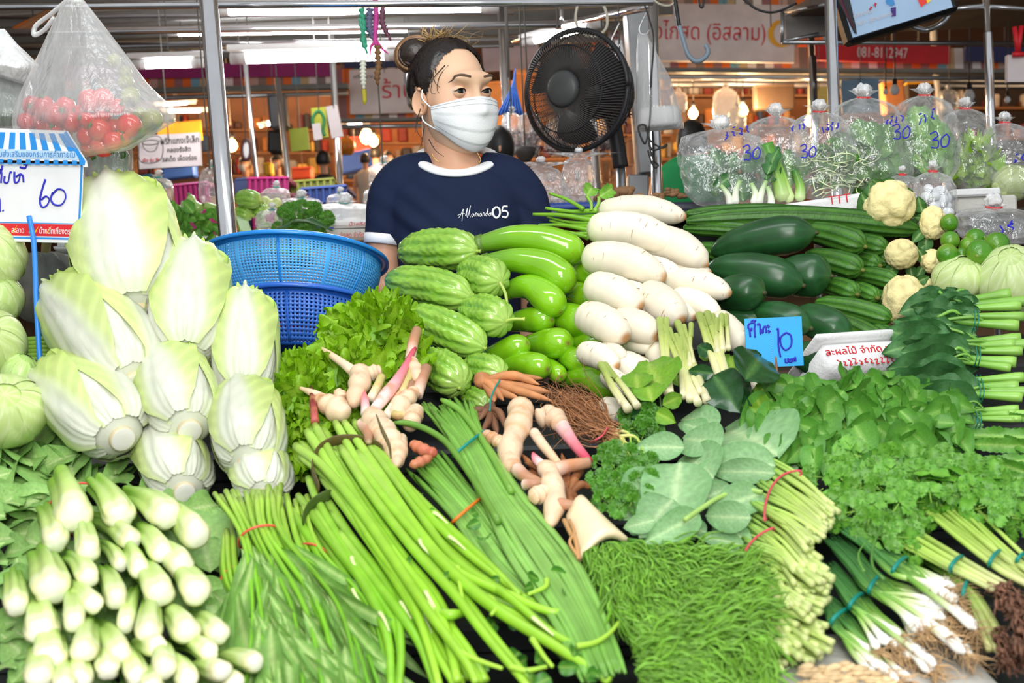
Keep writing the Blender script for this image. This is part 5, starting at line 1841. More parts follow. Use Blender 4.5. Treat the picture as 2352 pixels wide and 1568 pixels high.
 # ================================================================ celery / coriander bunches with dark roots at the right
_cel=[]
for i in range(4):
 g=Geo()
 r=np.random.default_rng(i+40)
 for k in range(5):
  a=-1.3+2.6*k/4
  V,F,C=leaf_geo(P_round,wr=0.9,curl=0.3,fold=0.25,wave=0.05,wf=2,nu=8,nv=5,jag=0.55,c_in=S(116,176,62),c_out=S(88,
150,46),seed=k)
  V=V*(0.46+0.14*math.cos(a))
  c,sn=math.cos(a),math.sin(a)
  g.add(np.stack([V[:,0]*c+V[:,1]*sn+0.14*sn,-V[:,0]*sn+V[:,1]*c+0.34+0.14*c,V[:,2]+r.uniform(-0.08,0.08)],1),
F,C*r.uniform(0.9,1.15))
 V,F,_,_=sweep([[0,0,0],[0,0.2,0.02],[0,0.45,0]],0.024,5)
 g.add(V,F,S(150,198,80))
 V,F,C=g.data()
 _cel.append(newmesh('leaf',V,F,C,m_leaf))
def celery(label,stems,leafpoly,nleaf,root,bnd,dz,seed,col=((150,196,78),(176,206,96),(210,210,150)),rad=0.0034,
dark=(120,84,66)):
 r=np.random.default_rng(seed)
 c=cH(*bnd[0])
 t=T('celery_bunch',label,'celery',P(c[0],c[1],D(c[1],dz)),'celery and coriander bunches with teal bands')
 for i,s in enumerate(stems):
  o=dz+r.uniform(-0.015,0.015)
  w=PA([(*cH(*p),D(cH(*p)[1],o+(0.05 if j==0 else 0))) for j,p in enumerate(s)])
  strand_part('stem',t,w,rad*r.uniform(0.75,1.2),m_stem,8,20,np.array([S(*q) for q in col])*r.uniform(0.88,1.1),
([0,0.7,1],[0.7,1,1.1]))
 for i,(x,y) in enumerate(poly_pts([cH(*p) for p in leafpoly],nleaf,seed,10)):
  an=r.uniform(0,6.28)
  L=r.uniform(42,74)
  o=dz-r.uniform(0,0.04)
  put(_cel[i%4],'leaf',t,P(x,y,D(y,o)),P(x+L*math.cos(an),y+0.8*L*math.sin(an),D(y,o+r.uniform(-0.01,0.02))),CAM-P(x,
y,1.6)+CU*r.uniform(-0.3,1.2)+CR*r.uniform(-0.6,0.6),r.uniform(0.9,1.2))
 g=Geo()
 for (x,y,n,sp) in root:
  for k in range(n):
   a=np.array([x,y])+r.normal(0,16,2)
   e=a+np.array([20,40])+r.normal(0,sp,2)
   strand(g,PA([(*cH(*p),D(cH(*p)[1],dz-0.02+r.uniform(-0.03,0.03))) for p in [a,(a+e)/2+r.normal(0,14,2),e]]),
r.uniform(0.0006,0.002),4,8,S(*dark)*r.uniform(0.6,1.5),([0,1],[1.3,0.3]))
 if root:
  tag(mkg('root_fibre',g,m_brown,t),'earthy brown roots',kind='stuff')
 b0,b1=cH(*bnd[0]),cH(*bnd[1])
 band('rubber_band',(b0[0],b0[1],D(b0[1],dz)),(b1[0],b1[1],D(b1[1],dz)),0.028,m_rubber_teal,t,0.0024,(-6,-4))
 return t
def fan(a0,a1,b0,b1,c0,c1,n,seed,j=10):
 r=np.random.default_rng(seed)
 out=[]
 for i in range(n):
  k=(i+0.5)/n
  out.append([np.array(p)*(1-k)+np.array(q)*k+r.normal(0,j if m!=1 else j*0.5,2) for m,(p,q) in enumerate(((a0,
a1),(b0,b1),(c0,c1)))])
 return out
celery('celery bunch just above the spring onions, leaves spreading left',fan((560,640),(480,760),(1000,930),(960,
1000),(1230,1060),(1190,1110),11,1),[(300,480),(520,400),(700,440),(760,600),(700,760),(520,800),(380,700),(300,
600)],60,[(1220,1080,50,30),(1240,1140,40,30)],((960,1000),(1020,925)),-0.05,1)
celery('celery bunch in the middle of the right side with long pale stalks',fan((820,560),(640,560),(1210,900),
(1160,970),(1400,1020),(1380,1110),12,2),[(620,430),(800,400),(960,470),(940,620),(800,740),(640,640)],50,[(1300,
1130,50,30),(1310,1230,60,36),(1260,1180,50,30)],((1160,975),(1220,895)),-0.06,2)
celery('celery bunch at the right edge with the feathery coriander top',fan((930,560),(860,620),(1340,920),(1250,
1010),(1500,1040),(1450,1120),9,3),[(900,420),(1060,480),(1333,520),(1400,800),(1200,760),(1000,640)],60,[(1320,
1290,50,30),(1290,1360,50,30)],((1300,960),(1350,910)),-0.07,3)
celery('celery bunch under the others, low stalks and root stubs by the dark floor',fan((700,820),(800,960),(1040,
1060),(1040,1130),(1280,1390),(1150,1400),10,4),[(600,760),(760,780),(740,900),(640,880)],16,[(1240,1400,40,26),
(1230,1450,30,26),(1210,1330,40,26),(1300,1420,40,24)],((1030,1140),(1060,1040)),-0.02,4,((120,170,66),(140,176,
76),(196,196,130)),0.0036)
put_px(_cel[1],bpy.data.objects['celery_bunch.002'] if 'celery_bunch.002' in bpy.data.objects else t,cH(1010,590),
cH(1020,470),-0.12,None,1.3)
# ================================================================ spring onions
def onions(label,src,tie,bulbs,n,dz,seed,tail=()):
 r=np.random.default_rng(seed)
 c=cH(*tie[0])
 t=T('spring_onion_bunch',label,'spring onions',P(c[0],c[1],D(c[1],dz)),'spring onion bunches with teal bands')
 t0,t1=np.array(tie[0],float),np.array(tie[1],float)
 s0,s1=np.array(src[0],float),np.array(src[1],float)
 gr=Geo()
 for i in range(n):
  k=(i+0.5)/n
  b=np.array(bulbs[i%len(bulbs)],float)+(r.normal(0,16,2) if i>=len(bulbs) else 0)
  tt_=t0*(1-k)+t1*k+r.normal(0,5,2)
  ss=s0*(1-k)+s1*k+r.normal(0,12,2)
  o=dz+(r.uniform(-0.01,0.012) if i<len(bulbs) else 0.02)
  pts=[ss,(ss+tt_)/2+r.normal(0,6,2),tt_,tt_*0.45+b*0.55+r.normal(0,8,2),b]
  w=PA([(*cH(*p),D(cH(*p)[1],o)) for p in pts])
  nn=30
  path=spline(w,nn)
  u=np.linspace(0,1,nn)
  V,F,tv,aa=sweep(path,np.interp(u,[0,0.5,0.8,0.9,0.95,0.985,1],[0.8,1.0,1.05,1.5,2.1,1.7,0.6])*0.0028*r.uniform(0.85,
1.25),9)
  cc=np.array([S(62,116,62),S(78,134,66),S(132,180,74),S(200,218,150),S(250,250,240),S(252,252,246)])
  C=np.stack([np.interp(tv,[0,0.45,0.66,0.78,0.87,1],cc[:,q]) for q in range(3)],1)
  mk('onion',V,F,m_stem,t,C)
  e=path[-1]
  dirn=(path[-1]-path[-3])/np.linalg.norm(path[-1]-path[-3])
  for q in range(14):
   ee=e+dirn*r.uniform(0.008,0.026)+CR*r.normal(0,0.012)-CU*r.normal(0.004,0.012)
   strand(gr,[e,(e+ee)/2+r.normal(0,0.004,3),ee],r.uniform(0.0003,0.0007),4,6,S(214,176,128)*r.uniform(0.6,1.15),
([0,1],[1.3,0.5]))
 tag(mkg('root_fibre',gr,m_brown,t),'tangled tan roots',kind='stuff')
 b0,b1=tie
 b0,b1=cH(*b0),cH(*b1)
 band('rubber_band',(b0[0],b0[1],D(b0[1],dz)),(b1[0],b1[1],D(b1[1],dz)),0.024,m_rubber_teal,t,0.0024,(-5,-3))
 return t
on1=onions('spring onion bunch furthest back, its bulbs under the celery roots',((340,740),(420,720)),((665,1010),
(735,930)),[(985,1075),(925,1085),(960,1120),(1000,1150),(900,1130),(1030,1230),(1095,1290),(1060,1265)],22,-0.03,
1)
on2=onions('spring onion bunch second from the back with a curled loose leaf',((310,850),(400,820)),((545,1110),
(605,1020)),[(935,1240),(955,1195),(915,1160),(870,1290),(830,1300),(880,1250),(800,1310),(1010,1370),(960,1330),
(1035,1415)],24,-0.015,2)
on3=onions('spring onion bunch third from the back, fat white bulbs bundled low',((300,1000),(370,960)),((445,
1190),(510,1115)),[(705,1325),(685,1385),(590,1395),(640,1370),(810,1420),(885,1480),(770,1440),(860,1510),(720,
1400)],18,0.0,3)
on4=onions('nearest spring onion bunch, bent stems curling to the bottom edge',((290,1140),(350,1130)),((350,1270),
(430,1195)),[(545,1410),(600,1490),(650,1520),(580,1545),(530,1500),(690,1560),(760,1560)],13,0.01,4)
strand_part('loose_leaf',on2,PA([(*cH(*p),D(cH(*p)[1],-0.09)) for p in [(620,1040),(565,980),(565,880),(610,760),
(640,640)]]),0.0022,m_stem,7,22,S(88,140,62),([0,1],[1,0.4]))
strand_part('loose_leaf',on2,PA([(*cH(*p),D(cH(*p)[1],-0.09)) for p in [(520,1000),(495,950),(495,900),(530,850)]]),
0.0016,m_stem,7,16,S(104,156,66),([0,1],[1,0.4]))
# ================================================================ lemongrass, lime leaves
def lemongrass(label,sts,dz,seed,bandy=None):
 r=np.random.default_rng(seed)
 c=cC(*sts[0][0])
 t=T('lemongrass_bundle',label,'lemongrass',P(c[0],c[1],D(c[1],dz)),'lemongrass bundles leaning on the daikons')
 for i,(a,b,w) in enumerate(sts):
  pa,pb=cC(*a),cC(*b)
  d0,d1=D(pa[1],dz-0.02),D(pb[1],dz-0.03)
  A_,B_=P(*pa,d0),P(*pb,d1)
  R0=w/2.8/2*d0/FPX
  V,F,tt,aa=sweep(spline([A_,(A_+B_)/2+CR*r.uniform(-0.003,0.003),B_],16),R0*np.interp(np.linspace(0,1,16),[0,
0.3,0.8,1],[1.0,0.9,1.05,1.15]),10)
  cc=np.array([S(150,176,84),S(190,204,110),S(226,226,160),S(240,232,190)])*r.uniform(0.9,1.06)
  C=np.stack([np.interp(tt,np.linspace(0,1,4),cc[:,q]) for q in range(3)],1)
  C=C*(1-0.12*(np.sin(aa*4+i)>0.75))[:,None]
  C[-2]=S(200,200,140)
  s=mk('stalk',V,F,m_white,t,C)
  # loose outer sheath that peels at the top
  ax=(A_-B_)/np.linalg.norm(A_-B_)
  V,F,tt,aa=sweep([A_-ax*0.05,A_-ax*0.02,A_+ax*0.004],[R0*0.95,R0*1.04,R0*1.12],9,cap=False)
  mk('sheath',V,F,m_white,s,S(160,178,92))
 return t
lemongrass('lemongrass stalks leaning in front of the lower daikons at the left',[((885,830),(930,1290),46),((925,
830),(950,1300),40),((910,880),(1130,1360),44),((950,890),(1110,1330),30),((1000,850),(1190,1350),46),((1040,870),
(1100,1110),30),((1085,860),(1075,1130),34),((1020,950),(1035,1320),36),((990,930),(1150,1300),34),((1050,1000),
(1075,1340),40)],-0.04,1)
lemongrass('lemongrass stalks at the right, standing by the blue price card',[((1140,800),(1280,1230),50),((1190,
790),(1335,1280),48),((1160,820),(1300,1250),36),((1250,830),(1255,1040),36),((1280,800),(1290,1020),34),((1310,
800),(1325,1010),30),((1225,800),(1310,1150),30)],-0.05,2)
lemongrass('two green lemongrass stalks lying flat above the coriander leaves',[((510,1120),(680,1400),50),((535,
1120),(740,1380),44),((520,1150),(640,1360),34)],-0.06,3)
_lim=[newmesh('leaf',*leaf_geo(P_ovate,wr=0.62,curl=0.3+0.2*i,fold=0.25,wave=0.02,nu=12,nv=9,c_in=S(40,84,40),
c_out=S(30,72,34),rib=S(90,136,70),seed=i),veg('lime_leaf',0.2,0.05,60,0.15,20,0.45,coat=0.1)) for i in range(2)]
_lim2=[newmesh('leaf',*leaf_geo(P_ovate,wr=0.62,curl=0.2+0.3*i,fold=0.3,wave=0.03,nu=12,nv=9,c_in=S(128,176,48),
c_out=S(104,156,42),rib=S(176,206,90),seed=i),m_leaf) for i in range(2)]
tl=T('kaffir_lime_leaves','glossy dark and yellow-green lime leaf sprigs between lemongrass and price card','lime leaves',
P(1620,920,1.9))
for b,tp,w,m,o in [((1230,1170),(1060,1150),1.0,0,-0.09),((1230,1180),(1370,1380),1.1,0,-0.10),((1340,1280),(1490,
1210),1.2,0,-0.09),((1430,1210),(1575,1000),1.1,0,-0.17),((1330,1330),(1480,1410),1.0,0,-0.08),((1230,1050),(1110,
980),0.9,0,-0.08),((890,1290),(790,1050),1.3,1,-0.08),((740,1270),(730,1140),1.3,2,-0.08),((830,1350),(800,1210),
1.2,2,-0.09),((720,1340),(770,1260),1.1,1,-0.07),((900,1370),(1040,1310),0.9,2,-0.08),((1500,1320),(1560,1440),
0.9,2,-0.09),((1360,1190),(1330,1020),0.9,1,-0.06),((1380,1200),(1440,1130),1.1,2,-0.05),((1560,1250),(1500,1330),
0.9,2,-0.08),((860,1420),(980,1480),1.1,2,-0.07),((700,1450),(800,1420),1.2,0,-0.05),((1000,1250),(985,1160),0.7,
1,-0.04),((1190,1090),(1165,1010),0.9,1,-0.03)]:
 ms=_lim if m==0 else (_lim2 if m==2 else [_lim2[0],_bas[0]])
 put_px(ms[int(b[0])%2],tl,cC(*b),cC(*tp),o,None,w)
for a,b in [((1240,1180),(1340,1420)),((1430,1220),(1400,1420)),((880,1300),(900,1450))]:
 tube('twig',PA([(*cC(*a),D(cC(*a)[1],-0.08)),(*cC(*b),D(cC(*b)[1],-0.06))]),0.0016,m_stem,tl,6,col=S(70,104,44),
sp=False)
 # ================================================================ blue price card on a stick
m_cardb=cm(G(52,178,246),0.45,name='blue corrugated card')
pc=T('price_sign','small sky-blue price card on a wooden stick, hand-lettered with the number 10','price card',
P(1790,925,1.94))
o,R,w,h,org=panel('card',[(1710,732),(1841,726),(1716,845)],1.97,0.003,m_cardb,pc)
tube('stick',PA([(1778,780,1.976),(1784,850,1.968),(1793,925,1.955)]),0.0022,m_wood,pc,8)
def ink(name,parent,strokes,R,org,sx,sy,r,mat,off=0.0006):
 """marker strokes on a flat board; strokes in board units from its top-left corner"""
 g=Geo()
 for s in strokes:
  pts=np.array([org+R[:,0]*x*sx-R[:,2]*y*sy-R[:,1]*off for x,y in s])
  path=spline(pts,max(4,5*len(pts))) if len(pts)>2 else pts
  V,F,_,_=sweep(path,r,6,ref=R[:,1],sq=(0.3,1.0))
  g.add(V,F)
 V,F,C=g.data()
 return mk(name,V,F,mat,parent)
 # card frame in crop D pixels: x 25..420, y 915..1240
cd=lambda pts:[((x-28)/392,(y-930)/310) for x,y in pts]
ink('hand_lettering',pc,[cd(s) for s in [[(62,1045),(58,1000),(50,985),(56,965),(80,958),(96,965),(92,1000),(94,
1050)],[(62,1000),(74,992),(70,1010)],[(70,950),(86,942),(98,950),(104,938)],[(112,975),(124,965),(132,980),(132,
1025),(138,1028)],[(146,1000),(140,1018),(150,1022),(152,1000),(160,985),(170,985),(172,1025)],[(182,975),(190,
985),(184,992),(198,982)],[(184,1008),(192,1018),(186,1026),(200,1012)],[(246,1010),(254,1000),(254,1060),(252,
1110),(262,1180)],[(262,1060),(270,1058)],[(300,1030),(268,1060),(272,1110),(300,1138),(338,1110),(340,1050),(310,
1030),(292,1040)],[(296,1190),(296,1215),(312,1212),(312,1190),(316,1215)],[(326,1192),(322,1212),(336,1214),(338,
1190)],[(346,1200),(350,1192),(352,1214)],[(358,1190),(364,1188),(364,1208),(368,1205)]]],R,org,w,h,0.0017,m_blueink)
ink('fold_line',pc,[[(0.455,y0),(0.455,y0+0.02)] for y0 in np.linspace(0.02,0.95,20)],R,org,w,h,0.0007,cm(G(130,
205,248),0.5,name='pale fold'))
# ================================================================ foam tray with red print under the luffas
ft=T('foam_tray','white foam box with red lettering under the luffas and papayas','foam box',P(1980,850,2.02))
a,b,c=P(1880,782,2.06),P(2080,768,2.10),P(1902,852,2.03)
fR,fw,fh=quadR(a,b,c)
fo=a
ctr=a+fR[:,0]*fw/2-fR[:,2]*fh/2+fR[:,1]*0.13
box('tray',ctr,(fw,0.26,fh),m_foam,ft,fR,0.014,True)
box('rim',ctr+fR[:,2]*(fh/2+0.006),(fw+0.012,0.272,0.014),m_foam,ft,fR,0.006,True)
text('lettering','ละผลไม้ จำกัด บริษัท',fR,fo+fR[:,0]*0.004-fR[:,2]*0.030-fR[:,1]*0.0006,0.018,m_red,ft,maxw=fw*0.94)
ink('print_marks',ft,[[(0.12+0.06*i+r_.uniform(-0.01,0.01),0.72+r_.uniform(-0.06,0.05)),(0.15+0.06*i,0.74+r_.uniform(-0.06,
0.06)),(0.13+0.06*i,0.84+r_.uniform(-0.05,0.05)),(0.16+0.06*i,0.86+r_.uniform(-0.06,0.04))] for i in range(12)],
fR,fo,fw,fh,0.0012,m_red)
rc=T('red_crate','red plastic crate edge showing under the foam box','crate',P(1985,870,2.06))
for i in range(3):
 box('slat',P(1985,858+14*i,2.10),(0.16,0.012,0.007),cm(G(206,60,60),0.4,name='red plastic'),rc,bev=0.002)
for i in range(5):
 box('post',P(1930+28*i,872,2.105),(0.008,0.012,0.034),cm(G(206,60,60),0.4,name='red plastic'),rc,bev=0.002)
 # white foam at the front under the cut stems
fp=T('foam_sheet','worn white foam sheet under the cut stems at the bottom edge','foam sheet',P(1880,1560,D(1560,
0.05)))
gV,gF,gN=ico(1,30,16)
sg=np.sign(gV)*np.abs(gV)**0.45
box('sheet',P(1900,1590,1.27),(0.36,0.26,0.03),m_foamdirty,fp,np.stack([CR,np.cross([0,0,1],CR),[0,0,1.0]],1),
0.008,True)
# a scatter of husk bits on it
gh=Geo()
for (x,y) in poly_pts([(1840,1530),(1960,1520),(2060,1568),(1830,1590)],160,4):
 V,F,N=ico(0.004*r_.uniform(0.5,1.3),7,5)
 gh.add(P(x,y,1.235)+V*np.array([1.5,1,0.6]),F,S(226,196,150)*r_.uniform(0.7,1.1))
tag(mkg('husk_bits',gh,m_brown,None,label='scatter of tan husk crumbs on the foam sheet at the bottom',cat='crumbs'),
kind='stuff')
# ================================================================ white price board with striped awning, blue stick
pb=T('price_board','white price board with blue striped awning and handwritten 60, on a blue stick','price board',
P(95,880,1.93))
m_wb=cm(G(252,252,255),0.35,name='board white')
m_bl=cm(G(44,150,232),0.35,name='board blue')
dB=(2.02,1.97,2.02)
o,R,w,h,org=panel('board',[(-70,375),(190,378),(-66,552)],dB,0.004,m_wb,pb,0.001)
_px=w/260.0
def onb(x,y,off=0.0):
 """a spot on the board plane, from pixels"""
 e1=(x+70)/260*w
 e2=(y-375-(x+70)*3/260)/177*h
 return org+R[:,0]*e1-R[:,2]*e2-R[:,1]*off
def flat(name,polys,mat,parent,off,fn,thick=0.0015):
 g=Geo()
 for p in polys:
  n=len(p)
  top=np.array([fn(x,y,off) for x,y in p])
  nrm=np.cross(top[1]-top[0],top[2]-top[1])
  nrm=nrm/(np.linalg.norm(nrm)+1e-12)
  if nrm@(CAM-top[0])<0:
   top=top[::-1]
   nrm=-nrm
  bot=top-nrm*thick
  V=np.concatenate([top,bot])
  side=np.array([[i,i+n,(i+1)%n+n,(i+1)%n] for i in range(n)])
  cap=[np.array([list(range(n))]),np.array([list(range(2*n-1,n-1,-1))])]
  g.add(V,cap+[side])
 V,F,C=g.data()
 return mk(name,V,F,mat,parent,None,False)
flat('awning',[[(-70,293),(155,303),(200,370),(203,384),(196,384),(188,372),(-70,366)]],m_wb,pb,0.005,onb,0.004)
flat('awning_stripe',[[(x0+14*0,305+x0*0.03),(x0+12,305.5+x0*0.03),(x0+12+sl,342+x0*0.05),(x0-2+sl,342+x0*0.05)] for x0,
sl in [(-42,-14),(-18,-10),(4,-4),(27,0),(49,4),(71,8),(93,12),(116,18),(137,26)]],m_bl,pb,0.0058,onb)
flat('awning_band',[[(-70,340),(178,350),(186,368),(-70,362)]],cm(G(190,222,246),0.4,name='pale blue print'),pb,
0.0058,onb)
flat('awning_edge',[[(-70,374),(188,378),(188,380),(-70,376)]]+[[(x,366+x*0.02),(x+10,366.3+x*0.02),(x+10,374+x*0.02),
(x,374+x*0.02)] for x in range(-60,180,21)]+[[(150,308),(155,304),(200,371),(199,380),(188,380),(186,366)]],m_bl,
pb,0.0062,onb)
flat('red_strip',[[(-70,511),(184,513),(184,540),(-70,539)]],cm(G(226,40,46),0.4,name='red strip'),pb,0.0006,onb)
flat('frame_line',[[(186,378),(190,378),(189,552),(185,552)],[(-70,541),(188,543),(188,547),(-70,545)],[(-70,508),
(185,510),(185,512),(-70,510)]],m_bl,pb,0.0008,onb)
text('lettering','ตลาดในความส่งเสริมของกรมการค้าภายใน',R,onb(-64,360,0.0064),0.013,cm(G(70,140,210),0.5,name='blue lettering'),
pb,0.0002,maxw=240*_px)
text('lettering','สะอาด   ลด   น้ำหนักเที่ยงตรง',R,onb(34,533,0.0010),0.013,m_wb,pb,0.0002,maxw=140*_px)
flat('tick',[[(34,525),(38,530),(47,516),(39,534)],[(84,525),(88,530),(97,516),(89,534)],[(112,525),(116,530),
(125,516),(117,534)]],cm(G(252,200,40),0.4,name='yellow tick'),pb,0.0012,onb)
def strokes(name,parent,ss,fn,r,mat,off=0.001):
 g=Geo()
 for s in ss:
  pts=np.array([fn(x,y,off) for x,y in s])
  path=spline(pts,max(4,5*len(pts))) if len(pts)>2 else pts
  V,F,_,_=sweep(path,r,6,ref=CAM-pts[0],sq=(0.3,1.0))
  g.add(V,F)
 V,F,C=g.data()
 return mk(name,V,F,mat,parent)
strokes('hand_lettering',pb,[[(108,411),(100,440),(97,462),(103,474),(113,470),(118,456),(110,450),(100,458)],
[(126,440),(122,456),(130,468),(146,468),(155,452),(150,437),(136,434),(126,444)],[(0,400),(6,394),(6,420)],[(14,
404),(14,418),(22,418),(26,396),(30,396)],[(36,394),(38,418),(46,416),(50,398)],[(40,406),(50,400),(56,404),(58,
418)],[(48,384),(60,386),(64,377),(56,378)],[(8,380),(6,390),(0,388)],[(0,458),(4,456),(6,486)],[(12,482),(14,
484)],[(-20,400),(-26,412),(-16,418),(-12,396)]],onb,0.0019,m_blueink)
stp=[onb(76,495,0.004),P(78,560,1.985),P(84,700,1.955),P(95,884,1.93)]
tube('stick',stp,0.0042,cm(G(52,140,240),0.35,name='blue stick'),pb,10)
# ================================================================ pumpkin, spoon, baskets
def pumpkin(label,cx,cy,r_px,d,flat_,seed):
 c=P(cx,cy,d)
 R0=r_px*d/FPX
 t=T('pumpkin',label,'pumpkin',c-np.array([0,0,R0*flat_]))
 V,F,N=ico(1,72,30)
 az=np.arctan2(V[:,1],V[:,0])
 rr=np.hypot(V[:,0],V[:,1])
 rib=1-0.14*(1-np.abs(np.sin(az*5.5))**0.6)*rr+0.015*vnoise(V,8,seed)
 W=V*rib[:,None]*R0*np.array([1,1,flat_])
 W[:,2]-=R0*0.18*np.exp(-(rr/0.3)**2)*np.sign(V[:,2])
 k=np.clip(vnoise(V,4,seed+1)*0.7+0.3,0,1)[:,None]
 mk('rind',c+W,F,m_pump,t,S(92,96,92)*(1-k)+S(140,136,124)*k)
 top=c+np.array([0,0,R0*flat_*0.8])
 tube('stem',[top,top+np.array([0.005,-0.005,0.02]),top+np.array([0.012,-0.01,0.035])],0.009,m_brown,t,8,col=S(150,
140,96))
pumpkin('grey-green ribbed pumpkin behind the napa cabbages and the blue stick',112,660,92,2.32,1.0,3)
sp_=T('soup_spoon','white ceramic soup spoon lying on the pumpkin beside the top napa cabbage','spoon',P(155,575,
2.25))
V,F,N=ico(1,24,12)
Wv=V.copy()
Wv[:,2]=np.where(V[:,2]>0,-V[:,2]*0.8+0.02,V[:,2])
ctr=P(160,566,2.25)
mk('bowl',ctr+Wv[:,:1]*0.03*CR+Wv[:,1:2]*0.018*np.array([0,1,0])+Wv[:,2:]*0.014*CU,F,cm(G(235,238,236),0.2,name='ceramic'),
sp_)
tube('handle',[ctr-CR*0.02+CU*0.002,ctr-CR*0.0+CU*0.004+np.array([0,0.04,0.004]),ctr+np.array([0.02,0.09,0.02])],
0.005,cm(G(235,238,236),0.2,name='ceramic'),sp_,8)
def basket(label,cx,ytop,ybot,rx_top,rx_bot,d,mat,matrim,seed,holes=(150,16),tilt=0.25):
 c=P(cx,ytop,d)
 Rt,Rb=rx_top*d/FPX,rx_bot*d/FPX
 H=(ybot-ytop)*d/FPX
 up=CU*1.0-(CAM-c)/np.linalg.norm(CAM-c)*tilt
 up/=np.linalg.norm(up)
 ex=CR
 ey=np.cross(up,ex)
 t=T('plastic_basket',label,'basket',c-up*H)
 nt_,nr=holes
 def pt(a,v,off=0.0):
  r=Rt*(1-v)+Rb*v+off
  r=r+0.012*math.sin(v*math.pi)
  return c-up*(H*v)+(np.cos(a)[:,None]*ex+np.sin(a)[:,None]*ey)*r
 a=np.linspace(0,2*math.pi,nt_*2,endpoint=False)
 rows=np.linspace(0.1,0.95,nr*2+1)
 V=np.concatenate([pt(a,v) for v in rows])
 n2=nt_*2
 Fq=[]
 for i in range(nr*2):
  j=np.arange(n2)
  if i%2==1:
  # every other cell is an open hole
   keep=(j%2==0)|(((j//2)%25)==0)
   j=j[keep]
  Fq.append(np.stack([i*n2+j,i*n2+(j+1)%n2,(i+1)*n2+(j+1)%n2,(i+1)*n2+j],-1))
 wall=mk('basket_wall',V,[np.concatenate(Fq)],mat,t)
 md=wall.modifiers.new('thick','SOLIDIFY')
 md.thickness=0.003
 # rim: an outward lip
 prof=[(0.1,0.0,0.0),(0.0,0.002,0.0),(-0.02,0.004,0.0),(-0.03,0.014,0),(0.0,0.018,0),(0.07,0.018,0),(0.07,0.015,
0),(0.01,0.012,0),(0.1,0.002,0)]
 a2=np.linspace(0,2*math.pi,96,endpoint=False)
 V=np.concatenate([pt(a2,v,o_) for v,o_,_ in prof])
 mk('rim',V,ringfaces(len(prof),96,False),matrim,t)
 V=np.concatenate([pt(a2,0.95,0.0),pt(a2,1.0,0.003),pt(a2,1.0,-0.01)])
 V=np.concatenate([V,[c-up*H]])
 Fs=ringfaces(3,96,False)
 j=np.arange(96)
 Fs.append(np.stack([192+j,192+(j+1)%96,np.full(96,288)],-1))
 mk('base',V,Fs,matrim,t)
 for k in range(6):
  a3=np.array([2*math.pi*(k+0.5)/6])
  tube('rib',np.array([pt(a3,v,0.002)[0] for v in np.linspace(0.08,0.97,8)]),0.0026,matrim,t,6,sp=False)
 return t
basket('bright blue perforated plastic basket stacked upright in front of the steel pole',675,598,706,196,152,
2.42,m_blue,cm(G(40,140,228),0.25,name='blue rim'),1)
basket('deep blue perforated plastic basket underneath the bright blue one',690,712,830,172,130,2.36,m_blue2,cm(G(44,
104,206),0.3,name='deep blue rim'),2,(110,12),0.3)
# folded dark leaf by the napa
dl=T('loose_kale_leaf','loose dark green leaf between the napa cabbage and the blue basket','leaf',P(600,760,2.12))
put(_kal[1],'leaf',dl,P(566,688,2.12),P(622,778,2.14),CAM-P(600,740,2.1),1.3)
put(_kal[3],'leaf',dl,P(570,700,2.13),P(632,700,2.16),CAM-P(600,740,2.1),1.4)
# green stalks showing behind the blue stick
gs=T('flower_stems','thick green stalks lying behind the blue stick, beside the left cabbages','stalks',P(90,800,
2.05))
for i in range(6):
 tube('stalk',PA([(50,780+9*i,2.06),(85,778+9*i,2.05),(128,776+10*i,2.06)]),0.0045,m_stem,gs,8,col=S(150,196,70))
 # ================================================================ bags of vegetables at the right
def bag_shape(c,w,h,depth,seed,tie=0.10,lean=(0,0),wr=0.02,bottom=0.72,nseg=56,nr=44,neck=0.12):
 """inflated bag from a flat bottom up to a tied neck and its tuft; c is the centre of the foot"""
 r=np.random.default_rng(seed)
 u=np.linspace(0,1,nr)
 path=c+CU*(h*u)[:,None]+(CR*lean[0]+np.array([0,1,0])*lean[1])*(u**1.5)[:,None]
 wp=np.interp(u,[0,0.01,0.05,0.2,0.5,0.72,0.84,0.90,0.93,0.955,1.0],[0.02,0.55*bottom,bottom,0.92,1,0.94,0.74,
0.4,neck,neck*1.5,neck*2.4])
 dp=np.interp(u,[0,0.01,0.05,0.2,0.5,0.72,0.84,0.90,0.93,0.955,1.0],[0.02,0.4,0.75,1,0.95,0.85,0.6,0.36,neck*1.2,
neck*1.3,neck*2.2])
 A=np.linspace(0,2*math.pi,nseg,endpoint=False)
 ca,sa=np.cos(A),np.sin(A)
 # squarish section
 q=(np.abs(ca)**3+np.abs(sa)**3)**(-1/3)
 ph=r.uniform(0,6.28,8)
 crease=1+wr*np.sin(A*7+ph[0]+u[:,None]*3)+wr*0.8*np.sin(A*13+ph[1]-u[:,None]*9)+wr*0.8*np.sin(u[:,None]*26+3*np.sin(A*3+ph[2]))
 pleat=1+0.18*np.clip((u[:,None]-0.72)/0.2,0,1)*np.sin(A*11+ph[3])+0.5*np.clip((u[:,None]-0.955)/0.05,0,1)*np.sin(A*5+ph[4])
 X=ca*q*(w/2)*wp[:,None]*crease*pleat
 Y=sa*q*(depth/2)*dp[:,None]*crease*pleat
 V=path[:,None]+X[...,None]*CR+Y[...,None]*np.array([0,1,0.0])
 V=V.reshape(-1,3)
 F=ringfaces(nr,nseg,False)
 b=len(V)
 V=np.concatenate([V,[path[0]]])
 j=np.arange(nseg)
 F.append(np.stack([np.full(nseg,b),(j+1)%nseg,j],-1))
 # neck centre for the tie
 kn=int(0.93*nr)
 return V,F,path[kn],w/2*neck
BAGG='clear bags of greens along the right'
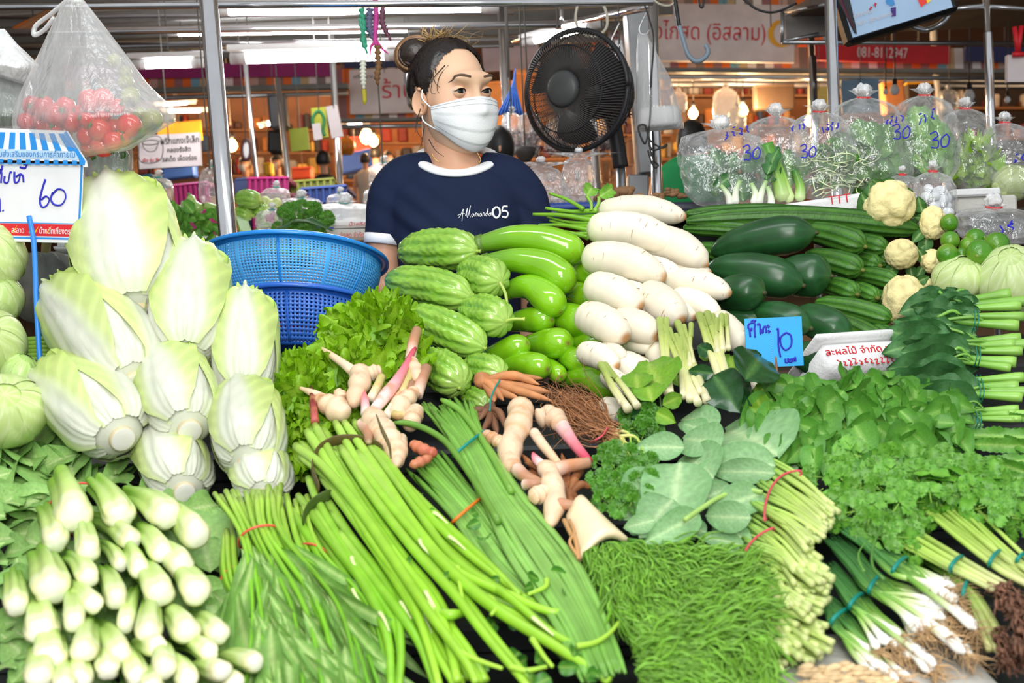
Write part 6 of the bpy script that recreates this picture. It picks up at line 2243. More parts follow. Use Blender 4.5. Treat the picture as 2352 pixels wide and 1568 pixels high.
def veg_bag(label,cx,ytop,ybot,wpx,d,seed,lean=0.0,marks=None,depth=0.10,bandc=None,group=BAGG,mat=None,wr=0.025,
name='plastic_bag',neck=0.12,bottom=0.72):
 c=P(cx,ybot,d)
 h=(ybot-ytop)*d/FPX
 w=wpx*d/FPX
 V,F,nk,nr_=bag_shape(c,w,h,depth,seed,lean=(lean*d/FPX,0.02),wr=wr,neck=neck,bottom=bottom)
 t=T(name,label,'bag',c,group)
 mk('film',V,F,mat or m_film,t)
 V,F,N=ico(1,18,12)
 kn=V*(1+0.28*vnoise(V,6,seed)+0.2*np.sin(np.arctan2(V[:,1],V[:,0])*5))[:,None]*np.array([1.25,0.8,0.9])*max(0.006,
min(0.016,w*0.085))
 mk('knot',nk+CU*(0.012+0.02*h)+kn,F,m_milky2,t)
 if bandc is not None:
  th=np.linspace(0,2*math.pi,16)
  closed_tube('rubber_band',np.array([nk+CR*(nr_*1.3+0.002)*math.cos(a)+np.array([0,1,0.15])*(nr_*1.2+0.002)*math.sin(a) for a in th]),
0.0025,bandc,t)
 if marks:
  strokes('marker_writing',t,marks,lambda x,y,off:P(x,y,d-depth/2-0.004-off),0.0018,m_blueink)
 return t
mkr=m_rubber_red2=cm(G(220,40,46),0.4,name='red band')
n30=lambda x,y,s=1.0:[[(x,y),(x+12*s,y-5*s),(x+16*s,y+4*s),(x+6*s,y+12*s),(x+17*s,y+14*s),(x+16*s,y+28*s),(x+2*s,
y+28*s)],[(x+34*s,y),(x+24*s,y+10*s),(x+25*s,y+26*s),(x+36*s,y+24*s),(x+40*s,y+8*s),(x+34*s,y-1)]]
def scr(x,y,s=1.0,n=4):
 r=np.random.default_rng(int(x*3+y))
 out=[]
 for i in range(n):
  bx,by=x+14*s*i,y-5*i*s
  k=r.integers(3,6)
  out.append([(bx+r.uniform(-1,9)*s,by+(q/k*14-7)*s*(1 if i%2 else -1)+r.uniform(-4,4)*s) for q in range(k+1)])
  if r.uniform()<0.4:
   out.append([(bx+2*s,by-12*s),(bx+8*s,by-14*s)])
 return out
veg_bag('clear bag of pak choi furthest left in the row, slumped to the left',1676,282,480,212,2.72,1,-20,scr(1665,
312,1.1,4)+n30(1706,338),0.13,None,wr=0.03)
veg_bag('clear bag of big mustard stems, second in the row',1786,250,470,152,2.76,2,0,None,0.12,None)
veg_bag('clear bag of pea sprouts, third in the row, bulb glowing behind',1896,240,462,148,2.74,3,-10,scr(1818,
296,0.9,3)+n30(1838,336,0.9)+scr(1886,300,0.8,4),0.12,mkr)
veg_bag('tallest clear bag of water-spinach leaves, pressed against the steel pole',2016,206,442,170,2.76,4,-30,
scr(2034,282,0.8,4)+n30(2050,290,1.0),0.13,mkr)
veg_bag('clear bag holding a whole romaine lettuce, red band on its knot',2130,202,424,140,2.74,5,0,scr(2108,276,
1.1,3)+n30(2136,308,1.1),0.12,mkr)
veg_bag('clear bag of iceberg leaves, second from the right edge',2228,234,436,118,2.78,6,-4,None,0.11,mkr)
veg_bag('clear bag with a cabbage, at the right edge of the row',2332,268,450,116,2.74,7,-18,scr(2330,370,1.2,
3),0.12,mkr)
veg_bag('small upright clear bag of white ice, standing behind the limes',2150,382,540,92,2.50,8,0,None,0.09,mkr,
'clear bags in front of the right-hand row',bottom=0.9)
veg_bag('crumpled clear bag lying at the right edge behind the limes',2300,470,562,190,2.42,9,-10,scr(2296,528,
1.4,2),0.12,mkr,'clear bags in front of the right-hand row')
veg_bag('small crumpled clear bag between the top cauliflower and the ice bag',2086,396,470,70,2.56,10,-8,None,
0.07,mkr,'clear bags in front of the right-hand row')
# what is in the bags
def bag_leaves(name,label,poly,n,d,seed,meshes,L=(50,90),ang=(1.57,0.6),cat='greens',up=False,w=1.0,dd=0.05):
 r=np.random.default_rng(seed)
 pts=poly_pts(poly,n,seed,10)
 mx,my=np.mean(pts,0)
 t=T(name,label,cat,P(mx,max(p[1] for p in poly),d))
 for i,(x,y) in enumerate(pts):
  a=r.normal(*ang)
  l=r.uniform(*L)
  q=d+r.uniform(-dd,dd)*0.8
  put(meshes[i%len(meshes)],'leaf',t,P(x,y,q),P(x+l*math.cos(a),y-l*math.sin(a),q+r.uniform(-0.01,0.02)),CAM-P(x,
y,q)+CR*r.uniform(-0.8,0.8)+CU*r.uniform(-0.3,0.8),w*r.uniform(0.8,1.2),r.uniform(-0.3,0.3))
 return t
def stalky(t,pts,r0,r1,cols,d,nm='stalk'):
 w=PA([(x,y,d) for x,y in pts])
 n=20
 path=spline(w,n)
 V,F,tt,aa=sweep(path,np.interp(np.linspace(0,1,n),[0,0.1,0.3,1],[0.5,1.0,0.9,r1/r0])*r0*d/FPX,12)
 cc=np.array([S(*c) for c in cols])
 C=np.stack([np.interp(tt,np.linspace(0,1,len(cc)),cc[:,q]) for q in range(3)],1)
 return mk(nm,V,F,m_white,t,C)
pk=bag_leaves('pak_choi','pak choi with white stalks inside the leftmost clear bag',[(1620,440),(1650,380),(1740,
375),(1790,430),(1770,460),(1660,468)],26,2.70,1,_kal,(40,80))
for pts in [[(1678,472),(1672,448),(1655,425)],[(1690,470),(1690,440),(1700,415)],[(1730,470),(1735,445),(1725,
420)],[(1742,470),(1750,440),(1760,415)],[(1772,474),(1770,450),(1762,428)]]:
 stalky(pk,pts,9,5,[(250,250,240),(230,240,210),(150,190,110)],2.66)
ms_=T('leaf_mustard','mustard greens with broad pale stems inside the second clear bag','greens',P(1800,470,2.74))
for pts,r0,r1,cl in [([(1800,462),(1790,420),(1760,330)],20,16,[(220,240,170),(150,204,80),(80,150,50)]),([(1815,
464),(1800,420),(1775,350)],14,10,[(226,240,180),(160,206,90),(70,140,50)]),([(1836,462),(1838,430),(1825,390)],
13,8,[(222,240,180),(150,200,90),(60,120,50)])]:
 stalky(ms_,pts,r0,r1,cl,2.70)
for b,tp in [((1778,400),(1740,318)),((1815,430),(1808,330)),((1830,420),(1850,345)),((1790,400),(1770,325))]:
 put(_bas[1],'leaf',ms_,P(*b,2.72),P(*tp,2.74),CAM-P(1800,400,2.7),0.8)
ps=bag_leaves('pea_sprouts','pea sprouts with tangled white stems inside the third clear bag',[(1850,450),(1870,
350),(1930,330),(1975,390),(1985,445)],46,2.74,3,_cor,(22,40),(1.2,1.0))
gsp=Geo()
for i in range(90):
 x,y=r_.uniform(1865,1985),r_.uniform(345,440)
 a=r_.uniform(0,6.28)
 L=r_.uniform(20,55)
 dq=2.70+r_.uniform(-0.02,0.05)
 strand(gsp,PA([(x,y,dq),(x+L*0.5*math.cos(a)+r_.uniform(-8,8),y+L*0.4*math.sin(a)+r_.uniform(-8,8),dq-0.01),(x+L*math.cos(a),
y+L*0.7*math.sin(a),dq)]),0.0013,4,7,S(226,238,190))
tag(mkg('sprout_stem',gsp,m_white,ps),'tangled white stems',kind='stuff')
bag_leaves('water_spinach_leaves','flat green leaves inside the tallest clear bag by the pole',[(1955,430),(1965,
330),(2030,310),(2085,360),(2095,425)],40,2.76,4,_bas,(50,90),(1.2,1.0),w=1.2)
rm=bag_leaves('romaine_lettuce','whole romaine lettuce inside the clear bag with red-banded knot',[(2108,410),
(2092,345),(2125,330),(2160,335),(2180,370),(2186,410)],34,2.76,5,[newmesh('leaf',*leaf_geo(P_obov,wr=0.55,curl=0.3,
fold=0.3,wave=0.07,wf=4,nu=16,nv=13,c_in=S(150,200,90),c_out=S(100,170,60),rib=S(220,236,180),seed=i),m_leaf) for i in range(3)],
(75,105),(1.75,0.22),w=1.0)
bag_leaves('iceberg_leaves','pale iceberg leaves inside the second bag from the right edge',[(2190,425),(2195,
350),(2240,330),(2270,380),(2272,428)],24,2.78,6,[lett[0],lett[2]],(40,60),(1.4,1.0),w=1.0)
cabbage('pale cabbage inside the clear bag at the right edge of the row',2326,420,46,42,2.74,17,(0.1,-0.5,0.8),
(0.06,0.05,0.06),None)
ic=T('crushed_ice','white lumps filling the small upright clear bag','ice',P(2150,535,2.5))
gi=Geo()
for i in range(26):
 V,F,N=ico(1,9,6)
 gi.add(P(r_.uniform(2122,2178),r_.uniform(432,490),2.5+r_.uniform(-0.02,0.02))+V*r_.uniform(0.008,0.014,3),F)
tag(mkg('lump',gi,cm(G(240,244,250),0.5,name='ice white'),ic),None,kind='stuff')
# trays and boxes under the bags
tr=T('styrofoam_slab','long white foam lid with red print under the left bags','foam lid',P(1880,500,2.66))
oo,R2,w2,h2,o2=panel('lid',[(1650,490),(1994,440),(1655,530)],(2.66,2.62,2.66),0.2,m_foam,tr,0.008)
text('lettering','0509088',R2,o2+R2[:,0]*0.125-R2[:,2]*0.022-R2[:,1]*0.001,0.016,cm(G(220,110,110),0.6,name='faded red'),
tr)
text('lettering','TTT',R2,o2+R2[:,0]*0.235-R2[:,2]*0.016-R2[:,1]*0.001,0.026,m_red,tr)
tr2=T('foam_box','plain white foam box with lid under the right-hand bags','foam box',P(2270,490,2.7))
panel('box',[(2196,452),(2338,446),(2198,492)],(2.66,2.66,2.66),0.22,m_foamdirty,tr2,0.006)
panel('lid',[(2190,434),(2300,430),(2191,452)],(2.65,2.65,2.65),0.24,m_foam,tr2,0.004)
tr3=T('serving_tray','dark blue tray edge behind the daikons, under the ginger','tray',P(1600,490,2.85))
panel('tray',[(1516,464),(1680,461),(1517,486)],(2.8,2.8,2.8),0.3,cm(G(42,46,62),0.4,name='dark tray'),tr3,0.006)
panel('label_strip',[(1560,486),(1612,484),(1561,498)],(2.79,2.79,2.79),0.02,m_foam,tr3,0.002)
# a counter carrying the bags, behind the produce stand
ct=T('back_counter','dark counter behind the pile carrying bags, trays and ginger','counter',(0.6,2.95,0))
box('worktop',(0.95,2.85,1.135),(1.3,0.5,0.03),m_board,ct,bev=0.004)
for x in (0.4,1.5):
 for y in (2.65,3.05):
  box('leg',(x,y,0.56),(0.05,0.05,1.12),m_steel,ct,bev=0.004)
  # ================================================================ hanging bags at the upper left
def drape_bag(label,tops,outline_l,outline_r,ys,d,depth,mat,seed,bottom_slope=0.0,group=None,streak=24):
 """bag hanging from a hook: left/right outline pixels at rows ys"""
 r=np.random.default_rng(seed)
 nr,nseg=40,64
 yy=np.linspace(ys[0],ys[-1],nr)
 xl=np.interp(yy,ys,outline_l)
 xr=np.interp(yy,ys,outline_r)
 A=np.linspace(0,2*math.pi,nseg,endpoint=False)
 u=(yy-ys[0])/(ys[-1]-ys[0])
 dp=depth*np.interp(u,[0,0.3,0.75,0.95,1.0],[0.1,0.4,1.0,0.8,0.3])
 vs=[]
 for i in range(nr):
  cx_,hw=(xl[i]+xr[i])/2,(xr[i]-xl[i])/2
  pl=1+0.05*np.sin(A*streak+seed)*(1-0.6*u[i])+0.025*np.sin(A*9+u[i]*6)
  xx=cx_+np.cos(A)*hw
  zz=np.sin(A)*dp[i]/2*pl
  yb=yy[i]+bottom_slope*(xx-cx_)*u[i]**2
  vs.append(np.array([P(x,y,d+z) for x,y,z in zip(xx,yb,zz)]))
 V=np.concatenate(vs)
 F=ringfaces(nr,nseg,True)
 V=np.concatenate([V,[vs[0].mean(0)],[vs[-1].mean(0)]])
 t=T('hanging_bag',label,'bag',V[-1],group)
 mk('film',V,F,mat,t)
 return t
bt=drape_bag('translucent hanging bag with two inner bags of tomatoes, upper left',None,[150,118,84,48,30,26,40,
150],[188,240,292,340,376,402,404,300],[-6,60,130,200,240,268,300,356],2.06,0.26,m_milky,3,-0.16)
tube('handle',PA([(160,-4,2.06),(120,30,2.08),(82,60,2.1),(78,80,2.1),(100,70,2.09),(125,40,2.08)]),0.004,m_milky2,
bt,8)
tube('handle',PA([(178,10,2.05),(174,-30,2.05),(170,-60,2.06)]),0.01,m_milky2,bt,8)
m_tom=veg('tomato_skin',0.14,0.03,30,0.10,10,0.5,coat=0.5)
def tomato(label,x,y,r,d,seed,grp):
 rr=np.random.default_rng(seed)
 c=P(x,y,d)
 R0=r*d/FPX
 V,F,N=ico(1,26,16)
 ax=rr.normal(size=3)*np.array([1,0.6,1])+np.array([0,-0.5,0.3])
 ax/=np.linalg.norm(ax)
 k=V@ax
 rad=1-0.10*np.exp(-((k-1)/0.08)**2)*1.0+0.10*np.abs(k)**2
 o=T('tomato',label,'tomato',c-np.array([0,0,R0]),grp)
 mk('skin',c+V*rad[:,None]*R0,F,m_tom,o,S(214,34,36)*(0.95+0.1*rr.uniform()))
 g=Geo()
 b=c+ax*R0*1.02
 for q in range(5):
  t1=np.cross(ax,[0.3,0.2,1])
  t1/=np.linalg.norm(t1)
  t2=np.cross(ax,t1)
  a=q*1.256+seed
  e=b+(t1*math.cos(a)+t2*math.sin(a))*R0*0.45+ax*R0*0.05
  strand(g,[b,(b+e)/2+ax*R0*0.04,e],0.0016,5,6,S(70,110,40),([0,1],[1.2,0.3]))
 mkg('calyx',g,m_stem,o)
TOM=[(100,245,25),(150,246,23),(72,242,22),(130,262,27),(165,280,23),(90,285,24),(60,280,20),(125,292,21),(150,
300,18)]
TOM2=[(205,230,25),(238,228,24),(228,262,27),(268,245,18),(298,288,27),(265,295,22),(230,300,26),(200,312,22),
(190,255,18),(200,275,18),(235,335,26),(205,340,20),(260,325,22),(282,318,20)]
TL=['top row, second from left','top row, right end','top row, left end','big one in the middle','middle row, right end',
'middle row, second from left','far left of the bag','bottom row, left one','bottom row, right one']
TR=['top row, left one','top row, right one','big one in the centre','small one right of the centre','far right, big and shiny',
'just left of the far right one','below the centre one','bottom left edge','upper left edge, half hidden','left edge, squeezed small',
'lowest and shiniest','lowest at the left','lower right of the middle','lower right corner']
for i,(x,y,r) in enumerate(TOM):
 tomato('red tomato in the left inner bag, '+TL[i],x,y,r,2.045+0.015*(i%3-1),i,'tomatoes in the left inner bag')
for i,(x,y,r) in enumerate(TOM2):
 tomato('red tomato in the right inner bag, '+TR[i],x,y,r,2.03+0.015*(i%3-1),i+20,'tomatoes in the right inner bag')
m_tgreen=veg('round_eggplant_skin',0.2,0.05,40,0.3,20,0.5,spots=(G(96,62,96),14,0.5,0.62))
for i,(x,y,r) in enumerate([(262,140,16),(288,168,15),(300,222,22),(350,275,24),(322,262,16),(290,190,18),(318,
300,18),(300,320,14)]):
 V,F,N=ico(1,22,14)
 c=P(x,y,2.12)
 R0=r*2.12/FPX
 o=mk('round_eggplant',c+V*R0*np.array([1,1,1.1]),F,m_tgreen,None,S(150,150,70),label='olive green round eggplant in the tomato bag, '+['highest, left one',
'highest, right one','at mid height near the tomatoes','furthest right and largest','left of the furthest right one',
'upper middle, below the highest','low at the right corner','lowest, in shade'][i],cat='eggplant',group='round eggplants behind the tomatoes')
bcu=drape_bag('thin bag of cucumbers hanging below the tomato bag',None,[215,200,190,196,230],[300,306,306,292,
262],[330,350,390,420,444],2.16,0.10,m_milky,5,0.0)
m_cuc=veg('cucumber_skin',0.3,0.15,60,0.2,20)
for i,(x0,x1) in enumerate([(236,240),(262,256),(284,272),(218,226)]):
 V,F,tt,aa=sweep(spline(PA([(x0,345,2.16),((x0+x1)/2+4,390,2.15),(x1,436,2.16)]),16),np.interp(np.linspace(0,1,
16),[0,0.1,0.9,1],[0.4,1,1,0.3])*0.0105,14)
 mk('cucumber',V,F,m_cuc,None,S(70,116,40)+0.04*np.cos(aa*5)[:,None],label='green cucumber in the thin bag under the tomatoes, '+['second from left',
'third from left','right end','left end'][i],cat='cucumber',group='cucumbers in the hanging bag')
bdk=drape_bag('grey hanging bag of dark green vegetables cut by the left edge',None,[-60,-60,-60,-60,-60],[0,46,
74,76,60],[70,130,200,260,330],2.18,0.2,m_milky,8,0.0)
bwh=drape_bag('white crumpled bag neck hanging at the upper left corner',None,[-60,-60,-60,-60],[10,40,90,60],
[66,100,140,178],2.14,0.12,m_milky2,9,0.3)
for i in range(9):
 x=-10+9*i
 V,F,tt,aa=sweep(spline(PA([(x,150+18*(i%3),2.18),(x+8-3*i,220,2.17),(x-10,290,2.18)]),16),np.interp(np.linspace(0,
1,16),[0,0.1,0.9,1],[0.4,1,1,0.3])*0.010,12)
 mk('dark_cucumber',V,F,m_cuc,None,S(40,74,34),label='dark green cucumber in the grey bag at the left edge, %s from the left'%['first',
'second','third','fourth','fifth','sixth','seventh','eighth','last'][i],cat='cucumber',group='dark cucumbers at the left edge')
 # ================================================================ the woman
DW=2.60
PXM=DW/FPX
m_skin=veg('skin',0.45,0.05,120,0.03,20,0.35)
hc=P(1034,221,DW)
YAW=math.radians(-37)
HS=1.05
_Rh=rotz(YAW)@np.array([[-1,0,0],[0,-1,0],[0,0,1.0]])
_Rh=rotz(-YAW)@np.array([[-1,0,0],[0,-1,0],[0,0,1.0]])
SKIN,SKIN2=S(228,186,154),S(210,158,128)
def smin(a,b,k):
 h=np.clip(0.5+0.5*(b-a)/k,0,1)
 return b*(1-h)+a*h-k*h*(1-h)
def ell(p,c,r):
 q=(p-np.array(c))/np.array(r)
 n=np.linalg.norm(q,axis=-1)
 return (n-1)*min(r)
def head_sdf(p,face=True):
 d=ell(p,(0,-0.010,0.030),(0.069,0.086,0.078))
 d=smin(d,ell(p,(0,0.018,-0.035),(0.059,0.070,0.080)),0.03)
 d=smin(d,ell(p,(0,0.046,-0.092),(0.028,0.030,0.024)),0.03)
 for s in (-1,1):
  d=smin(d,ell(p,(0.036*s,0.050,-0.022),(0.028,0.026,0.026)),0.02)
 d=smin(d,ell(p,(0,0.085,0.030),(0.045,0.012,0.012)),0.02)
 if face:
  t=np.clip((0.016-p[...,2])/0.05,0,1)
  c=np.stack([0*t,0.088+0.013*t,0.016-0.05*t],-1)
  d=smin(d,np.linalg.norm((p-c)*np.array([1,1,1.0]),axis=-1)-(0.007+0.006*t),0.014)
  for s in (-1,1):
   e=np.linalg.norm((p-np.array([0.032*s,0.103,0.0]))/np.array([1.25,1,0.8]),axis=-1)-0.018
   d=-smin(-d,e,0.010)
 return d
def head_r(dirs,face=True,off=0.0):
 lo,hi=np.zeros(len(dirs)),np.full(len(dirs),0.2)
 for _ in range(40):
  m=(lo+hi)/2
  ins=head_sdf(dirs*m[:,None],face)<0
  lo=np.where(ins,m,lo)
  hi=np.where(ins,hi,m)
 return lo+off
def HW(p):
 return hc+(np.asarray(p)*HS)@_Rh.T
wm=T('person','woman in a navy T-shirt with white collar, face mask and hair bun behind the stall','person',P(1045,
600,DW)*np.array([1,1,0]))
V,F,N=ico(1,120,96)
rr=head_r(V)
hp=V*rr[:,None]
col=np.tile(SKIN,(len(V),1))
blush=np.exp(-((np.abs(hp[:,0])-0.045)**2/0.0006+(hp[:,2]+0.01)**2/0.0008))*(hp[:,1]>0)
col=col*(1-0.3*blush[:,None])+S(220,140,116)*0.3*blush[:,None]
gb=Geo()
gb.add(HW(hp),F,col)
# ears
for s in (-1,1):
 u,v=np.meshgrid(np.linspace(0,1,12),np.linspace(0,2*math.pi,28,endpoint=False),indexing='ij')
 a,b=0.0165,0.028
 rim=np.sin(np.clip(u,0,1)*math.pi*0.92)**0.8
 thick=np.where(u<0.5,0.004,0.007)*rim-0.008*np.exp(-((u-0.75)/0.18)**2)*0
 x=(0.003+0.010*np.sin(u*math.pi*0.55)-0.010*np.clip((u-0.55)/0.45,0,1)**1.0)
 rad=np.interp(u,[0,0.25,0.5,0.75,1],[0.9,1.0,1.0,0.78,0.1])
 yy=rad*a*np.cos(v)*(1+0.0*v)
 zz=rad*b*np.sin(v)*np.where(np.sin(v)<0,0.9,1.0)
 xx=x+0.006*np.clip(-np.cos(v),0,1)*(1-u)
 p=np.stack([s*(0.0635+xx+0.35*np.clip(-yy,0,1)),0.004+yy-0.004,-0.014+zz],-1).reshape(-1,3)
 fc=ringfaces(12,28,False)[0]
 gb.add(HW(p),[fc,fc[:,::-1]][:1],SKIN*np.array([1.0,0.92,0.88]))
 av_=np.linspace(-2.3,2.0,22)
 hx=np.stack([np.full(22,s*0.0755)+s*0.004*np.cos(av_+3.1),0.0-0.0150*np.cos(av_),-0.012+0.0265*np.sin(av_)],1)
 V,F,_,_=sweep(HW(hx),0.0036,8)
 gb.add(V,F,SKIN*np.array([1.0,0.9,0.86]))
 V,F,N=ico(0.0055,10,7)
 gb.add(HW([s*0.073,0.012,-0.014])+V,F,SKIN*np.array([1.0,0.9,0.86]))
 # neck, chest, shoulders and arms as one skin
WX=lambda x,y,dz=0.0:P(x,y,DW+dz)
def limb(pts,rads,seg=22,sq=(1,1)):
 n=40
 path=spline(pts,n)
 rp=np.interp(np.linspace(0,1,n),np.linspace(0,1,len(rads)),rads)
 V,F,tt,aa=sweep(path,rp,seg,ref=np.array([0,-1.0,0]),sq=sq)
 return V,F
for pts,rads,sq in [([HW([0,-0.02,-0.03]),HW([0,-0.022,-0.10]),WX(1048,378,0.01),WX(1046,470,0.05)],[0.052,0.049,
0.056,0.06],(1,1)),([WX(1046,420,0.03),WX(1045,520,0.03),WX(1045,700,0.03),WX(1045,860,0.03),P(1045,1000,DW)+0],
[0.05,0.09,0.10,0.12,0.12],(0.7,1.1)),([WX(930,430,0.03),WX(895,470,0.03),WX(884,560,0.02),WX(886,680,0.02),WX(900,
790,-0.02),WX(960,870,-0.10)],[0.034,0.037,0.036,0.034,0.030,0.024],(1,1)),([WX(1165,420,0.03),WX(1200,460,0.03),
WX(1228,560,0.03),WX(1232,680,0.02),WX(1215,790,-0.02),WX(1150,870,-0.10)],[0.034,0.037,0.036,0.034,0.030,0.024],
(1,1))]:
 V,F=limb(pts,rads,24,sq)
 gb.add(V,F,SKIN2*1.02)
 # hands resting on the counter behind the produce: palm, four fingers, thumb
for wx,sgn in ((960,1),(1150,-1)):
 b=WX(wx,870,-0.10)
 fx,fy=CR*sgn,-np.array([0,1.0,0])
 V,F=limb([b,b+fy*0.03+fx*0.01,b+fy*0.085+fx*0.02],[0.026,0.034,0.036],16,(0.45,1.0))
 gb.add(V,F,SKIN2)
 for k,L in enumerate((0.062,0.074,0.070,0.055)):
  s0=b+fy*0.08+fx*(0.02+(k-1.5)*0.018)
  V,F=limb([s0,s0+fy*L*0.5+CU*0.006,s0+fy*L*0.85-CU*0.008,s0+fy*L-CU*0.02],[0.0095,0.0088,0.0078,0.005],10)
  gb.add(V,F,SKIN2)
 s0=b+fy*0.03+fx*0.045
 V,F=limb([s0-fx*0.02,s0+fx*0.012+fy*0.02,s0+fx*0.016+fy*0.05],[0.013,0.0105,0.007],10)
 gb.add(V,F,SKIN2)
V,F,C=gb.data()
body=mk('body',V,F,m_skin,wm,C)
# ---- eyes, lids, brows
for s in (-1,1):
 ec=np.array([0.0315*s,0.0745,0.003])
 V,F,N=ico(1,28,18)
 col=np.tile(S(236,228,224),(len(V),1))
 gaze=np.array([0.22,0.97,-0.02])
 gaze/=np.linalg.norm(gaze)
 k=V@gaze
 col[k>0.80]=S(44,26,18)
 col[k>0.955]=S(8,6,6)
 mk('eyeball',HW(ec+V*0.0128),F,cm_eye if 'cm_eye' in globals() else m_skin,wm,col)
 az=np.linspace(-1.35,1.35,29)
 for up in (1,-1):
  hh=0.40 if up>0 else -0.28
  x=az/1.05
  op=hh*np.clip(1-np.abs(x)**2.2,0,1)+0.05*s*x*1.0
  rows=[]
  for q in np.linspace(0,1,8):
   el=op*(1-q)+up*1.35*q
   rad=0.0136+0.0005*(1-q)
   rows.append(ec+rad*np.stack([np.sin(az)*np.cos(el),np.cos(az)*np.cos(el),np.sin(el)],1))
  V=np.concatenate(rows)
  Fq=[]
  n=len(az)
  i=np.arange(7)[:,None]*n
  j=np.arange(n-1)[None]
  a=i+j
  Fq=np.stack([a,a+1,a+n+1,a+n],-1).reshape(-1,4)
  mk('eyelid',HW(V),Fq,m_skin,wm,SKIN*np.array([0.98,0.95,0.93]))
  if up>0:
   lp=rows[0]+np.array([0,0.0010,0.0004])
   V,F,_,_=sweep(HW(lp),np.interp(np.linspace(0,1,n),[0,0.2,0.8,1],[0.0004,0.0011,0.0012,0.0004]),6)
   mk('eyelash',V,F,m_black,wm)
 bx=np.linspace(0.014,0.056,14)
 bz=0.0265+0.003*np.sin((bx-0.014)/0.042*3.0)-0.003*np.clip((bx-0.034)/0.022,0,1)
 ba,be=bx/0.088*s,(bz+0.002)/0.094
 dirs=np.stack([np.sin(ba)*np.cos(be),np.cos(ba)*np.cos(be),np.sin(be)],1)
 pts=dirs*(head_r(dirs)+0.0006)[:,None]
 V,F,_,_=sweep(HW(pts),np.interp(np.linspace(0,1,14),[0,0.3,0.7,1],[0.0022,0.0030,0.0024,0.0006]),8,ref=_Rh@np.array([0,
1.0,0]),sq=(0.35,1))
 mk('eyebrow',V,F,cm(G(104,80,66),0.8,name='brow'),wm)
 # ---- mask
nu,nv=41,34
az=np.linspace(-1.06,1.06,nu)
V=[]
for q in np.linspace(0,1,nv):
 for a in az:
  ztop=-0.006-0.016*(abs(a)/1.06)**1.5
  zbot=-0.124+0.044*(abs(a)/1.06)**1.6
  z=ztop*(1-q)+zbot*q
  yy=0.085*math.cos(a)
  V.append([0.085*math.sin(a),yy,z])
V=np.array(V)
dirs=V/np.linalg.norm(V,axis=1)[:,None]
rm_=head_r(dirs,False)
head_r_t=head_r(dirs,True).reshape(nv,nu)+0.003
# a mask bridges hollows: smooth its radius over the grid
qv=np.linspace(0,1,nv)[:,None]
av=(az/1.06)[None]
puff=0.006+0.021*np.sin(np.clip(qv,0,1)*math.pi)**0.8*np.clip(1-av**2,0,1)**0.7
pleat=0.0018*((qv*4.2)%1.0)*np.clip(1-av**4,0,1)
G2=np.maximum(rm_.reshape(nv,nu)+puff,head_r(dirs,True).reshape(nv,nu)+0.004)
for _ in range(30):
 Gp=np.pad(G2,1,'edge')
 G2=np.maximum((Gp[:-2,1:-1]+Gp[2:,1:-1]+Gp[1:-1,:-2]+Gp[1:-1,2:])/4,head_r_t)
pts=dirs*(G2+pleat).reshape(-1,1)
i=np.arange(nv-1)[:,None]*nu
j=np.arange(nu-1)[None]
a=i+j
Fq=np.stack([a,a+1,a+nu+1,a+nu],-1).reshape(-1,4)
m_mask=cm(G(244,245,248),0.8,name='mask cloth',bump=0.2,bscale=300)
msk=mk('face_mask',HW(pts),Fq,m_mask,wm)
for k in (0.03,0.10):
 row=pts.reshape(nv,nu,3)[int(k*nv)]
 V,F,_,_=sweep(HW(row*1.004),0.0007,5)
 mk('seam',V,F,m_mask,msk)
for s,col_ in ((-1,0),(1,nu-1)):
 g_=pts.reshape(nv,nu,3)
 for rowi,ear in ((1,[0.073*s,0.010,0.012]),(nv-3,[0.073*s,0.002,-0.036])):
  a_=g_[rowi,col_]
  mid=(a_+np.array(ear))/2+np.array([0.010*s,0,0])
  V,F,_,_=sweep(spline([HW(a_),HW(mid),HW(ear)],12),0.0016,7)
  mk('ear_loop',V,F,m_mask,msk)
er=HW([-0.0775,0.006,-0.002])
V,F,N=ico(0.0022,10,6)
mk('earring',er+V,F,cm(G(190,30,40),0.3,name='red stud'),wm)
# ---- hair: pulled back close to the skull, bun behind the crown
V,F,N=ico(1,120,90)
azm=np.degrees(np.arctan2(V[:,0],V[:,1]))
rr=head_r(V,False)
hz=V[:,2]*rr
line=np.interp(np.abs(azm),[0,20,40,55,66,78,90,104,118,140,180],[0.088,0.086,0.074,0.052,0.020,-0.006,-0.004,
0.022,-0.022,-0.058,-0.072])
above=hz-line
off=0.002+0.007*np.clip(above/0.03,0,1)+0.0012*np.sin(azm*1.1+hz*60)
Vh=V*(rr+off)[:,None]
keep=[]
for f in F:
 ok=(above[f]>0).all(1)
 keep.append(f[ok])
m_hair=veg('hair',0.32,0.35,130,0.3,60,0.5)
used=HW(Vh)
hair=mk('hair',used,[k for k in keep if len(k)],m_hair,wm,S(34,26,24))
g=Geo()
rh=np.random.default_rng(3)
crown=HW([-0.02,-0.075,0.098])
# swept strands from the hairline back to the knot
for i in range(110):
 a=math.radians(rh.uniform(56,112)*(1 if i%2 else -1))
 z0=float(np.interp(abs(math.degrees(a)),[0,20,40,55,66,78,90,104,118],[0.088,0.086,0.074,0.052,0.020,-0.006,-0.004,
0.022,-0.022]))+0.010
 d0=np.array([math.sin(a)*0.08,math.cos(a)*0.09,z0])
 tgt=np.array([-0.012,-0.065,0.095])
 pts=[]
 for q in np.linspace(0,1,9):
  m=d0*(1-q)+tgt*q+np.array([0,0,0.05*math.sin(q*math.pi)])
  n_=m/np.linalg.norm(m)
  pts.append(n_*(head_r(n_[None],False)[0]+0.0015+0.006*min(1,q*4)+0.001*rh.uniform()))
 strand(g,HW(np.array(pts)),0.0010,5,14,S(30,24,22)*rh.uniform(0.7,1.9),([0,0.2,1],[0.3,1,1]))
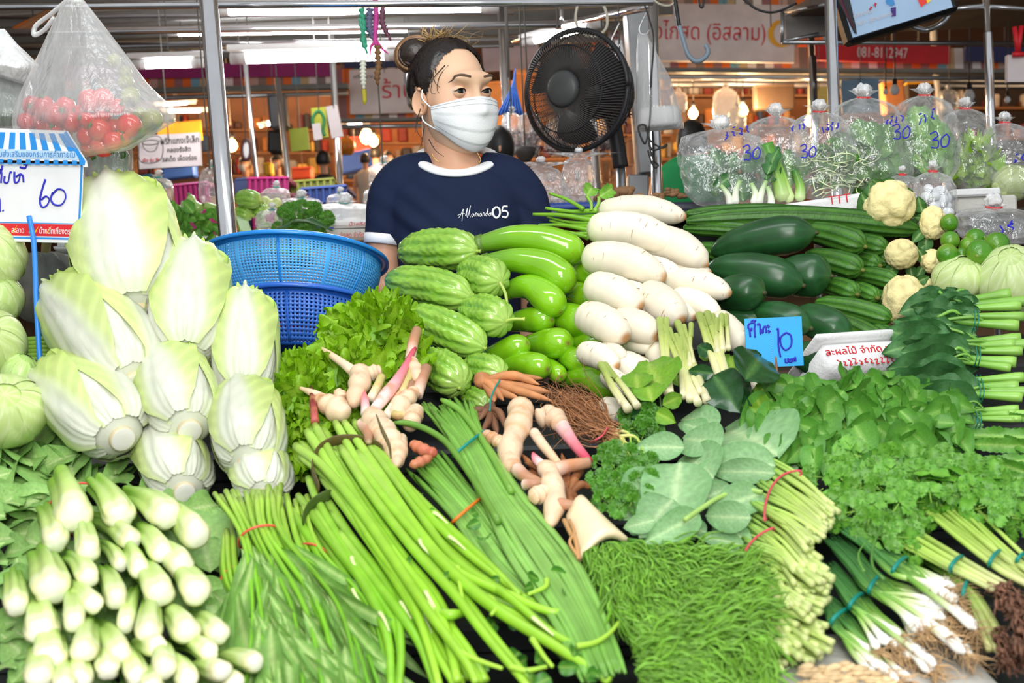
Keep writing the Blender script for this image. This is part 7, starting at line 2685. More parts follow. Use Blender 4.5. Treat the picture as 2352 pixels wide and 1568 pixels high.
 # loose curls at the temple and nape
for pts in [[(1030,150),(1010,175),(1004,205),(1012,218)],[(1022,150),(996,180),(990,212),(1000,216)],[(990,160),
(1000,190),(1010,200)],[(960,270),(958,300),(970,320)],[(975,290),(968,330),(962,345)],[(985,320),(1000,345),(1020,
360)],[(966,250),(956,280),(955,305)]]:
 strand(g,PA([(x,y,DW-0.078) for x,y in pts]),0.0010,5,14,S(30,24,22),([0,1],[1.2,0.4]))
for i in range(26):
 x0=rh.uniform(985,1085)
 y0=100+rh.uniform(-6,14)
 strand(g,PA([(x0,y0,DW-0.01),(x0+rh.normal(0,14),y0-rh.uniform(12,34),DW-0.02),(x0+rh.normal(10,26),y0-rh.uniform(14,
44),DW-0.02)]),0.0006,4,8,S(150,118,82)*rh.uniform(0.5,1.1),([0,1],[1,0.4]))
tag(mkg('hair_strands',g,m_hair,hair),'loose dark strands and curls',kind='stuff')
# the bun: a coil and a spray of lighter ends
bc=P(953,124,DW+0.0)
g=Geo()
for i in range(70):
 ph=rh.uniform(0,6.28)
 r1=rh.uniform(0.012,0.038)
 k=rh.uniform(-1,1)
 th=np.linspace(ph,ph+rh.uniform(2.5,4.6),16)
 ex,ez=CR*math.cos(0.35)+CU*math.sin(0.35),CU*math.cos(0.35)-CR*math.sin(0.35)
 pts=bc+np.outer(np.cos(th)*(r1*1.15),ex)+np.outer(np.sin(th)*r1,ez)+np.outer(np.full(16,k*0.024*math.sqrt(max(0,
1-(r1/0.038)**2))-0.006),np.array([0,-1.0,0]))
 light=rh.uniform()<0.42
 strand(g,pts,0.0046,6,16,(S(134,96,60) if light else S(74,54,42))*rh.uniform(0.7,1.1),([0,0.2,0.8,1],[0.4,1,1,
0.4]))
V,F,N=ico(1,24,14)
g.add(bc+(V*np.array([0.036,0.026,0.033])),F,S(44,32,26))
V,F,N=ico(1,24,14)
g.add(P(1000,112,DW+0.0)+(V*np.array([0.034,0.03,0.022])),F,S(40,30,26))
for i in range(60):
 b=P(1000+rh.normal(0,16),104+rh.normal(0,5),DW)
 e=P(1004+rh.normal(-4,26),66+rh.uniform(-12,26),DW-0.01+rh.normal(0,0.012))
 strand(g,[b,(b+e)/2+CR*rh.normal(0,0.006),e],0.0022,5,10,np.array([S(66,48,36),S(170,134,84),S(214,178,120)])*rh.uniform(0.7,
1.05),([0,1],[1.2,0.25]))
for i in range(26):
 b=P(1025+rh.normal(0,14),102+rh.normal(0,4),DW)
 e=P(1062+rh.normal(0,14),98+rh.uniform(-12,14),DW-0.02)
 strand(g,[b,(b+e)/2+CU*rh.uniform(0.002,0.02),e],0.0011,4,10,np.array([S(60,46,36),S(190,160,112)])*rh.uniform(0.7,
1.05),([0,1],[1.2,0.3]))
mkg('hair_bun',g,m_hair,wm)
# ---- T-shirt: one closed cloth body with sleeves, remeshed together
def ring_body(levels,seg=48):
 rows=[]
 for (x,y,hw,hd,dz) in levels:
  c=P(x,y,DW+dz)
  a=np.linspace(0,2*math.pi,seg,endpoint=False)
  ca,sa=np.cos(a),np.sin(a)
  q=(np.abs(ca)**2.5+np.abs(sa)**2.5)**(-1/2.5)
  rows.append(c+np.outer(ca*q*hw*PXM,CR)+np.outer(-sa*q*hd,np.array([0,1.0,0.1])))
 V=np.concatenate(rows+[[rows[0].mean(0)],[rows[-1].mean(0)]])
 return V,ringfaces(len(levels),seg,True)
gsh=Geo()
V,F=ring_body([(1048,374,70,0.052,0.04),(1048,378,92,0.066,0.03),(1047,388,116,0.077,0.03),(1046,402,138,0.085,
0.03),(1046,440,154,0.098,0.03),(1050,500,152,0.115,0.025),(1054,560,146,0.115,0.025),(1056,640,142,0.108,0.03),
(1056,740,150,0.115,0.03),(1056,850,160,0.13,0.03)])
gsh.add(V,F)
V,F,_,_=sweep(spline([WX(1000,400,0.03),WX(940,410,0.03),WX(902,446,0.03),WX(890,500,0.025),WX(885,553,0.02)],
24),np.interp(np.linspace(0,1,24),[0,0.3,0.6,1],[0.050,0.054,0.050,0.045]),26,ref=np.array([0,-1.0,0]))
gsh.add(V,F)
V,F,_,_=sweep(spline([WX(1100,400,0.03),WX(1160,412,0.03),WX(1202,452,0.03),WX(1220,506,0.025),WX(1230,560,0.02)],
24),np.interp(np.linspace(0,1,24),[0,0.3,0.6,1],[0.050,0.054,0.050,0.045]),26,ref=np.array([0,-1.0,0]))
gsh.add(V,F)
V,F,C=gsh.data()
m_navy=cm(G(22,34,62),0.85,name='navy cotton',bump=0.25,bscale=220,spec=0.25)
shirt=mk('t_shirt',V,F,m_navy,wm)
md=shirt.modifiers.new('join','REMESH')
md.mode='VOXEL'
md.voxel_size=0.006
md.use_smooth_shade=True
md=shirt.modifiers.new('soft','SMOOTH')
md.iterations=8
md.factor=0.6
dg=bpy.context.evaluated_depsgraph_get()
me=bpy.data.meshes.new_from_object(shirt.evaluated_get(dg))
shirt.modifiers.clear()
old=shirt.data
shirt.data=me
# gentle cloth folds at the armpits and waist
n=len(me.vertices)
co=np.empty(n*3,np.float32)
me.vertices.foreach_get('co',co)
co=co.reshape(-1,3)
nr_=np.empty(n*3,np.float32)
me.vertices.foreach_get('normal',nr_)
nr_=nr_.reshape(-1,3)
wd_=co+wloc(shirt)
ap=[np.linalg.norm(wd_-P(x,y,DW-0.07),axis=1) for x,y in ((945,520),(1196,500))]
f=sum(np.exp(-(q/0.09)**2) for q in ap)
fold=0.004*f*np.sin((wd_[:,0]*0.8+wd_[:,2])*110)+0.003*np.sin(wd_[:,0]*30+wd_[:,2]*22)*np.clip((1.2-wd_[:,2])/0.1,
0.2,1)
co+=nr_*fold[:,None]
me.vertices.foreach_set('co',co.ravel())
me.update()
m_wc=cm(G(246,246,250),0.85,name='white rib',bump=0.2,bscale=260)
# collar ring
cc_=WX(1048,368,0.02)
th=np.linspace(0,2*math.pi,48)
pts=np.array([cc_+CR*(0.078*math.cos(a))+np.array([0,-1,-0.40])*0.068*math.sin(a)+CU*(0.006*abs(math.cos(a))**2) for a in th])
V,F,_,_=sweep(pts,0.0125,12,ref=CU,cap=False,sq=(0.55,1.15))
mk('collar',V,F,m_wc,shirt)
for (x0,y0,x1,y1,rr_) in ((886.5,540,884,562,0.046),(1228,546,1232,568,0.046)):
 V,F,_,_=sweep([WX(x0,y0,0.02),WX((x0+x1)/2,(y0+y1)/2,0.02),WX(x1,y1,0.02)],rr_,30,ref=np.array([0,-1.0,0]),cap=False)
 o=mk('sleeve_cuff',V,F,m_wc,shirt)
 o.modifiers.new('thick','SOLIDIFY').thickness=0.004
 # lettering on the chest, laid on the cloth
_dgs=me
from mathutils.bvhtree import BVHTree
_bv=BVHTree.FromPolygons([Vector(q) for q in (co+wloc(shirt)).astype(float)],[tuple(p.vertices) for p in me.polygons])
def onshirt(x,y,off):
 d=P(x,y,1.0)-CAM
 hit=_bv.ray_cast(Vector(CAM),Vector(d).normalized())
 return np.array(hit[0])-d/np.linalg.norm(d)*(off+0.0005) if hit[0] else P(x,y,DW-0.12)
m_print=cm(G(250,250,252),0.7,name='white print')
strokes('chest_lettering',shirt,[[(1054,500),(1060,494),(1068,480),(1066,492),(1064,508)],[(1051,495),(1062,491),
(1072,490)],[(1074,496),(1080,478),(1078,492),(1080,500)],[(1082,496),(1089,472),(1086,490),(1089,499)],[(1097,
490),(1092,494),(1095,498),(1099,491),(1100,497)],[(1103,497),(1105,489),(1108,490),(1108,497),(1111,490),(1113,
497)],[(1120,489),(1115,493),(1118,497),(1121,490),(1122,496)],[(1125,497),(1127,488),(1130,490),(1130,496)],[(1138,
488),(1133,492),(1136,496),(1141,478),(1140,494)],[(1148,488),(1143,492),(1146,496),(1150,488),(1150,495)]],lambda x,
y,o:onshirt(1051+(x-1051)*0.78,y,o),0.00062,m_print)
strokes('chest_number',shirt,[[(1140,475),(1132,483),(1134,495),(1141,500),(1148,492),(1147,480),(1140,475)],[(1166,
474),(1156,475),(1154,485),(1161,484),(1167,490),(1163,499),(1153,498)]],onshirt,0.0024,m_print)
# trousers and shoes below the counter line
gt=Geo()
for s in (-1,1):
 hipp=wloc(wm)+np.array([0.09*s,0.03,0])
 V,F,_,_=sweep(spline([hipp+np.array([0,0,0.95]),hipp+np.array([0.01*s,0,0.5]),hipp+np.array([0.01*s,0,0.08])],
14),np.interp(np.linspace(0,1,14),[0,0.5,1],[0.10,0.07,0.055]),18,ref=np.array([0,-1.0,0]))
 gt.add(V,F)
mkg('trousers',gt,cm(G(40,44,60),0.85,name='dark denim'),wm)
for s in (-1,1):
 q=wloc(wm)+np.array([0.10*s,-0.02,0.045])
 V,F,N=ico(1,20,12)
 mk('shoe',q+V*np.array([0.045,0.10,0.045]),F,m_dark,wm)
strokes('necklace',wm,[[(992,352),(1000,366),(1010,372)],[(1096,350),(1104,366),(1100,376)]],lambda x,y,o:P(x,
y,DW-0.055),0.0008,cm(G(214,170,90),0.25,1.0,name='gold'))
# ================================================================ the market hall behind
m_ceil=cm(G(226,226,222),0.8,name='grey ceiling')
m_bwall=cm(G(92,62,44),0.8,name='brown wall')
box('ceiling',(0,9.2,3.35),(22,11.6,0.1),m_ceil,kind='structure')
box('wall_back',(0,14.5,1.6),(22,0.15,3.5),m_bwall,kind='structure')
for x_,nm in ((-10.5,'wall_left'),(10.5,'wall_right')):
 box(nm,(x_,9.2,1.6),(0.15,11,3.5),m_bwall,kind='structure')
m_tubeon=cm((1.0,1.0,1.0),0.3,emit=55.0,name='lit tube')
m_bulbon=cm(G(255,200,120),0.3,emit=22.0,name='lit bulb')
m_glow=cm(G(255,170,90),0.4,emit=2.2,name='warm lamp panel')
m_grey=cm(G(120,118,114),0.6,name='grey metal')
m_dkgrey=cm(G(70,66,64),0.6,name='dark grey')
m_tan=cm(G(186,132,88),0.7,name='tan card')
m_orange=cm(G(214,120,44),0.7,name='orange cloth')
m_mag=cm(G(172,30,110),0.45,name='magenta plastic')
m_olive=cm(G(138,142,50),0.5,name='olive plastic')
m_crblue=cm(G(44,74,150),0.5,name='crate blue')
m_purple=cm(G(150,28,110),0.6,name='purple band')
m_sign=cm(G(226,214,214),0.6,name='sign white')
STR=[G(222,110,40),G(150,110,110),G(222,110,40),G(110,170,190),G(190,170,130),G(225,220,220),G(130,120,120),G(230,
226,226),G(150,100,110),G(222,110,40),G(190,160,150),G(140,120,110)]
m_strp=stripes('striped cloth',STR,0.62)
def pole(label,p0,p1,wpx,d,mat=None,name='steel_pole',cat='pole',collar=None):
 a,b=P(*p0,d),P(*p1,d)
 b=b+(b-a)/np.linalg.norm(b-a)*max(0.0,(b[2]-0.0)/max(0.05,(a-b)[2]/np.linalg.norm(b-a)))
 r=wpx/2*d/FPX
 t=T(name,label,cat,b)
 V,F,_,_=sweep([a+(a-b)/np.linalg.norm(a-b)*0.25,(a+b)/2,b],r,24)
 mk('shaft',V,F,mat or m_chrome,t)
 if collar:
  c=P(*collar,d)
  ax=(a-b)/np.linalg.norm(a-b)
  V,F,_,_=sweep([c+ax*0.004,c,c-ax*0.9],[r*1.05,r*1.32,r*1.32],20)
  mk('sleeve',V,F,mat or m_chrome,t)
 V,F,_,_=sweep([b,b+np.array([0,0,0.02])],[r*2.2,r*2.0],20)
 mk('foot',V,F,m_grey,t)
 return t
pole('thick polished steel pole in front, behind the blue baskets',(479,0),(528,590),42,2.64)
pole('steel pole beside the flat metal column, below the hanging foam trays',(1500,10),(1509,470),24,3.4)
pole('short steel pole between the woman and the fan',(1155,92),(1163,260),19,4.6)
pole('steel pole under the fan, in front of the small background fan',(1366,345),(1373,445),20,4.3)
pole('thick bright steel pole behind the tallest bag, right of the umbrella hook',(1907,0),(1916,250),27,3.15)
pole('steel pole with a sleeve joint at the right edge',(2266,0),(2276,290),15,4.0,collar=(2269,76))
pole('thin steel pole with a sleeve joint left of the bright pole',(1863,85),(1868,245),14,5.0,collar=(1866,130))
pole('warm-lit pole in the right-hand stall',(2150,160),(2156,235),13,7.6)
pole('slim dark pole beside the dial scale in the left background',(572,232),(590,415),11,5.6)
pole('bright pole under the tilted dark screen',(650,296),(664,420),13,6.0)
pole('chrome pole at the end of the left stall roof, behind the green and yellow notice',(768,204),(783,452),15,
5.7)
def pipes(label,lines,name='overhead_pipe_rack'):
 t=T(name,label,'pipe frame',P(lines[0][0],lines[0][1],lines[0][4]))
 for x0,y0,x1,y1,d,w,*d2 in lines:
  de=d2[0] if d2 else d
  V,F,_,_=sweep([P(x0,y0,d),P((x0+x1)/2,(y0+y1)/2,(d+de)/2),P(x1,y1,de)],w/2*(d+de)/2/FPX,16)
  mk('pipe',V,F,m_chrome if w>6 else m_steel,t)
 return t
pipes('front steel pipe frame right across the top of the picture',[(-40,16,1500,4,2.75,15),(-40,20,1500,9,2.9,
8)],'hanging_pipe_frame')
pipes('rows of steel roof pipes above the left-hand stall',[(-40,76,1290,56,4.2,17),(-40,40,1180,30,5.0,8),(-40,
112,1180,88,5.4,11),(270,100,1180,92,5.0,8),(280,124,1180,105,5.2,8),(1180,92,1300,56,5.0,16,4.3),(1290,56,1500,
14,4.3,17,3.4),(1290,56,1290,20,4.3,9)],'hanging_roof_pipes')
rk=T('hanging_roof_shelf','pale grey roof panels over the left-hand stall, with strip lights beneath','roof shelf',
(-1.1,5.4,2.02))
for i in range(6):
 box('panel',(-1.15-0.05*i,3.7+0.68*i,2.04+0.012*i),(4.3,0.58,0.03),m_ceil,rk,bev=0.006)
 box('beam',(-1.15-0.05*i,4.05+0.68*i,2.0+0.012*i),(4.3,0.05,0.05),m_grey,rk,bev=0.004)
def tubelamp(label,x0,y0,x1,y1,d,w,d1=None):
 d1=d1 or d
 a,b=P(x0,y0,d),P(x1,y1,d1)
 r=w/2*d/FPX
 t=T('fluorescent_lamp_hanging',label,'tube light',(a+b)/2)
 ax=(b-a)/np.linalg.norm(b-a)
 V,F,_,_=sweep([a,(a+b)/2,b],r,14)
 mk('tube',V,F,m_tubeon,t)
 for p,s in ((a,-1),(b,1)):
  V,F,_,_=sweep([p-ax*s*0.03,p+ax*s*0.03],r*1.15,14)
  mk('end_cap',V,F,m_white_p,t)
 R=np.stack([ax,np.cross([0,0,1],ax),np.cross(ax,np.cross([0,0,1],ax))],1)
 box('fitting',(a+b)/2+R[:,2]*r*1.9,(np.linalg.norm(b-a)+0.08,r*2.2,r*1.3),m_white_p,t,R,0.003)
for a in [('brightest strip light at the top, left of the garland',505,24,1125,16,4.0,22),('thin strip light second from the top, behind the steel pole',
395,77,950,68,5.5,11),('long strip light above the purple band, behind the woman',548,134,900,126,4.6,24),('strip light at the left showing through beside the tomato bag',
318,148,458,144,4.7,20),('short tilted strip light just above the fan',1216,96,1366,58,4.5,16,4.3),('faint strip light under the left stall roof',
366,241,440,236,9,5),('far strip light above the yellow poster',380,256,470,254,9.5,6),('far strip light behind the tilted screen',
605,288,650,275,9,7),('far tube under the striped sign',790,288,840,284,9,4)]:
 tubelamp(*a)
 # ---- stall fronts: valances and name signs
def sign(name,label,px,d,mat,cat='sign',thick=0.02,txt=(),bev=0.0):
 t=T(name,label,cat,P(*px[2],d if not isinstance(d,tuple) else d[0]))
 o,R,w,h,org=panel('board',px,d,thick,mat,t,bev)
 for s,fx,fy,sz,mt,fw in txt:
  text('lettering',s,R,org+R[:,0]*w*fx-R[:,2]*h*fy-R[:,1]*0.002,sz*h,mt,t,0.001,maxw=fw*w if fw else None)
 return t,R,w,h,org
m_inkr=cm(G(206,34,44),0.5,name='red lettering')
m_inkg=cm(G(60,60,60),0.6,name='grey lettering')
sign('striped_valance_sign','striped valance over the left-hand stall with a purple band',[(150,168),(792,158),
(150,212)],7.5,m_strp)
sign('purple_band_sign','plain purple band above the striped valance at the left',[(150,150),(765,142),(150,182)],
7.4,m_purple)
sign('striped_panel_sign','striped cloth around the sign with red lettering, left of the woman',[(760,150),(1010,
146),(760,272)],7.6,m_strp)
sign('navy_band_sign','navy band above the red-lettered sign left of the woman',[(790,142),(930,139),(790,156)],
7.5,cm(G(40,50,96),0.6,name='navy band'))
sign('shop_name_sign','pinkish shop sign with large red Thai letters left of the woman',[(802,160),(966,156),(802,
262)],7.5,m_sign,txt=[('ร้าน',0.44,0.66,0.52,m_inkr,None),('เตรียมขาย 08',0.05,0.2,0.11,m_inkg,None)])
sign('striped_valance_sign','striped valance under the Islam shop sign and the red phone banner',[(1380,105),(2420,
112),(1380,156)],7.3,m_strp)
sign('striped_panel_sign','striped cloth behind the crescent sign at the top',[(1360,-60),(1900,-60),(1360,120)],
7.35,m_strp)
_t,R,w,h,org=sign('islam_shop_sign','large white shop sign with red Thai lettering and a yellow crescent',[(1398,
6),(1826,12),(1398,138)],7.2,m_sign,txt=[('ร้าน อิ๋วไก่สด (อิสลาม)',0.02,0.62,0.40,m_inkr,0.82)])
m_yel=cm(G(236,170,40),0.5,name='yellow emblem')
cc=org+R[:,0]*w*0.93-R[:,2]*h*0.50-R[:,1]*0.006
th=np.linspace(0.65,5.65,30)
rr_=h*0.24
outer=[cc+R[:,0]*rr_*math.cos(a)+R[:,2]*rr_*math.sin(a) for a in th]
inner=[cc+R[:,0]*(rr_*0.82*math.cos(a)+rr_*0.24)+R[:,2]*rr_*0.84*math.sin(a) for a in th]
V=np.array(outer+inner)
k=len(th)
Fq=np.array([[i,i+1,k+i+1,k+i] for i in range(k-1)])
mk('crescent',V,Fq,m_yel,_t,None,False)
st=[cc+R[:,0]*(rr_*0.62+rr_*(0.30 if i%2==0 else 0.12)*math.sin(i*math.pi/5))+R[:,2]*rr_*(0.30 if i%2==0 else 0.12)*math.cos(i*math.pi/5) for i in range(10)]
mk('star',np.array(st+[cc+R[:,0]*rr_*0.62]),np.array([[i,(i+1)%10,10] for i in range(10)]),m_yel,_t,None,False)
sign('red_phone_sign','red banner with a white phone number at the right',[(1872,98),(2184,106),(1872,138)],7.2,
cm(G(190,20,34),0.6,name='red banner'),txt=[('081-8112947',0.31,0.76,0.85,m_sign,0.37)])
sign('navy_banner_sign','navy banner right of the red phone banner',[(2218,106),(2400,110),(2218,140)],7.2,cm(G(38,
40,90),0.6,name='navy banner'))
for nm,px,d in [('beam under the left striped valance',[(150,206),(800,190),(150,218)],7.2),('beam under the right striped valance',
[(1380,154),(2420,158),(1380,164)],7.2),('beam under the red-lettered sign left of the woman',[(750,272),(1010,
268),(750,280)],7.3)]:
 t=T('hanging_beam','grey metal '+nm,'beam',P(*px[2],d))
 panel('bar',px,d,0.06,m_grey,t,0.004)
 q=[(px[2][0],px[2][1]+12),(px[1][0],px[1][1]+(px[2][1]-px[0][1])+12)]
 tube('rail',[P(*q[0],d+0.05),P(*q[1],d+0.05)],0.014,m_steel,t,8,sp=False)
sign('price_list_sign','white shop sign with a drawn bowl and black Thai lettering, left of the pole',[(316,312),
(458,304),(322,388)],5.0,m_sign,txt=[('พริกแกงเจ๊เล็ก',0.36,0.30,0.26,m_black,0.62),('คลองรังสิต',0.46,0.55,0.2,
m_inkg,0.38),('รสเด็ด เผ็ดอร่อย',0.38,0.82,0.2,m_inkg,0.55),('เผ็ด ชุ่ม จัง',0.05,0.8,0.14,m_inkr,0.28)])
bs=bpy.data.objects[[o.name for o in bpy.data.objects if o.name.startswith('price_list_sign')][0]]
strokes('bowl_drawing',bs,[[(326,326),(342,322),(362,324),(364,328),(346,333),(330,331),(326,326),(332,342),(344,
348),(356,345),(364,328)],[(320,318),(368,315),(369,366),(323,371),(320,318)]],lambda x,y,o:P(x,y,4.985),0.0018,
m_inkg)
for nm,lab,px,d,mat in [('hanging_notice_sign','green and yellow notice with a white sheet, hung on the chrome pole',
[(714,248),(748,245),(716,318)],5.6,cm(G(200,200,60),0.6,name='yellow notice')),('hanging_notice_sign','white printed half of the hung notice',
[(748,245),(774,240),(750,320)],5.6,m_sign),('hanging_poster_sign','yellow-green poster with orange corner in the left background',
[(664,296),(706,292),(666,348)],6.4,cm(G(180,190,60),0.6,name='lime poster')),('hanging_cloth_sign','yellow banner behind the white shop sign in the left background',
[(360,285),(460,276),(362,330)],9,cm(G(236,170,50),0.7,name='yellow banner')),('green_cross_sign','pale sign with a green cross at the top, behind the pipes',
[(1180,0),(1310,0),(1180,50)],7.0,m_sign),('pink_wall_sign','pale pink wall sign with faint red print above the fan',
[(1100,20),(1230,10),(1100,165)],7.3,cm(G(222,196,196),0.7,name='pink sign')),('hanging_poster_sign','blue-grey baby poster behind the bags',
[(1932,184),(2018,180),(1934,260)],6.8,cm(G(120,150,176),0.6,name='blue poster')),('hanging_poster_sign','yellow poster with a green loop behind the thin pole',
[(1858,198),(1906,198),(1858,262)],6.9,cm(G(246,206,110),0.6,name='cream poster')),('hanging_paper_sign','white sheet of paper on a red clip at the right edge',
[(2314,126),(2400,126),(2316,188)],3.9,m_sign)]:
 sign(nm,lab,px,d,mat)
gc=bpy.data.objects['green_cross_sign']
for px in ([(1250,12),(1312,12),(1250,26)],[(1270,0),(1282,0),(1270,32)]):
 panel('cross_bar',px,6.98,0.01,cm(G(10,120,60),0.6,name='green cross'),gc)
strokes('loop',bpy.data.objects['hanging_notice_sign'],[[(722,300),(718,272),(732,255),(744,272),(742,300),(746,
312)]],lambda x,y,o:P(x,y,5.59),0.008,cm(G(40,130,70),0.5,name='green loop'))
panel('white_sheet',[(716,285),(735,282),(722,322)],5.58,0.004,m_sign,bpy.data.objects['hanging_notice_sign'])
rcp=bpy.data.objects['hanging_paper_sign']
for a,b in (((2330,62),(2338,120)),((2346,60),(2338,120)),((2326,125),(2352,125))):
 tube('clip',[P(*a,3.88),P(*b,3.88)],0.008,m_red,rcp,8,sp=False)
 # ---- television, its stall roof, umbrella, column, fan
tv=T('hanging_television','black flat television tilted in the upper right, screen lit','television',P(2050,60,
3.3))
o,R,w,h,org=panel('case',[(1895,-80),(2150,-160),(1955,100)],3.3,0.06,m_black,tv,0.01)
panel('screen',[(1911,-72),(2140,-142),(1966,84)],(3.288,3.288,3.288),0.004,cm(G(150,176,204),0.3,emit=0.35,name='screen blue'),
tv)
sc=lambda x,y,o=0:P(x,y,3.282)
for nm,poly,c in [('picture_shade',[(1925,0),(1950,-10),(1966,60),(1968,78),(1962,76)],(20,24,30)),('picture_shade',
[(1912,-40),(1924,-30),(1960,60),(1960,72)],(90,30,50)),('picture_figure',[(2034,0),(2052,-4),(2056,10),(2048,
14),(2036,8)],(60,130,190)),('picture_figure',[(2046,18),(2058,16),(2058,36),(2048,38)],(60,40,110)),('picture_figure',
[(2104,-10),(2124,-14),(2130,6),(2116,16)],(220,60,50)),('picture_figure',[(2124,-16),(2134,-18),(2138,2),(2130,
8)],(230,200,60))]:
 flat(nm,[poly],cm(G(*c),0.4,emit=0.3,name='screen patch'),tv,0,sc,0.001)
text('subtitle','วันที่ - ผู้อำนวยการ',R,P(1968,60,3.281),0.014,m_sign,tv,0.0003,maxw=0.10)
text('subtitle','เปิดงาน',R,P(1960,42,3.281),0.014,m_sign,tv,0.0003,maxw=0.05)
strokes('emblem',tv,[[(1996,22),(2004,16)],[(2000,14),(2000,26)],[(2006,12),(2014,8)],[(2010,6),(2011,16)]],sc,
0.0016,m_red)
ca=T('hanging_cable_loop','wrapped silver cable looping under the television','cable',P(2130,60,3.4))
tube('cable',PA([(2086,56,3.4),(2110,66,3.4),(2130,68,3.4),(2160,55,3.38),(2180,30,3.38),(2192,-5,3.38)]),0.008,
m_steel,ca,8)
sr=T('hanging_stall_roof','brown-grey stall roof with pipe edge at the upper right','roof',P(2100,100,5))
for i in range(4):
 a,b=P(1800,60+12*i,4.2+0.35*i),P(2500,60+12*i,4.2+0.35*i)
 box('slat',((a+b)/2)+np.array([0.05,0,0.08]),(abs(b-a)[0],0.33,0.03),cm(G(110,92,82),0.7,name='brown roof'),sr,
bev=0.004)
for x0,y0,x1,y1,d0,d1,w in [(1797,25,1797,98,4.2,4.2,9),(1797,97,2360,100,4.2,4.6,11),(2130,26,2260,14,4.1,4.0,
11),(2262,14,2400,24,4.0,4.0,10),(1800,28,1900,10,4.2,4.0,9),(2262,14,2262,-40,4.0,4.0,9),(1797,95,1880,78,4.2,
4.2,8)]:
 V,F,_,_=sweep([P(x0,y0,d0),P(x1,y1,d1)],w/2*d0/FPX,12)
 mk('pipe',V,F,m_steel,sr)
panel('side_board',[(1802,34),(1900,22),(1802,92)],4.3,0.02,cm(G(140,134,130),0.7,name='grey board'),sr)
um=T('hanging_umbrella','black umbrella with a grey crook handle hanging at the top','umbrella',P(1595,140,3.3))
tube('shaft',PA([(1546,-30,3.3),(1558,50,3.3),(1561,62,3.3)]),0.006,m_black,um,10)
tube('crook',PA([(1560,60,3.3),(1570,95,3.3),(1580,125,3.3),(1596,140,3.3),(1614,136,3.3),(1626,120,3.3),(1620,
102,3.3)]),0.0068,cm(G(126,142,156),0.4,name='grey handle'),um,12)
cl=T('metal_column','flat brushed metal column behind the hanging foam trays','column',P(1465,330,3.9))
panel('plate',[(1438,16),(1488,12),(1442,400)],3.9,0.12,cm(G(150,152,154),0.45,0.6,name='dull column steel'),cl,
0.004)
panel('plate_lower',[(1443,400),(1490,400),(1460,1010)],3.9,0.12,cm(G(150,152,154),0.45,0.6,name='dull column steel'),
cl,0.004)
fn=T('standing_fan','large black pedestal fan with wire cage right of the woman','fan',P(1420,700,3.3)*np.array([1,
1,0]))
fc=P(1322,208,3.25)
ax=np.array([-0.56,-0.80,0.05])
ax/=np.linalg.norm(ax)
fx=np.cross([0,0,1.0],ax)
fx/=np.linalg.norm(fx)
fy=np.cross(ax,fx)
RF=136*3.25/FPX
cir=lambda r,z,n=64:np.array([fc+ax*z+fx*r*math.cos(t)+fy*r*math.sin(t) for t in np.linspace(0,2*math.pi,n)])
closed_tube('cage_ring',cir(RF,0.0),0.0075,m_dark,fn,8)
for r_2,z in ((RF*0.72,0.055),(RF*0.97,-0.03),(RF*0.8,-0.09),(RF*0.3,0.062)):
 closed_tube('cage_ring',cir(r_2,z),0.0022,m_dark,fn,6)
g=Geo()
for i in range(120):
 a=i*2*math.pi/120
 q=[]
 for r_2,z,tw in ((0.28,0.062,0.0),(0.5,0.064,0.10),(0.75,0.052,0.24),(0.93,0.022,0.32),(1.0,0.0,0.34)):
  q.append(fc+ax*z+fx*RF*r_2*math.cos(a+tw)+fy*RF*r_2*math.sin(a+tw))
 strand(g,q,0.0013,4,9,(0.02,0.02,0.02))
 if i%2==0:
  q=[fc+ax*z+fx*RF*r_2*math.cos(a-tw)+fy*RF*r_2*math.sin(a-tw) for r_2,z,tw in ((0.3,-0.10,0.2),(0.7,-0.095,0.1),
(0.95,-0.04,0.0),(1.0,0.0,0.0))]
  strand(g,q,0.0011,4,7,(0.02,0.02,0.02))
mkg('cage_wires',g,m_dkgrey,fn)
V,F,_,_=sweep([fc+ax*0.05,fc+ax*0.068,fc+ax*0.075,fc+ax*0.078],[RF*0.30,RF*0.30,RF*0.24,RF*0.05],30)
mk('hub_cap',V,F,cm(G(72,74,74),0.45,name='fan grey'),fn)
for k in range(3):
 a0=k*2.094+0.2
 nu_,nv_=10,12
 V=[]
 for i in range(nu_):
  r_2=RF*(0.22+0.68*i/(nu_-1))
  for j in range(nv_):
   s=j/(nv_-1)
   t_=a0+(s-0.5)*(1.15+0.25*math.sin(i/9*3.1))+0.25*i/9
   V.append(fc+ax*(-0.02+0.045*(s-0.5))+fx*r_2*math.cos(t_)+fy*r_2*math.sin(t_))
 i_=np.arange(nu_-1)[:,None]*nv_
 j_=np.arange(nv_-1)[None]
 q=i_+j_
 mk('blade',np.array(V),np.stack([q,q+1,q+nv_+1,q+nv_],-1).reshape(-1,4),m_dark,fn)
V,F,_,_=sweep(spline([fc-ax*0.02,fc-ax*0.10,fc-ax*0.2,fc-ax*0.25],10),np.interp(np.linspace(0,1,10),[0,0.3,0.85,
1],[0.06,0.07,0.062,0.03]),18)
mk('motor',V,F,m_dark,fn)
mb_=fc-ax*0.17
tube('bracket',[mb_,mb_+np.array([0.02,0,-0.12]),mb_+np.array([0.03,0,-0.2])],0.022,m_dark,fn,10)
tube('stand_pole',[mb_+np.array([0.03,0,-0.15]),np.array([mb_[0]+0.03,mb_[1],0.02])],0.014,m_steel,fn,12,sp=False)
V,F,_,_=sweep([np.array([mb_[0]+0.03,mb_[1],0.0]),np.array([mb_[0]+0.03,mb_[1],0.03])],[0.12,0.1],30)
mk('stand_base',V,F,m_dark,fn)
cd_=T('hanging_wire','black electric cord hanging in front of the foam trays, coiled below','cord',P(1490,330,
3.2))
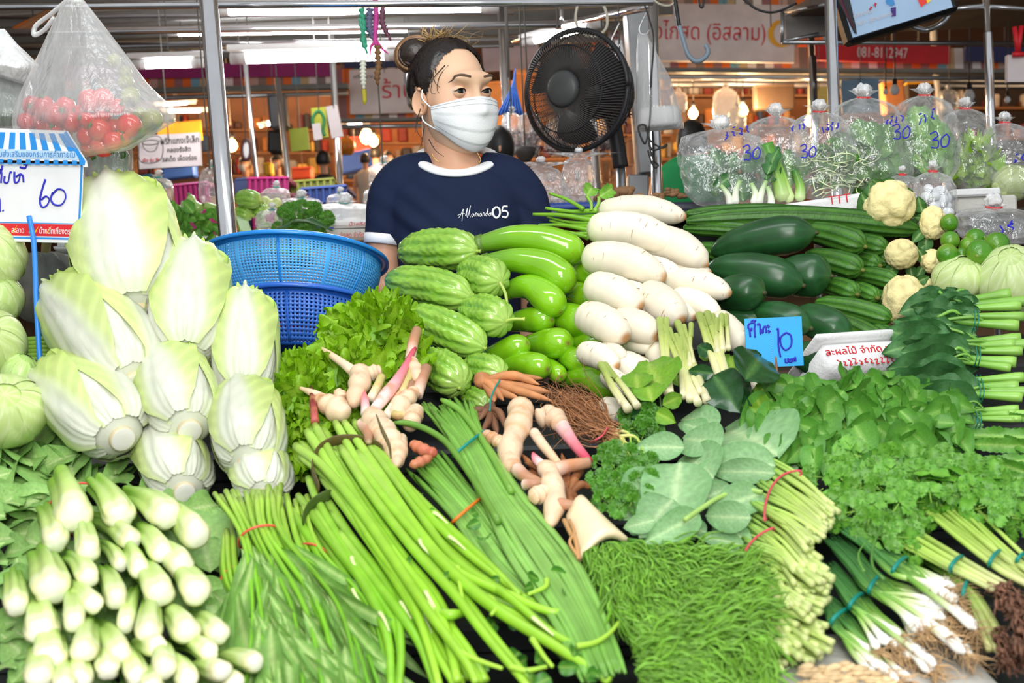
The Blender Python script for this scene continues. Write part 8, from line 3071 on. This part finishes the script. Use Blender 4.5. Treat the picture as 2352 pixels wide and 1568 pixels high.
tube('cord',PA([(1474,-5,3.2),(1490,40,3.2),(1501,90,3.2),(1496,180,3.2),(1494,260,3.2),(1488,310,3.2),(1480,330,
3.2),(1466,292,3.2),(1482,288,3.2),(1492,320,3.2),(1520,340,3.2),(1532,332,3.2),(1500,345,3.2),(1490,322,3.2),
(1500,365,3.2),(1512,380,3.2),(1502,384,3.2),(1488,345,3.2)]),0.0026,m_black,cd_,7,n=120)
for lab,pts,r in [('beige cable looped over the roof pipe above the fan',[(1336,-20),(1322,40),(1335,75),(1370,
84),(1394,60),(1390,20),(1366,-10)],0.005),('beige cable sagging at the top centre',[(1490,-10),(1516,10),(1540,
12),(1560,-6)],0.004),('thin black wire sagging at the top right',[(1700,-8),(1740,22),(1780,28),(1830,8)],0.004),
('short black cord loop hanging at the top',[(1604,-10),(1608,14),(1614,16),(1616,-10)],0.004)]:
 t=T('hanging_cable',lab,'cable',P(*pts[0],3.3))
 tube('cable',PA([(x,y,3.3) for x,y in pts]),r*0.8,cm(G(190,182,164),0.5,name='beige cable') if 'beige' in lab else m_black,
t,7)
for x,y in ((1490,30),(1425,60)):
 t=T('hanging_hook','wire hook holding the '+('foam tray bag' if x==1490 else 'small bag left of the metal column'),
'hook',P(x,y,3.25))
 tube('wire',PA([(x-2,y-8,3.25),(x-20,y+30,3.25),(x-20,y+45,3.25),(x-8,y+50,3.25),(x+2,y+38,3.25)]),0.002,m_steel,
t,6)
hb=drape_bag('translucent bag of white foam trays hanging right of the fan',None,[1466,1462,1462,1460,1457],[1484,
1508,1540,1562,1572],[76,120,180,250,300],3.25,0.14,m_milky,12,-0.08)
for i,(x,y) in enumerate([(1512,268),(1516,276)]):
 V,F=box_geo(P(x,y,3.25+0.02*i),(0.115,0.03,0.055),np.stack([CR*0.997-CU*-0.07,np.array([0,1,0.0]),CU],1),0.012)
 mk('foam_box',V,F,m_foam,None,None,True,label='white foam tray in the hanging bag, '+('front one' if i==0 else 'rear one'),
cat='tray',group='foam trays in the hanging bag')
drape_bag('small white bag hanging left of the metal column',None,[1414,1412,1412,1412],[1428,1436,1440,1440],
[92,130,190,240],3.5,0.08,m_milky2,13)
# ---- garland with ribbon
ga=T('hanging_garland','withered flower garland with pink ribbon hanging at the top centre','garland',P(855,100,
3.0))
for lab,pts,c,r in [('ribbon',[(862,-10),(864,40),(862,95),(868,110)],(214,70,160),0.007),('ribbon',[(862,95),
(852,108),(850,130)],(224,60,150),0.003),('ribbon',[(866,95),(878,112),(892,124)],(224,60,150),0.003),('green_strand',
[(830,20),(836,60),(834,90),(844,125)],(60,170,130),0.007),('green_strand',[(836,10),(828,50),(842,100)],(90,180,
150),0.005),('wrapped_sticks',[(880,10),(878,50),(886,70),(898,94)],(120,70,90),0.007),('dried_flowers',[(868,
105),(868,130),(870,150),(866,175),(868,196)],(130,90,50),0.008),('white_tassel',[(834,138),(834,170),(836,205)],
(230,232,214),0.0075),('yellow_leaf',[(836,206),(837,222),(838,240)],(190,176,40),0.006),('blue_strand',[(850,
20),(848,60),(856,90)],(110,110,140),0.009)]:
 n_=24
 path=spline(PA([(x,y,3.0) for x,y in pts]),n_)
 wob=1+(0.35*np.sin(np.arange(n_)*2.1) if lab not in ('ribbon','yellow_leaf') else 0*np.arange(n_))
 tp=np.interp(np.linspace(0,1,n_),[0,0.8,1],[1,0.9,0.25])
 V,F,_,_=sweep(path,r*wob*tp,10)
 mk(lab,V,F,cm(G(*c),0.6,name=lab),ga)
 # ---- the neighbour's table at the left
nt=T('neighbour_table','wooden market table of the next stall, holding vegetables in foam boxes','table',(-1.2,
4.0,0))
box('tabletop',(-1.15,3.85,1.02),(2.3,1.36,0.04),m_wood,nt,bev=0.004)
for x in (-2.2,-0.1):
 for y in (3.5,4.4):
  box('leg',(x,y,0.47),(0.07,0.07,1.0),m_wood,nt)
dN=3.6
for lab,px,mt,wr in [('used white foam box with red print left of the steel pole',[(372,546),(505,540),(374,584)],
m_foam,'ผักสด'),('used foam box with red print right of the steel pole',[(548,536),(640,538),(550,580)],m_foam,
'ผลไม้'),('used white foam lid beside the woman sleeve with red lettering',[(722,526),(848,524),(724,552)],m_foamdirty,
'ผักสด จำกัด'),('grey broken foam slab under the neighbour vegetables',[(430,576),(690,570),(432,600)],m_foamdirty,
''),('printed white packet of chillies behind the foam lid',[(760,505),(850,502),(762,524)],m_foam,'น้ำพริก')]:
 t=T('foam_box',lab,'foam box',P(*px[2],dN))
 o,R,w,h,org=panel('box',px,dN-0.1,0.3,mt,t,0.008)
 if wr:
  text('lettering',wr,R,org+R[:,0]*w*0.45-R[:,2]*h*0.75-R[:,1]*0.001,h*0.55,m_red,t,0.0004,maxw=w*0.45)
for i,(a,b,w) in enumerate([((542,456),(596,462),44),((540,490),(576,494),36),((566,478),(612,486),38)]):
 gourd(['bitter gourd highest on the neighbour table, right of the steel pole','bitter gourd lowest on the neighbour table by the steel pole',
'bitter gourd behind the others on the neighbour table'][i],a,b,w,dN+0.02*i,dN-0.03+0.02*i,i+3)
for lab,pts,w in [('pale bottle gourd curved beside the steel pole in the background',[(436,448),(444,470),(466,
484)],26),('pale bottle gourd end behind the steel pole',[(470,470),(482,476),(498,482)],22),('white radish stub on the neighbour table',
[(408,478),(424,482),(446,490)],24),('small round green eggplant on the neighbour table',[(590,530),(604,524),
(626,520)],26)]:
 n_=18
 V,F,_,_=sweep(spline(PA([(x,y,dN-0.05) for x,y in pts]),n_),w/2*dN/FPX*np.interp(np.linspace(0,1,n_),[0,0.08,
0.3,0.85,1],[0.3,0.75,0.9,1,0.3]),14)
 t=T('bottle_gourd',lab,'gourd',P(*pts[1],dN))
 mk('flesh',V,F,m_egg if 'radish' not in lab else m_daik,t,S(150,184,92) if 'radish' not in lab else S(226,214,
176))
 V,F,_,_=sweep([P(*pts[0],dN-0.05),P(pts[0][0]-5,pts[0][1]-3,dN-0.05)],0.005,8)
 mk('stem',V,F,m_stem,t,S(120,130,70))
def heap(name,label,poly,n,d,seed,meshes,L=(26,50),ang=(2.6,1.2),cat='greens',w=1.0):
 return bag_leaves(name,label,poly,n,d,seed,meshes,L,ang,cat,w=w,dd=0.08)
heap('leafy_herb_heap','heap of drooping leafy herbs on the neighbour table left of the pole',[(345,430),(380,
440),(440,490),(505,480),(500,545),(400,550),(360,510)],90,dN-0.1,1,_bas,(24,46),(4.2,1.0))
heap('coriander_heap','dark coriander heap on the neighbour table beside the woman',[(645,490),(700,475),(745,
500),(740,540),(690,560),(640,530)],70,dN-0.1,2,_cor,(22,38),(1.5,1.5))
t=T('long_bean_bundle','limp green beans hanging over the foam box right of the pole','beans',P(560,540,dN))
for i in range(9):
 strand_part('bean',t,PA([(542+3*i,498+i,dN-0.12),(552+4*i,530+3*i,dN-0.2),(556+6*i,575+2*i,dN-0.24)]),0.0045,
m_stem,6,12,S(110,156,66))
t=T('garlic_chive_bundle','thin dark garlic chives spread across the neighbour table','chives',P(660,520,dN))
for i in range(16):
 strand_part('blade',t,PA([(560+6*i,556-i*1.0,dN-0.2),(650+2*i,520-i,dN-0.2),(720+3*i,500+2*i,dN-0.18)]),0.0022,
m_stem,5,12,S(60,104,56))
t=T('celery_stub_bundle','bundle of yellow-green celery stalk stubs tied on the neighbour table','celery',P(660,
575,dN))
for i in range(12):
 strand_part('stalk',t,PA([(622,555+2.4*i,dN-0.24+0.01*(i%3)),(665,555+2.5*i,dN-0.25),(712,556+2.3*i,dN-0.24)]),
0.006,m_stem,7,8,S(150,176,60))
box('tie',P(667,568,dN-0.275),(0.014,0.02,0.05),m_stem,t,bev=0.002)
for lab,cx,y0,y1,w,d,mt in [('clear bag of pale onions left of the steel pole',360,400,492,70,3.7,m_film),('clear bag of cucumbers half behind the steel pole',
484,376,470,54,3.8,m_film),('clear bag knotted with a green band, right of the steel pole',632,426,486,66,3.8,
m_film2),('crinkled clear bag of radish pods near the foam lid',690,450,500,100,3.75,m_film2),('crumpled bag of round eggplants on the neighbour table',
622,478,530,70,3.5,m_film2),('white plastic bags piled behind the coriander',790,462,522,150,3.7,m_milky2),('small pair of knotted bags above the white plastic',
780,442,480,60,3.8,m_film2),('puffed clear bag behind the woman shoulder',880,368,436,66,3.9,m_film2),('orange-filled bag beside the woman sleeve',
852,430,482,36,3.8,m_film2)]:
 veg_bag(lab,cx,y0,y1,w,d,int(cx),0,None,0.08,m_rubber_teal,"bags on the neighbour's table",mt,name='hanging_bag' if cx in (880,
484) else 'plastic_bag')  # both rest on the table pile despite the hanging name
for i,(x,y,r) in enumerate([(345,470,20),(375,475,20),(360,452,18),(608,464,14),(622,470,13),(636,466,12),(600,
506,11),(640,500,10)]):
 V,F,N=ico(1,18,12)
 c=P(x,y,3.7)
 mk('onion',c+V*r*3.7/FPX,F,m_napa,None,S(214,222,150),label='pale round onion in a clear bag at the neighbour stall, '+['left bag, left one',
'left bag, right one','left bag, on top','right bag, first','right bag, second','right bag, third','loose, left',
'loose, right'][i],cat='onion',group='onions at the neighbour stall')
def crate(label,px,d,mat,depth=0.3):
 t=T('plastic_crate',label,'crate',P(*px[2],d),'plastic crates behind the neighbour table')
 o,R,w,h,org=panel('side',px,d,0.012,mat,t)
 for k in (0.0,0.97):
  box('rim',org+R[:,0]*w/2-R[:,2]*h*k+R[:,1]*0.0,(w*1.04,0.03,h*0.10),mat,t,R,0.003)
 for i in range(7):
  box('rib',org+R[:,0]*w*(i+0.5)/7-R[:,2]*h*0.5-R[:,1]*0.008,(0.012,0.012,h*0.9),mat,t,R,0.002)
 box('lid',org+R[:,0]*w/2+R[:,1]*depth/2,(w,depth,0.02),mat,t,R,0.004)
 fo_=org+R[:,0]*w/2-R[:,2]*h*0.98+R[:,1]*depth/2
 box('lower_tier',(fo_[0],fo_[1],fo_[2]/2),(w*0.9,depth*0.9,fo_[2]),mat,t,None,0.004)
 return t
crate('magenta crate left of the thick steel pole',[(398,428),(478,420),(400,476)],4.6,m_mag)
crate('magenta crate with white lettering right of the pole',[(568,412),(662,410),(572,446)],4.8,m_mag)
crate('olive green crate beside the magenta one',[(662,420),(768,412),(664,452)],5.0,m_olive)
crate('blue crate in front of the olive one',[(690,436),(796,428),(694,470)],4.7,m_crblue)
crate('teal crate at the far left behind the onion bag',[(296,410),(350,404),(298,456)],4.8,cm(G(20,84,96),0.5,
name='teal plastic'))
crate('dark blue crate just right of the steel pole',[(540,414),(570,412),(541,450)],4.9,cm(G(50,64,104),0.5,name='slate plastic'))
crate('dark red crate under the olive one',[(650,450),(710,448),(652,476)],4.7,cm(G(104,26,50),0.5,name='wine plastic'))
# ---- middle: bags of dried chillies, net, scale dish, garlic, ginger, small fan
m_chili=veg('dried_chilli',0.4,0.4,60,0.35,40,0.5)
for i,(lab,cx,y0,y1,w) in enumerate([('bag of dark dried chillies right of the mask, behind the woman',1216,248,
362,56),('bag of dried chillies half behind the man with black hair',1176,250,360,50),('bag of dark red dried chillies below the fan cage',
1290,270,360,84),('bag of dried chillies behind the right of the fan',1390,270,345,60),('bag of dried chillies behind the foam tray bag',
1420,190,290,50)]):
 veg_bag(lab,cx,y0,y1,w,4.0,i+60,0,None,0.08,None,'bags of dried chillies',m_film2,name='hanging_bag')
 g=Geo()
 for k in range(60):
  x,y=cx+r_.normal(0,w*0.22),r_.uniform(y0+(y1-y0)*0.5,y1-8)
  a_=r_.uniform(0,6.28)
  strand(g,PA([(x,y,4.0+r_.uniform(-0.03,0.02)),(x+9*math.cos(a_),y+9*math.sin(a_),3.98),(x+16*math.cos(a_+0.5),
y+16*math.sin(a_+0.5),3.99)]),0.004,5,6,S(96,22,40)*r_.uniform(0.5,1.3),([0,0.3,1],[0.6,1,0.3]))
 tag(mkg('dried_chillies',g,m_chili,None,label='dark red dried chillies filling the '+lab[:60].replace('bag of ',
''),cat='chillies'),kind='stuff')
t=T('hanging_net','blue string net gathered and hanging between the woman and the fan','net',P(1165,270,4.1))
for i in range(22):
 k=i/21
 strand_part('string',t,PA([(1184,158,4.1),(1180+10*(k-0.5),200,4.1),(1140+62*k,268-10*math.sin(k*3.1),4.08+0.02*(i%3))]),
0.0026,m_blue2,5,8,S(40,80,190))
for o in t.children:
 o.data.materials.clear()
 o.data.materials.append(m_blue2)
t=T('hanging_scale_dish','dark metal scale dish behind the woman shoulder','scale',P(1205,372,3.9))
V,F,_,_=sweep([P(1206,372,3.9),P(1206,368,3.9),P(1206,352,3.9),P(1206,340,3.9),P(1206,342,3.9)],[0.01,0.02,0.032,
0.036,0.034],24)
mk('dish',V,F,m_dkgrey,t)
for lab,cx,y0,y1,w,ln in [('slanted clear bag of garlic right of the woman',1270,372,478,90,-30),('clear bag of garlic standing left of the ginger',
1325,350,470,74,6)]:
 veg_bag(lab,cx,y0,y1,w,3.0,int(cx),ln,None,0.09,None,'bags of garlic behind the daikon greens',m_film2,neck=0.7)
m_gar=cm(G(206,190,180),0.5,name='garlic skin')
for i in range(12):
 V,F,N=ico(1,12,8)
 V=V*(1+0.08*np.abs(np.sin(np.arctan2(V[:,1],V[:,0])*4)))[:,None]
 c=P(1240+11*i,466-7*(i%2),3.02+0.02*(i%3))
 mk('garlic_bulb',c+V*np.array([1,1,0.85])*0.011,F,m_gar,None,label='garlic bulb in the row of bags behind the daikon greens, place %s from the left'%['one',
'two','three','four','five','six','seven','eight','nine','ten','eleven','twelve'][i],cat='garlic',group='garlic bulbs in the bags')
bb_=T('blue_bin','blue basket edge under the garlic bags','basket',P(1310,495,2.95))
panel('side',[(1244,466),(1380,462),(1246,500)],2.95,0.2,m_crblue,bb_,0.006)
panel('rim',[(1242,476),(1382,472),(1242,482)],2.94,0.22,m_crblue,bb_,0.003)
m_ging=veg('ginger_skin',0.6,0.4,50,0.2,24,0.3)
for i,(x,y,w) in enumerate([(1385,452,20),(1400,438,18),(1420,440,24),(1440,444,20),(1446,458,18),(1470,452,16),
(1410,462,22),(1490,460,14),(1515,456,14),(1535,446,12),(1552,444,14),(1562,452,12)]):
 g=Geo()
 c=P(x,y,2.96)
 for k in range(4):
  V,F,N=ico(1,12,8)
  o_=np.array([r_.normal(0,0.6),0.3*r_.normal(),r_.normal(0,0.5)])*w*2.96/FPX*0.7 if k else 0
  g.add(c+o_+V*w*2.96/FPX*r_.uniform(0.45,0.75)*np.array([1.2,1,0.8]),F,S(150,112,78)*r_.uniform(0.85,1.1))
 mkg('ginger_root',g,m_ging,None,label='knobbly brown ginger root in the heap behind the top daikon, %s along from the left'%['first',
'second','third','fourth','fifth','sixth','seventh','eighth','ninth','tenth','eleventh','last'][i],cat='ginger',
group='ginger roots in the heap')
t=T('desk_fan','small orange-lit fan in the background under the big black fan','fan',P(1392,420,6.5))
for r_2 in (38,28,8):
 closed_tube('cage_ring',np.array([P(1392+0.75*r_2*math.cos(a),382+r_2*math.sin(a),6.5) for a in np.linspace(0,
6.283,40)]),0.005,m_tan,t)
for k in range(24):
 a=k*0.2618
 tube('wire',[P(1392,382,6.48),P(1392+28*math.cos(a),382+38*math.sin(a),6.5)],0.002,m_tan,t,5,sp=False)
b_=P(1394,470,6.55)
tube('stem',[P(1392,384,6.55),(b_[0],b_[1],0.01)],0.02,m_tan,t,8,sp=False)
# ---- people in the background
def passer(label,x,y,hp,d,shirt,hair=(24,20,20),mask=False,turn=0.0,lean=0.0,bun=False,back=False):
 """x, y the middle of the head, hp head height in pixels"""
 s=hp*d/FPX/0.23
 c=P(x,y,d)
 t=T('person',label,'person',np.array([c[0],c[1],0]))
 g=Geo()
 V,F,N=ico(1,24,18)
 hd=V*np.array([0.076,0.092,0.115])*(1-0.10*np.clip(-V[:,2:3],0,1))
 hd[:,1]-=0.016*np.exp(-((V[:,0]/0.14)**2+((V[:,2]+0.1)/0.2)**2))*(V[:,1]<0)
 Rz=rotz(turn)
 g.add(c+(hd@Rz.T)*s,F,SKIN2)
 dn=lambda a,b,z:c+np.array([a,b,z+(lean if z<-0.15 else 0)])*s
 for pts,rads in [([dn(0,0.01,-0.08),dn(0,0.02,-0.2),dn(0,0.03,-0.3)],[0.05,0.05,0.07]),([dn(-0.17,0.03,-0.28),
dn(-0.22,0.03,-0.55),dn(-0.2,-0.04,-0.8)],[0.05,0.042,0.03]),([dn(0.17,0.03,-0.28),dn(0.22,0.03,-0.55),dn(0.2,
-0.04,-0.8)],[0.05,0.042,0.03])]:
  V,F=limb(pts,np.array(rads)*s,12)
  g.add(V,F,SKIN2)
 mkg('body',g,m_skin,t)
 rows=[(-0.19,0.06),(-0.22,0.12),(-0.27,0.19),(-0.45,0.17),(-0.7,0.16),(-0.95,0.17),(-1.3,0.15),(-1.42,0.14)]
 a=np.linspace(0,2*math.pi,24,endpoint=False)
 V=np.concatenate([dn(0,0.03,z)+s*np.stack([np.cos(a)*w,np.sin(a)*(0.06+w*0.35),0*a],1) for z,w in rows]+[[dn(0,
0.03,-0.19)],[dn(0,0.03,-1.42)]])
 mk('shirt',V,ringfaces(len(rows),24),cm(G(*shirt),0.85,name='shirt cloth'),t)
 V,F,N=ico(1,28,18)
 kp=(V[:,2]>(0.25 if not back else -0.5)+0.0)|((V[:,1]>0.05)&(V[:,2]>-0.55))
 hv=V*np.array([0.084,0.1,0.124])
 fs=[f[kp[f].all(1)] for f in F]
 mk('hair',c+(hv@Rz.T)*s,[f for f in fs if len(f)],cm(G(*hair),0.5,name='hair dark'),t)
 if bun:
  V,F,N=ico(0.05*s,14,10)
  mk('hair_bun',V+dn(0.02,0.05,0.13),F,cm(G(*hair),0.5,name='hair dark'),t)
 if mask:
  V,F,N=ico(1,24,16)
  kp=(V[:,1]<-0.25)&(V[:,2]<0.05)&(V[:,2]>-0.85)
  fs=[f[kp[f].all(1)] for f in F]
  mk('face_mask',c+((V*np.array([0.086,0.108,0.122]))@Rz.T)*s,[f for f in fs if len(f)],m_mask,t)
 for sx in (-1,1):
  tube('leg',[dn(0.08*sx,0.03,-1.38),np.array([*dn(0.09*sx,0.03,0)[:2],0.0])],0.07*s,m_dkgrey,t,10,sp=False)
 return t
passer('man with black hair just behind the woman, seen from behind',1148,338,92,3.75,(30,30,34),back=True)
passer('man in a green polo shirt turned away, behind the garlic and ginger',1590,326,96,4.6,(24,140,76),back=True,
turn=2.6,lean=0.13)
passer('masked woman far left beside the dial scale',562,378,36,8.5,(60,50,60),mask=True,turn=-0.6)
passer('masked man with dark hair beside the yellow bag, left background',636,374,36,8.2,(196,176,130),mask=True,
turn=-0.8)
passer('masked woman facing front, left of the woman at the stall',892,362,30,9.0,(200,170,160),mask=True)
passer('shopper in a mauve shirt with a bun, seen from behind',862,352,34,8.6,(176,150,180),bun=True,back=True,
turn=2.8)
passer('shopper in a pale patterned shirt, bent by the lit stall',838,366,28,8.0,(206,196,180),back=True,turn=2.2)
passer('person in a black shirt behind the blue and olive crates',742,366,40,7.0,(34,26,26),back=True,turn=1.5)
# ---- warm-lit stalls: counters, goods, bulbs
def bulb(label,x,y,d,r,lit,cord=60):
 c=P(x,y,d)
 R0=r*d/FPX
 t=T('hanging_bulb',label,'light bulb',c-np.array([0,0,R0]),'bare bulbs in the stalls')
 V,F,_,_=sweep([c-CU*R0,c-CU*R0*0.7,c,c+CU*R0*0.6,c+CU*R0*1.3],np.array([0.1,0.7,1.0,0.85,0.45])*R0,14)
 mk('glass',V,F,m_bulbon if lit else m_white_p,t)
 V,F,_,_=sweep([c+CU*R0*1.25,c+CU*R0*2.4],R0*0.5,10)
 mk('socket',V,F,m_black,t)
 tube('cord',[c+CU*R0*2.3,c+CU*(R0*2.3+cord*d/FPX)],0.003,m_black,t,6,sp=False)
 if lit:
  l=bpy.data.lights.new('bulb_light','POINT')
  l.energy=lit
  l.color=(1.0,0.62,0.3)
  l.shadow_soft_size=R0*1.2
  o=bpy.data.objects.new('bulb_light',l)
  COLL.objects.link(o)
  o.parent=t
  o.location=Vector(CU*-R0*0.2+np.array([0,-R0*1.6,R0]))
for a in [('lit bulb left of the foam-tray bag',1592,262,8.0,11,45),('lit bulb beside the cluster of hanging bags',
1706,256,7.8,12,45),('lit bulb in the left stall beside the bananas',858,326,8.4,11,40,30),('larger glowing bulb behind the banana bunch',
842,316,9.6,15,40,20),('lit bulb seen just right of the thick pole',533,336,9.0,12,30,30),('unlit bulb in front of the orange-framed mirror',
2055,208,5.6,11,0,90),('unlit bulb hanging at the right before the dark stall',2226,222,5.6,13,0,60),('unlit spiral bulb under the white paper',
2314,230,5.2,7,0,24),('black empty bulb socket beside the unlit bulb',2034,212,5.7,6,0,90),('lit bulb glowing behind the pea sprout bag',
1860,278,7.6,12,30),('bulb glowing above the fan in the brown stall',1308,164,9.0,9,25,20)]:
 bulb(*a)
def warm(x,y,z,e,s=0.3,c=(1.0,0.66,0.38)):  # bare point lights added for the warm background glow, no fixtures modelled
 l=bpy.data.lights.new('stall_glow_fill','POINT')
 l.energy=e
 l.color=c
 l.shadow_soft_size=s
 o=bpy.data.objects.new('stall_glow_fill',l)
 COLL.objects.link(o)
 o.location=(x,y,z)
for x,y,z,e in ((-2.6,9.0,2.1,34),(-1.2,10.2,2.2,40),(0.4,9.2,2.2,34),(1.6,9.0,2.1,46),(3.0,9.2,2.1,40),(4.6,9.0,
2.1,10)):
 warm(x,y,z,e)
st_=T('lit_stall','warm-lit stall interior with brown panels behind the right-hand bags','stall',P(1700,300,10.5))
for lab,px,d,mt in [('back_panel',[(1180,160),(1560,160),(1180,520)],11.5,m_tan),('back_panel',[(1540,162),(1740,
162),(1540,520)],11.0,m_tan),('back_panel',[(1740,162),(1960,162),(1740,520)],11.2,cm(G(170,110,70),0.7,name='brown panel')),
('back_panel',[(1960,162),(2160,162),(1960,520)],11.0,cm(G(140,90,60),0.7,name='dark panel')),('back_panel',[(2160,
162),(2460,162),(2160,520)],11.0,cm(G(60,44,34),0.7,name='black panel')),('back_panel',[(280,215),(760,205),(280,
560)],12.0,cm(G(176,120,86),0.7,name='brick panel')),('back_panel',[(760,280),(1180,270),(760,560)],12.0,cm(G(206,
130,80),0.7,name='orange panel')),('counter',[(1380,400),(1760,400),(1380,620)],9.0,cm(G(90,60,44),0.7,name='counter brown')),
('counter',[(300,430),(1000,430),(300,640)],9.6,cm(G(120,90,70),0.7,name='counter tan'))]:
 panel(lab,px,d,0.05,mt,st_)
for y in (168,184,196):
 tube('rail',[P(1540,y,8+y*0.005),P(2400,y+4,8+y*0.005)],0.018,m_steel,st_,8,sp=False)
g=Geo()
shf=T('far_shelves','long shelves against the back of the warm-lit stalls','shelf',P(1400,400,10.6))
pal=[(120,70,40),(200,150,100),(90,60,50),(230,210,190),(180,60,40),(70,60,60),(210,130,60),(150,120,100),(240,
190,90),(60,80,110),(110,50,60),(190,180,170)]
for (x0,x1,ys,d) in ((300,760,(300,352,404),11.2),(780,1180,(330,372,414),11.2),(1180,1540,(206,258,312,366,420),
10.6),(1545,1960,(222,290,350),10.4),(1965,2440,(250,320),10.4)):
 for y in ys:
  a,b=P(x0,y,d),P(x1,y,d)
  box('plank',(a+b)/2,(np.linalg.norm(b-a),0.3,0.02),m_wood,shf,np.stack([(b-a)/np.linalg.norm(b-a),np.array([0,
1.0,0]),np.array([0,0,1.0])],1),0.003)
  x=x0
  while x<x1-10:
   w=r_.uniform(8,26)
   h_=r_.uniform(12,40)
   if r_.uniform()<0.85:
    c=P(x+w/2,y-h_/2-3,d-r_.uniform(0,0.1))
    V,F=box_geo(c,(w*d/FPX*0.92,0.12,h_*d/FPX),None,0.015)
    g.add(V,F,S(*pal[r_.integers(0,12)])*r_.uniform(0.5,1.1))
   x+=w
tag(mkg('shelf_goods',g,veg('shelf_goods',0.6,0.3,20,0.3,8),None,False,label='jumble of packets and boxes on the far shelves behind everything',
cat='goods'),kind='stuff')
GOODS=[('hanging_tool_sign','rack of dark knobbly goods beside the thin pole',[(1734,196),(1826,194),(1736,250)],
7.8,G(70,54,40)),('hanging_mirror','orange-edged tray hanging behind the bags at the right',[(2026,190),(2076,
184),(2030,262)],7.6,G(240,160,90)),('hanging_board','dark board with a yellow frame behind the romaine bag',[(2082,
190),(2146,188),(2084,246)],7.9,G(60,44,30)),('cardboard_box','tan cardboard box in the stall behind the ginger',
[(1440,320),(1480,318),(1442,380)],7.5,G(196,140,100)),('cardboard_box','pinkish sack behind the small fan',[(1424,
380),(1458,378),(1426,440)],7.0,G(224,160,126)),('tool_cabinet','brown drawer cabinet behind the fan cage',[(1180,
170),(1300,168),(1182,260)],8.5,G(190,126,66)),('tool_cabinet','tan shelf unit between the woman and the fan',
[(1110,190),(1190,186),(1112,300)],8.8,G(206,150,96)),('hanging_screen','dark television seen from the side at an angle in the left background',
[(612,218),(652,214),(644,294)],6.2,G(66,64,66)),('hanging_bag_row','black bag hanging in the left background below the tilted screen',
[(614,300),(646,300),(608,350)],6.6,G(30,28,28)),('red_cloth','red cloth glowing behind the lit bulb in the left stall',
[(770,318),(850,314),(772,352)],10,G(240,70,50)),('blue_tarp','blue tarpaulin behind the shoppers in the left background',
[(770,360),(850,342),(775,402)],9.4,G(60,100,190)),('blue_tarp','blue tarpaulin under the white shop sign at the left',
[(370,385),(445,376),(372,414)],9.0,G(50,100,200)),('red_tray','red trays of goods on the far counter left of the woman',
[(668,386),(716,384),(670,412)],8.4,G(220,90,60)),('yellow_bag','yellow carrier bag beside the masked man at the left',
[(604,376),(622,374),(602,404)],8.0,G(240,190,40)),('dark_speaker','dark box hanging left of the woman head',[(924,
162),(952,158),(928,246)],5.5,G(80,76,74))]
for nm,lab,px,d,c in GOODS:
 t=T(nm,lab,nm.split('_')[-1],P(*px[2],d))
 panel('body',px,d,0.1 if 'cloth' not in nm else 0.02,cm(c,0.6,name='goods',bump=0.4,bscale=30),t,0.012)
 q=[(px[0][0],px[0][1]-2),(px[1][0],px[1][1]-2),(px[0][0],px[0][1]+3)]
 panel('top_edge',q,d-0.005,0.11,cm(np.array(c)*1.2 if nm!='hanging_board' else G(236,180,40),0.6,name='goods edge'),
t,0.004)
for i,(lab,x,y0,y1,w,d,mt) in enumerate([('hanging white bag of goods left of the lit bulb',1668,194,300,60,7.4,
m_milky2),('hanging bag of red-white packets beside the lit bulb',1694,240,300,40,7.3,m_milky2),('dim clear bag hanging before the dark stall at the right',
2180,200,262,44,7.0,m_film2),('hanging pink bag behind the foam tray bag',1560,205,260,36,7.4,m_milky2)]):
 veg_bag(lab,x,y0,y1,w,d,i+90,0,None,0.1,None,None,mt,name='hanging_bag')
t=T('hanging_bananas','bunch of bananas hanging in the left stall','bananas',P(796,355,8.0))
for i in range(7):
 x=786+3.4*i
 strand_part('banana',t,PA([(796,312,8.0),(x-4+i,332,7.98),(x,356,8.0)]),0.02,m_napa,8,10,S(196,130,40),([0,0.3,
0.8,1],[0.4,1,1,0.3]))
t=T('hanging_dial_scale','round dial scale with dark rim in the left background','scale',P(566,368,5.5))
closed_tube('rim',np.array([P(566+9*math.cos(a),344+23*math.sin(a),5.5) for a in np.linspace(0,6.283,36)]),0.008,
cm(G(70,20,26),0.4,name='dark red rim'),t)
V,F,N=ico(1,24,12)
mk('dial',P(566,344,5.5)+(V@np.stack([CR*0.017,np.array([0,0.008,0]),CU*0.043],0)),F,m_white_p,t)
t=T('hanging_crate_box','orange and white carton lying on the roof pipes at the upper left','box',P(70,40,4.4))
panel('carton',[(26,62),(110,18),(60,60)],4.6,0.06,m_tan,t,0.004)
panel('carton_end',[(26,62),(60,44),(36,62)],4.59,0.06,m_orange,t,0.004)
# ---- wires from the ceiling carry the signs, lamps and goods that hang at the back
for o in [q for q in COLL.objects if q.parent is None and q.type=='EMPTY']:
 if any(k in o.name for k in ('sign','hanging','tool_cabinet','cloth','tarp','dark_speaker','fluorescent','cardboard_box',
'red_tray','yellow_bag')) and o.location[1]>3.42:
  vs=[np.array(b)@np.array(ch.matrix_local.to_3x3()).T+np.array(ch.matrix_local.translation)+np.array(o.location) for ch in o.children if ch.type=='MESH' for b in ch.bound_box]
  if not vs:
   continue
  vs=np.array(vs)
  hi,lo=vs.max(0),vs.min(0)
  xs=[(lo[0]+hi[0])/2] if hi[0]-lo[0]<0.5 else [lo[0]+0.08,hi[0]-0.08]
  for x in xs:
   zt=hi[2]-0.03 if hi[2]<3.3 else 3.25
   sx=(x-lo[0])/max(1e-6,hi[0]-lo[0])
   tube('wire',[(x,(lo[1]+hi[1])/2,zt-(0.03 if len(xs)==2 else 0)),(x,(lo[1]+hi[1])/2,3.32)],0.0025,m_grey,o,5,
sp=False)
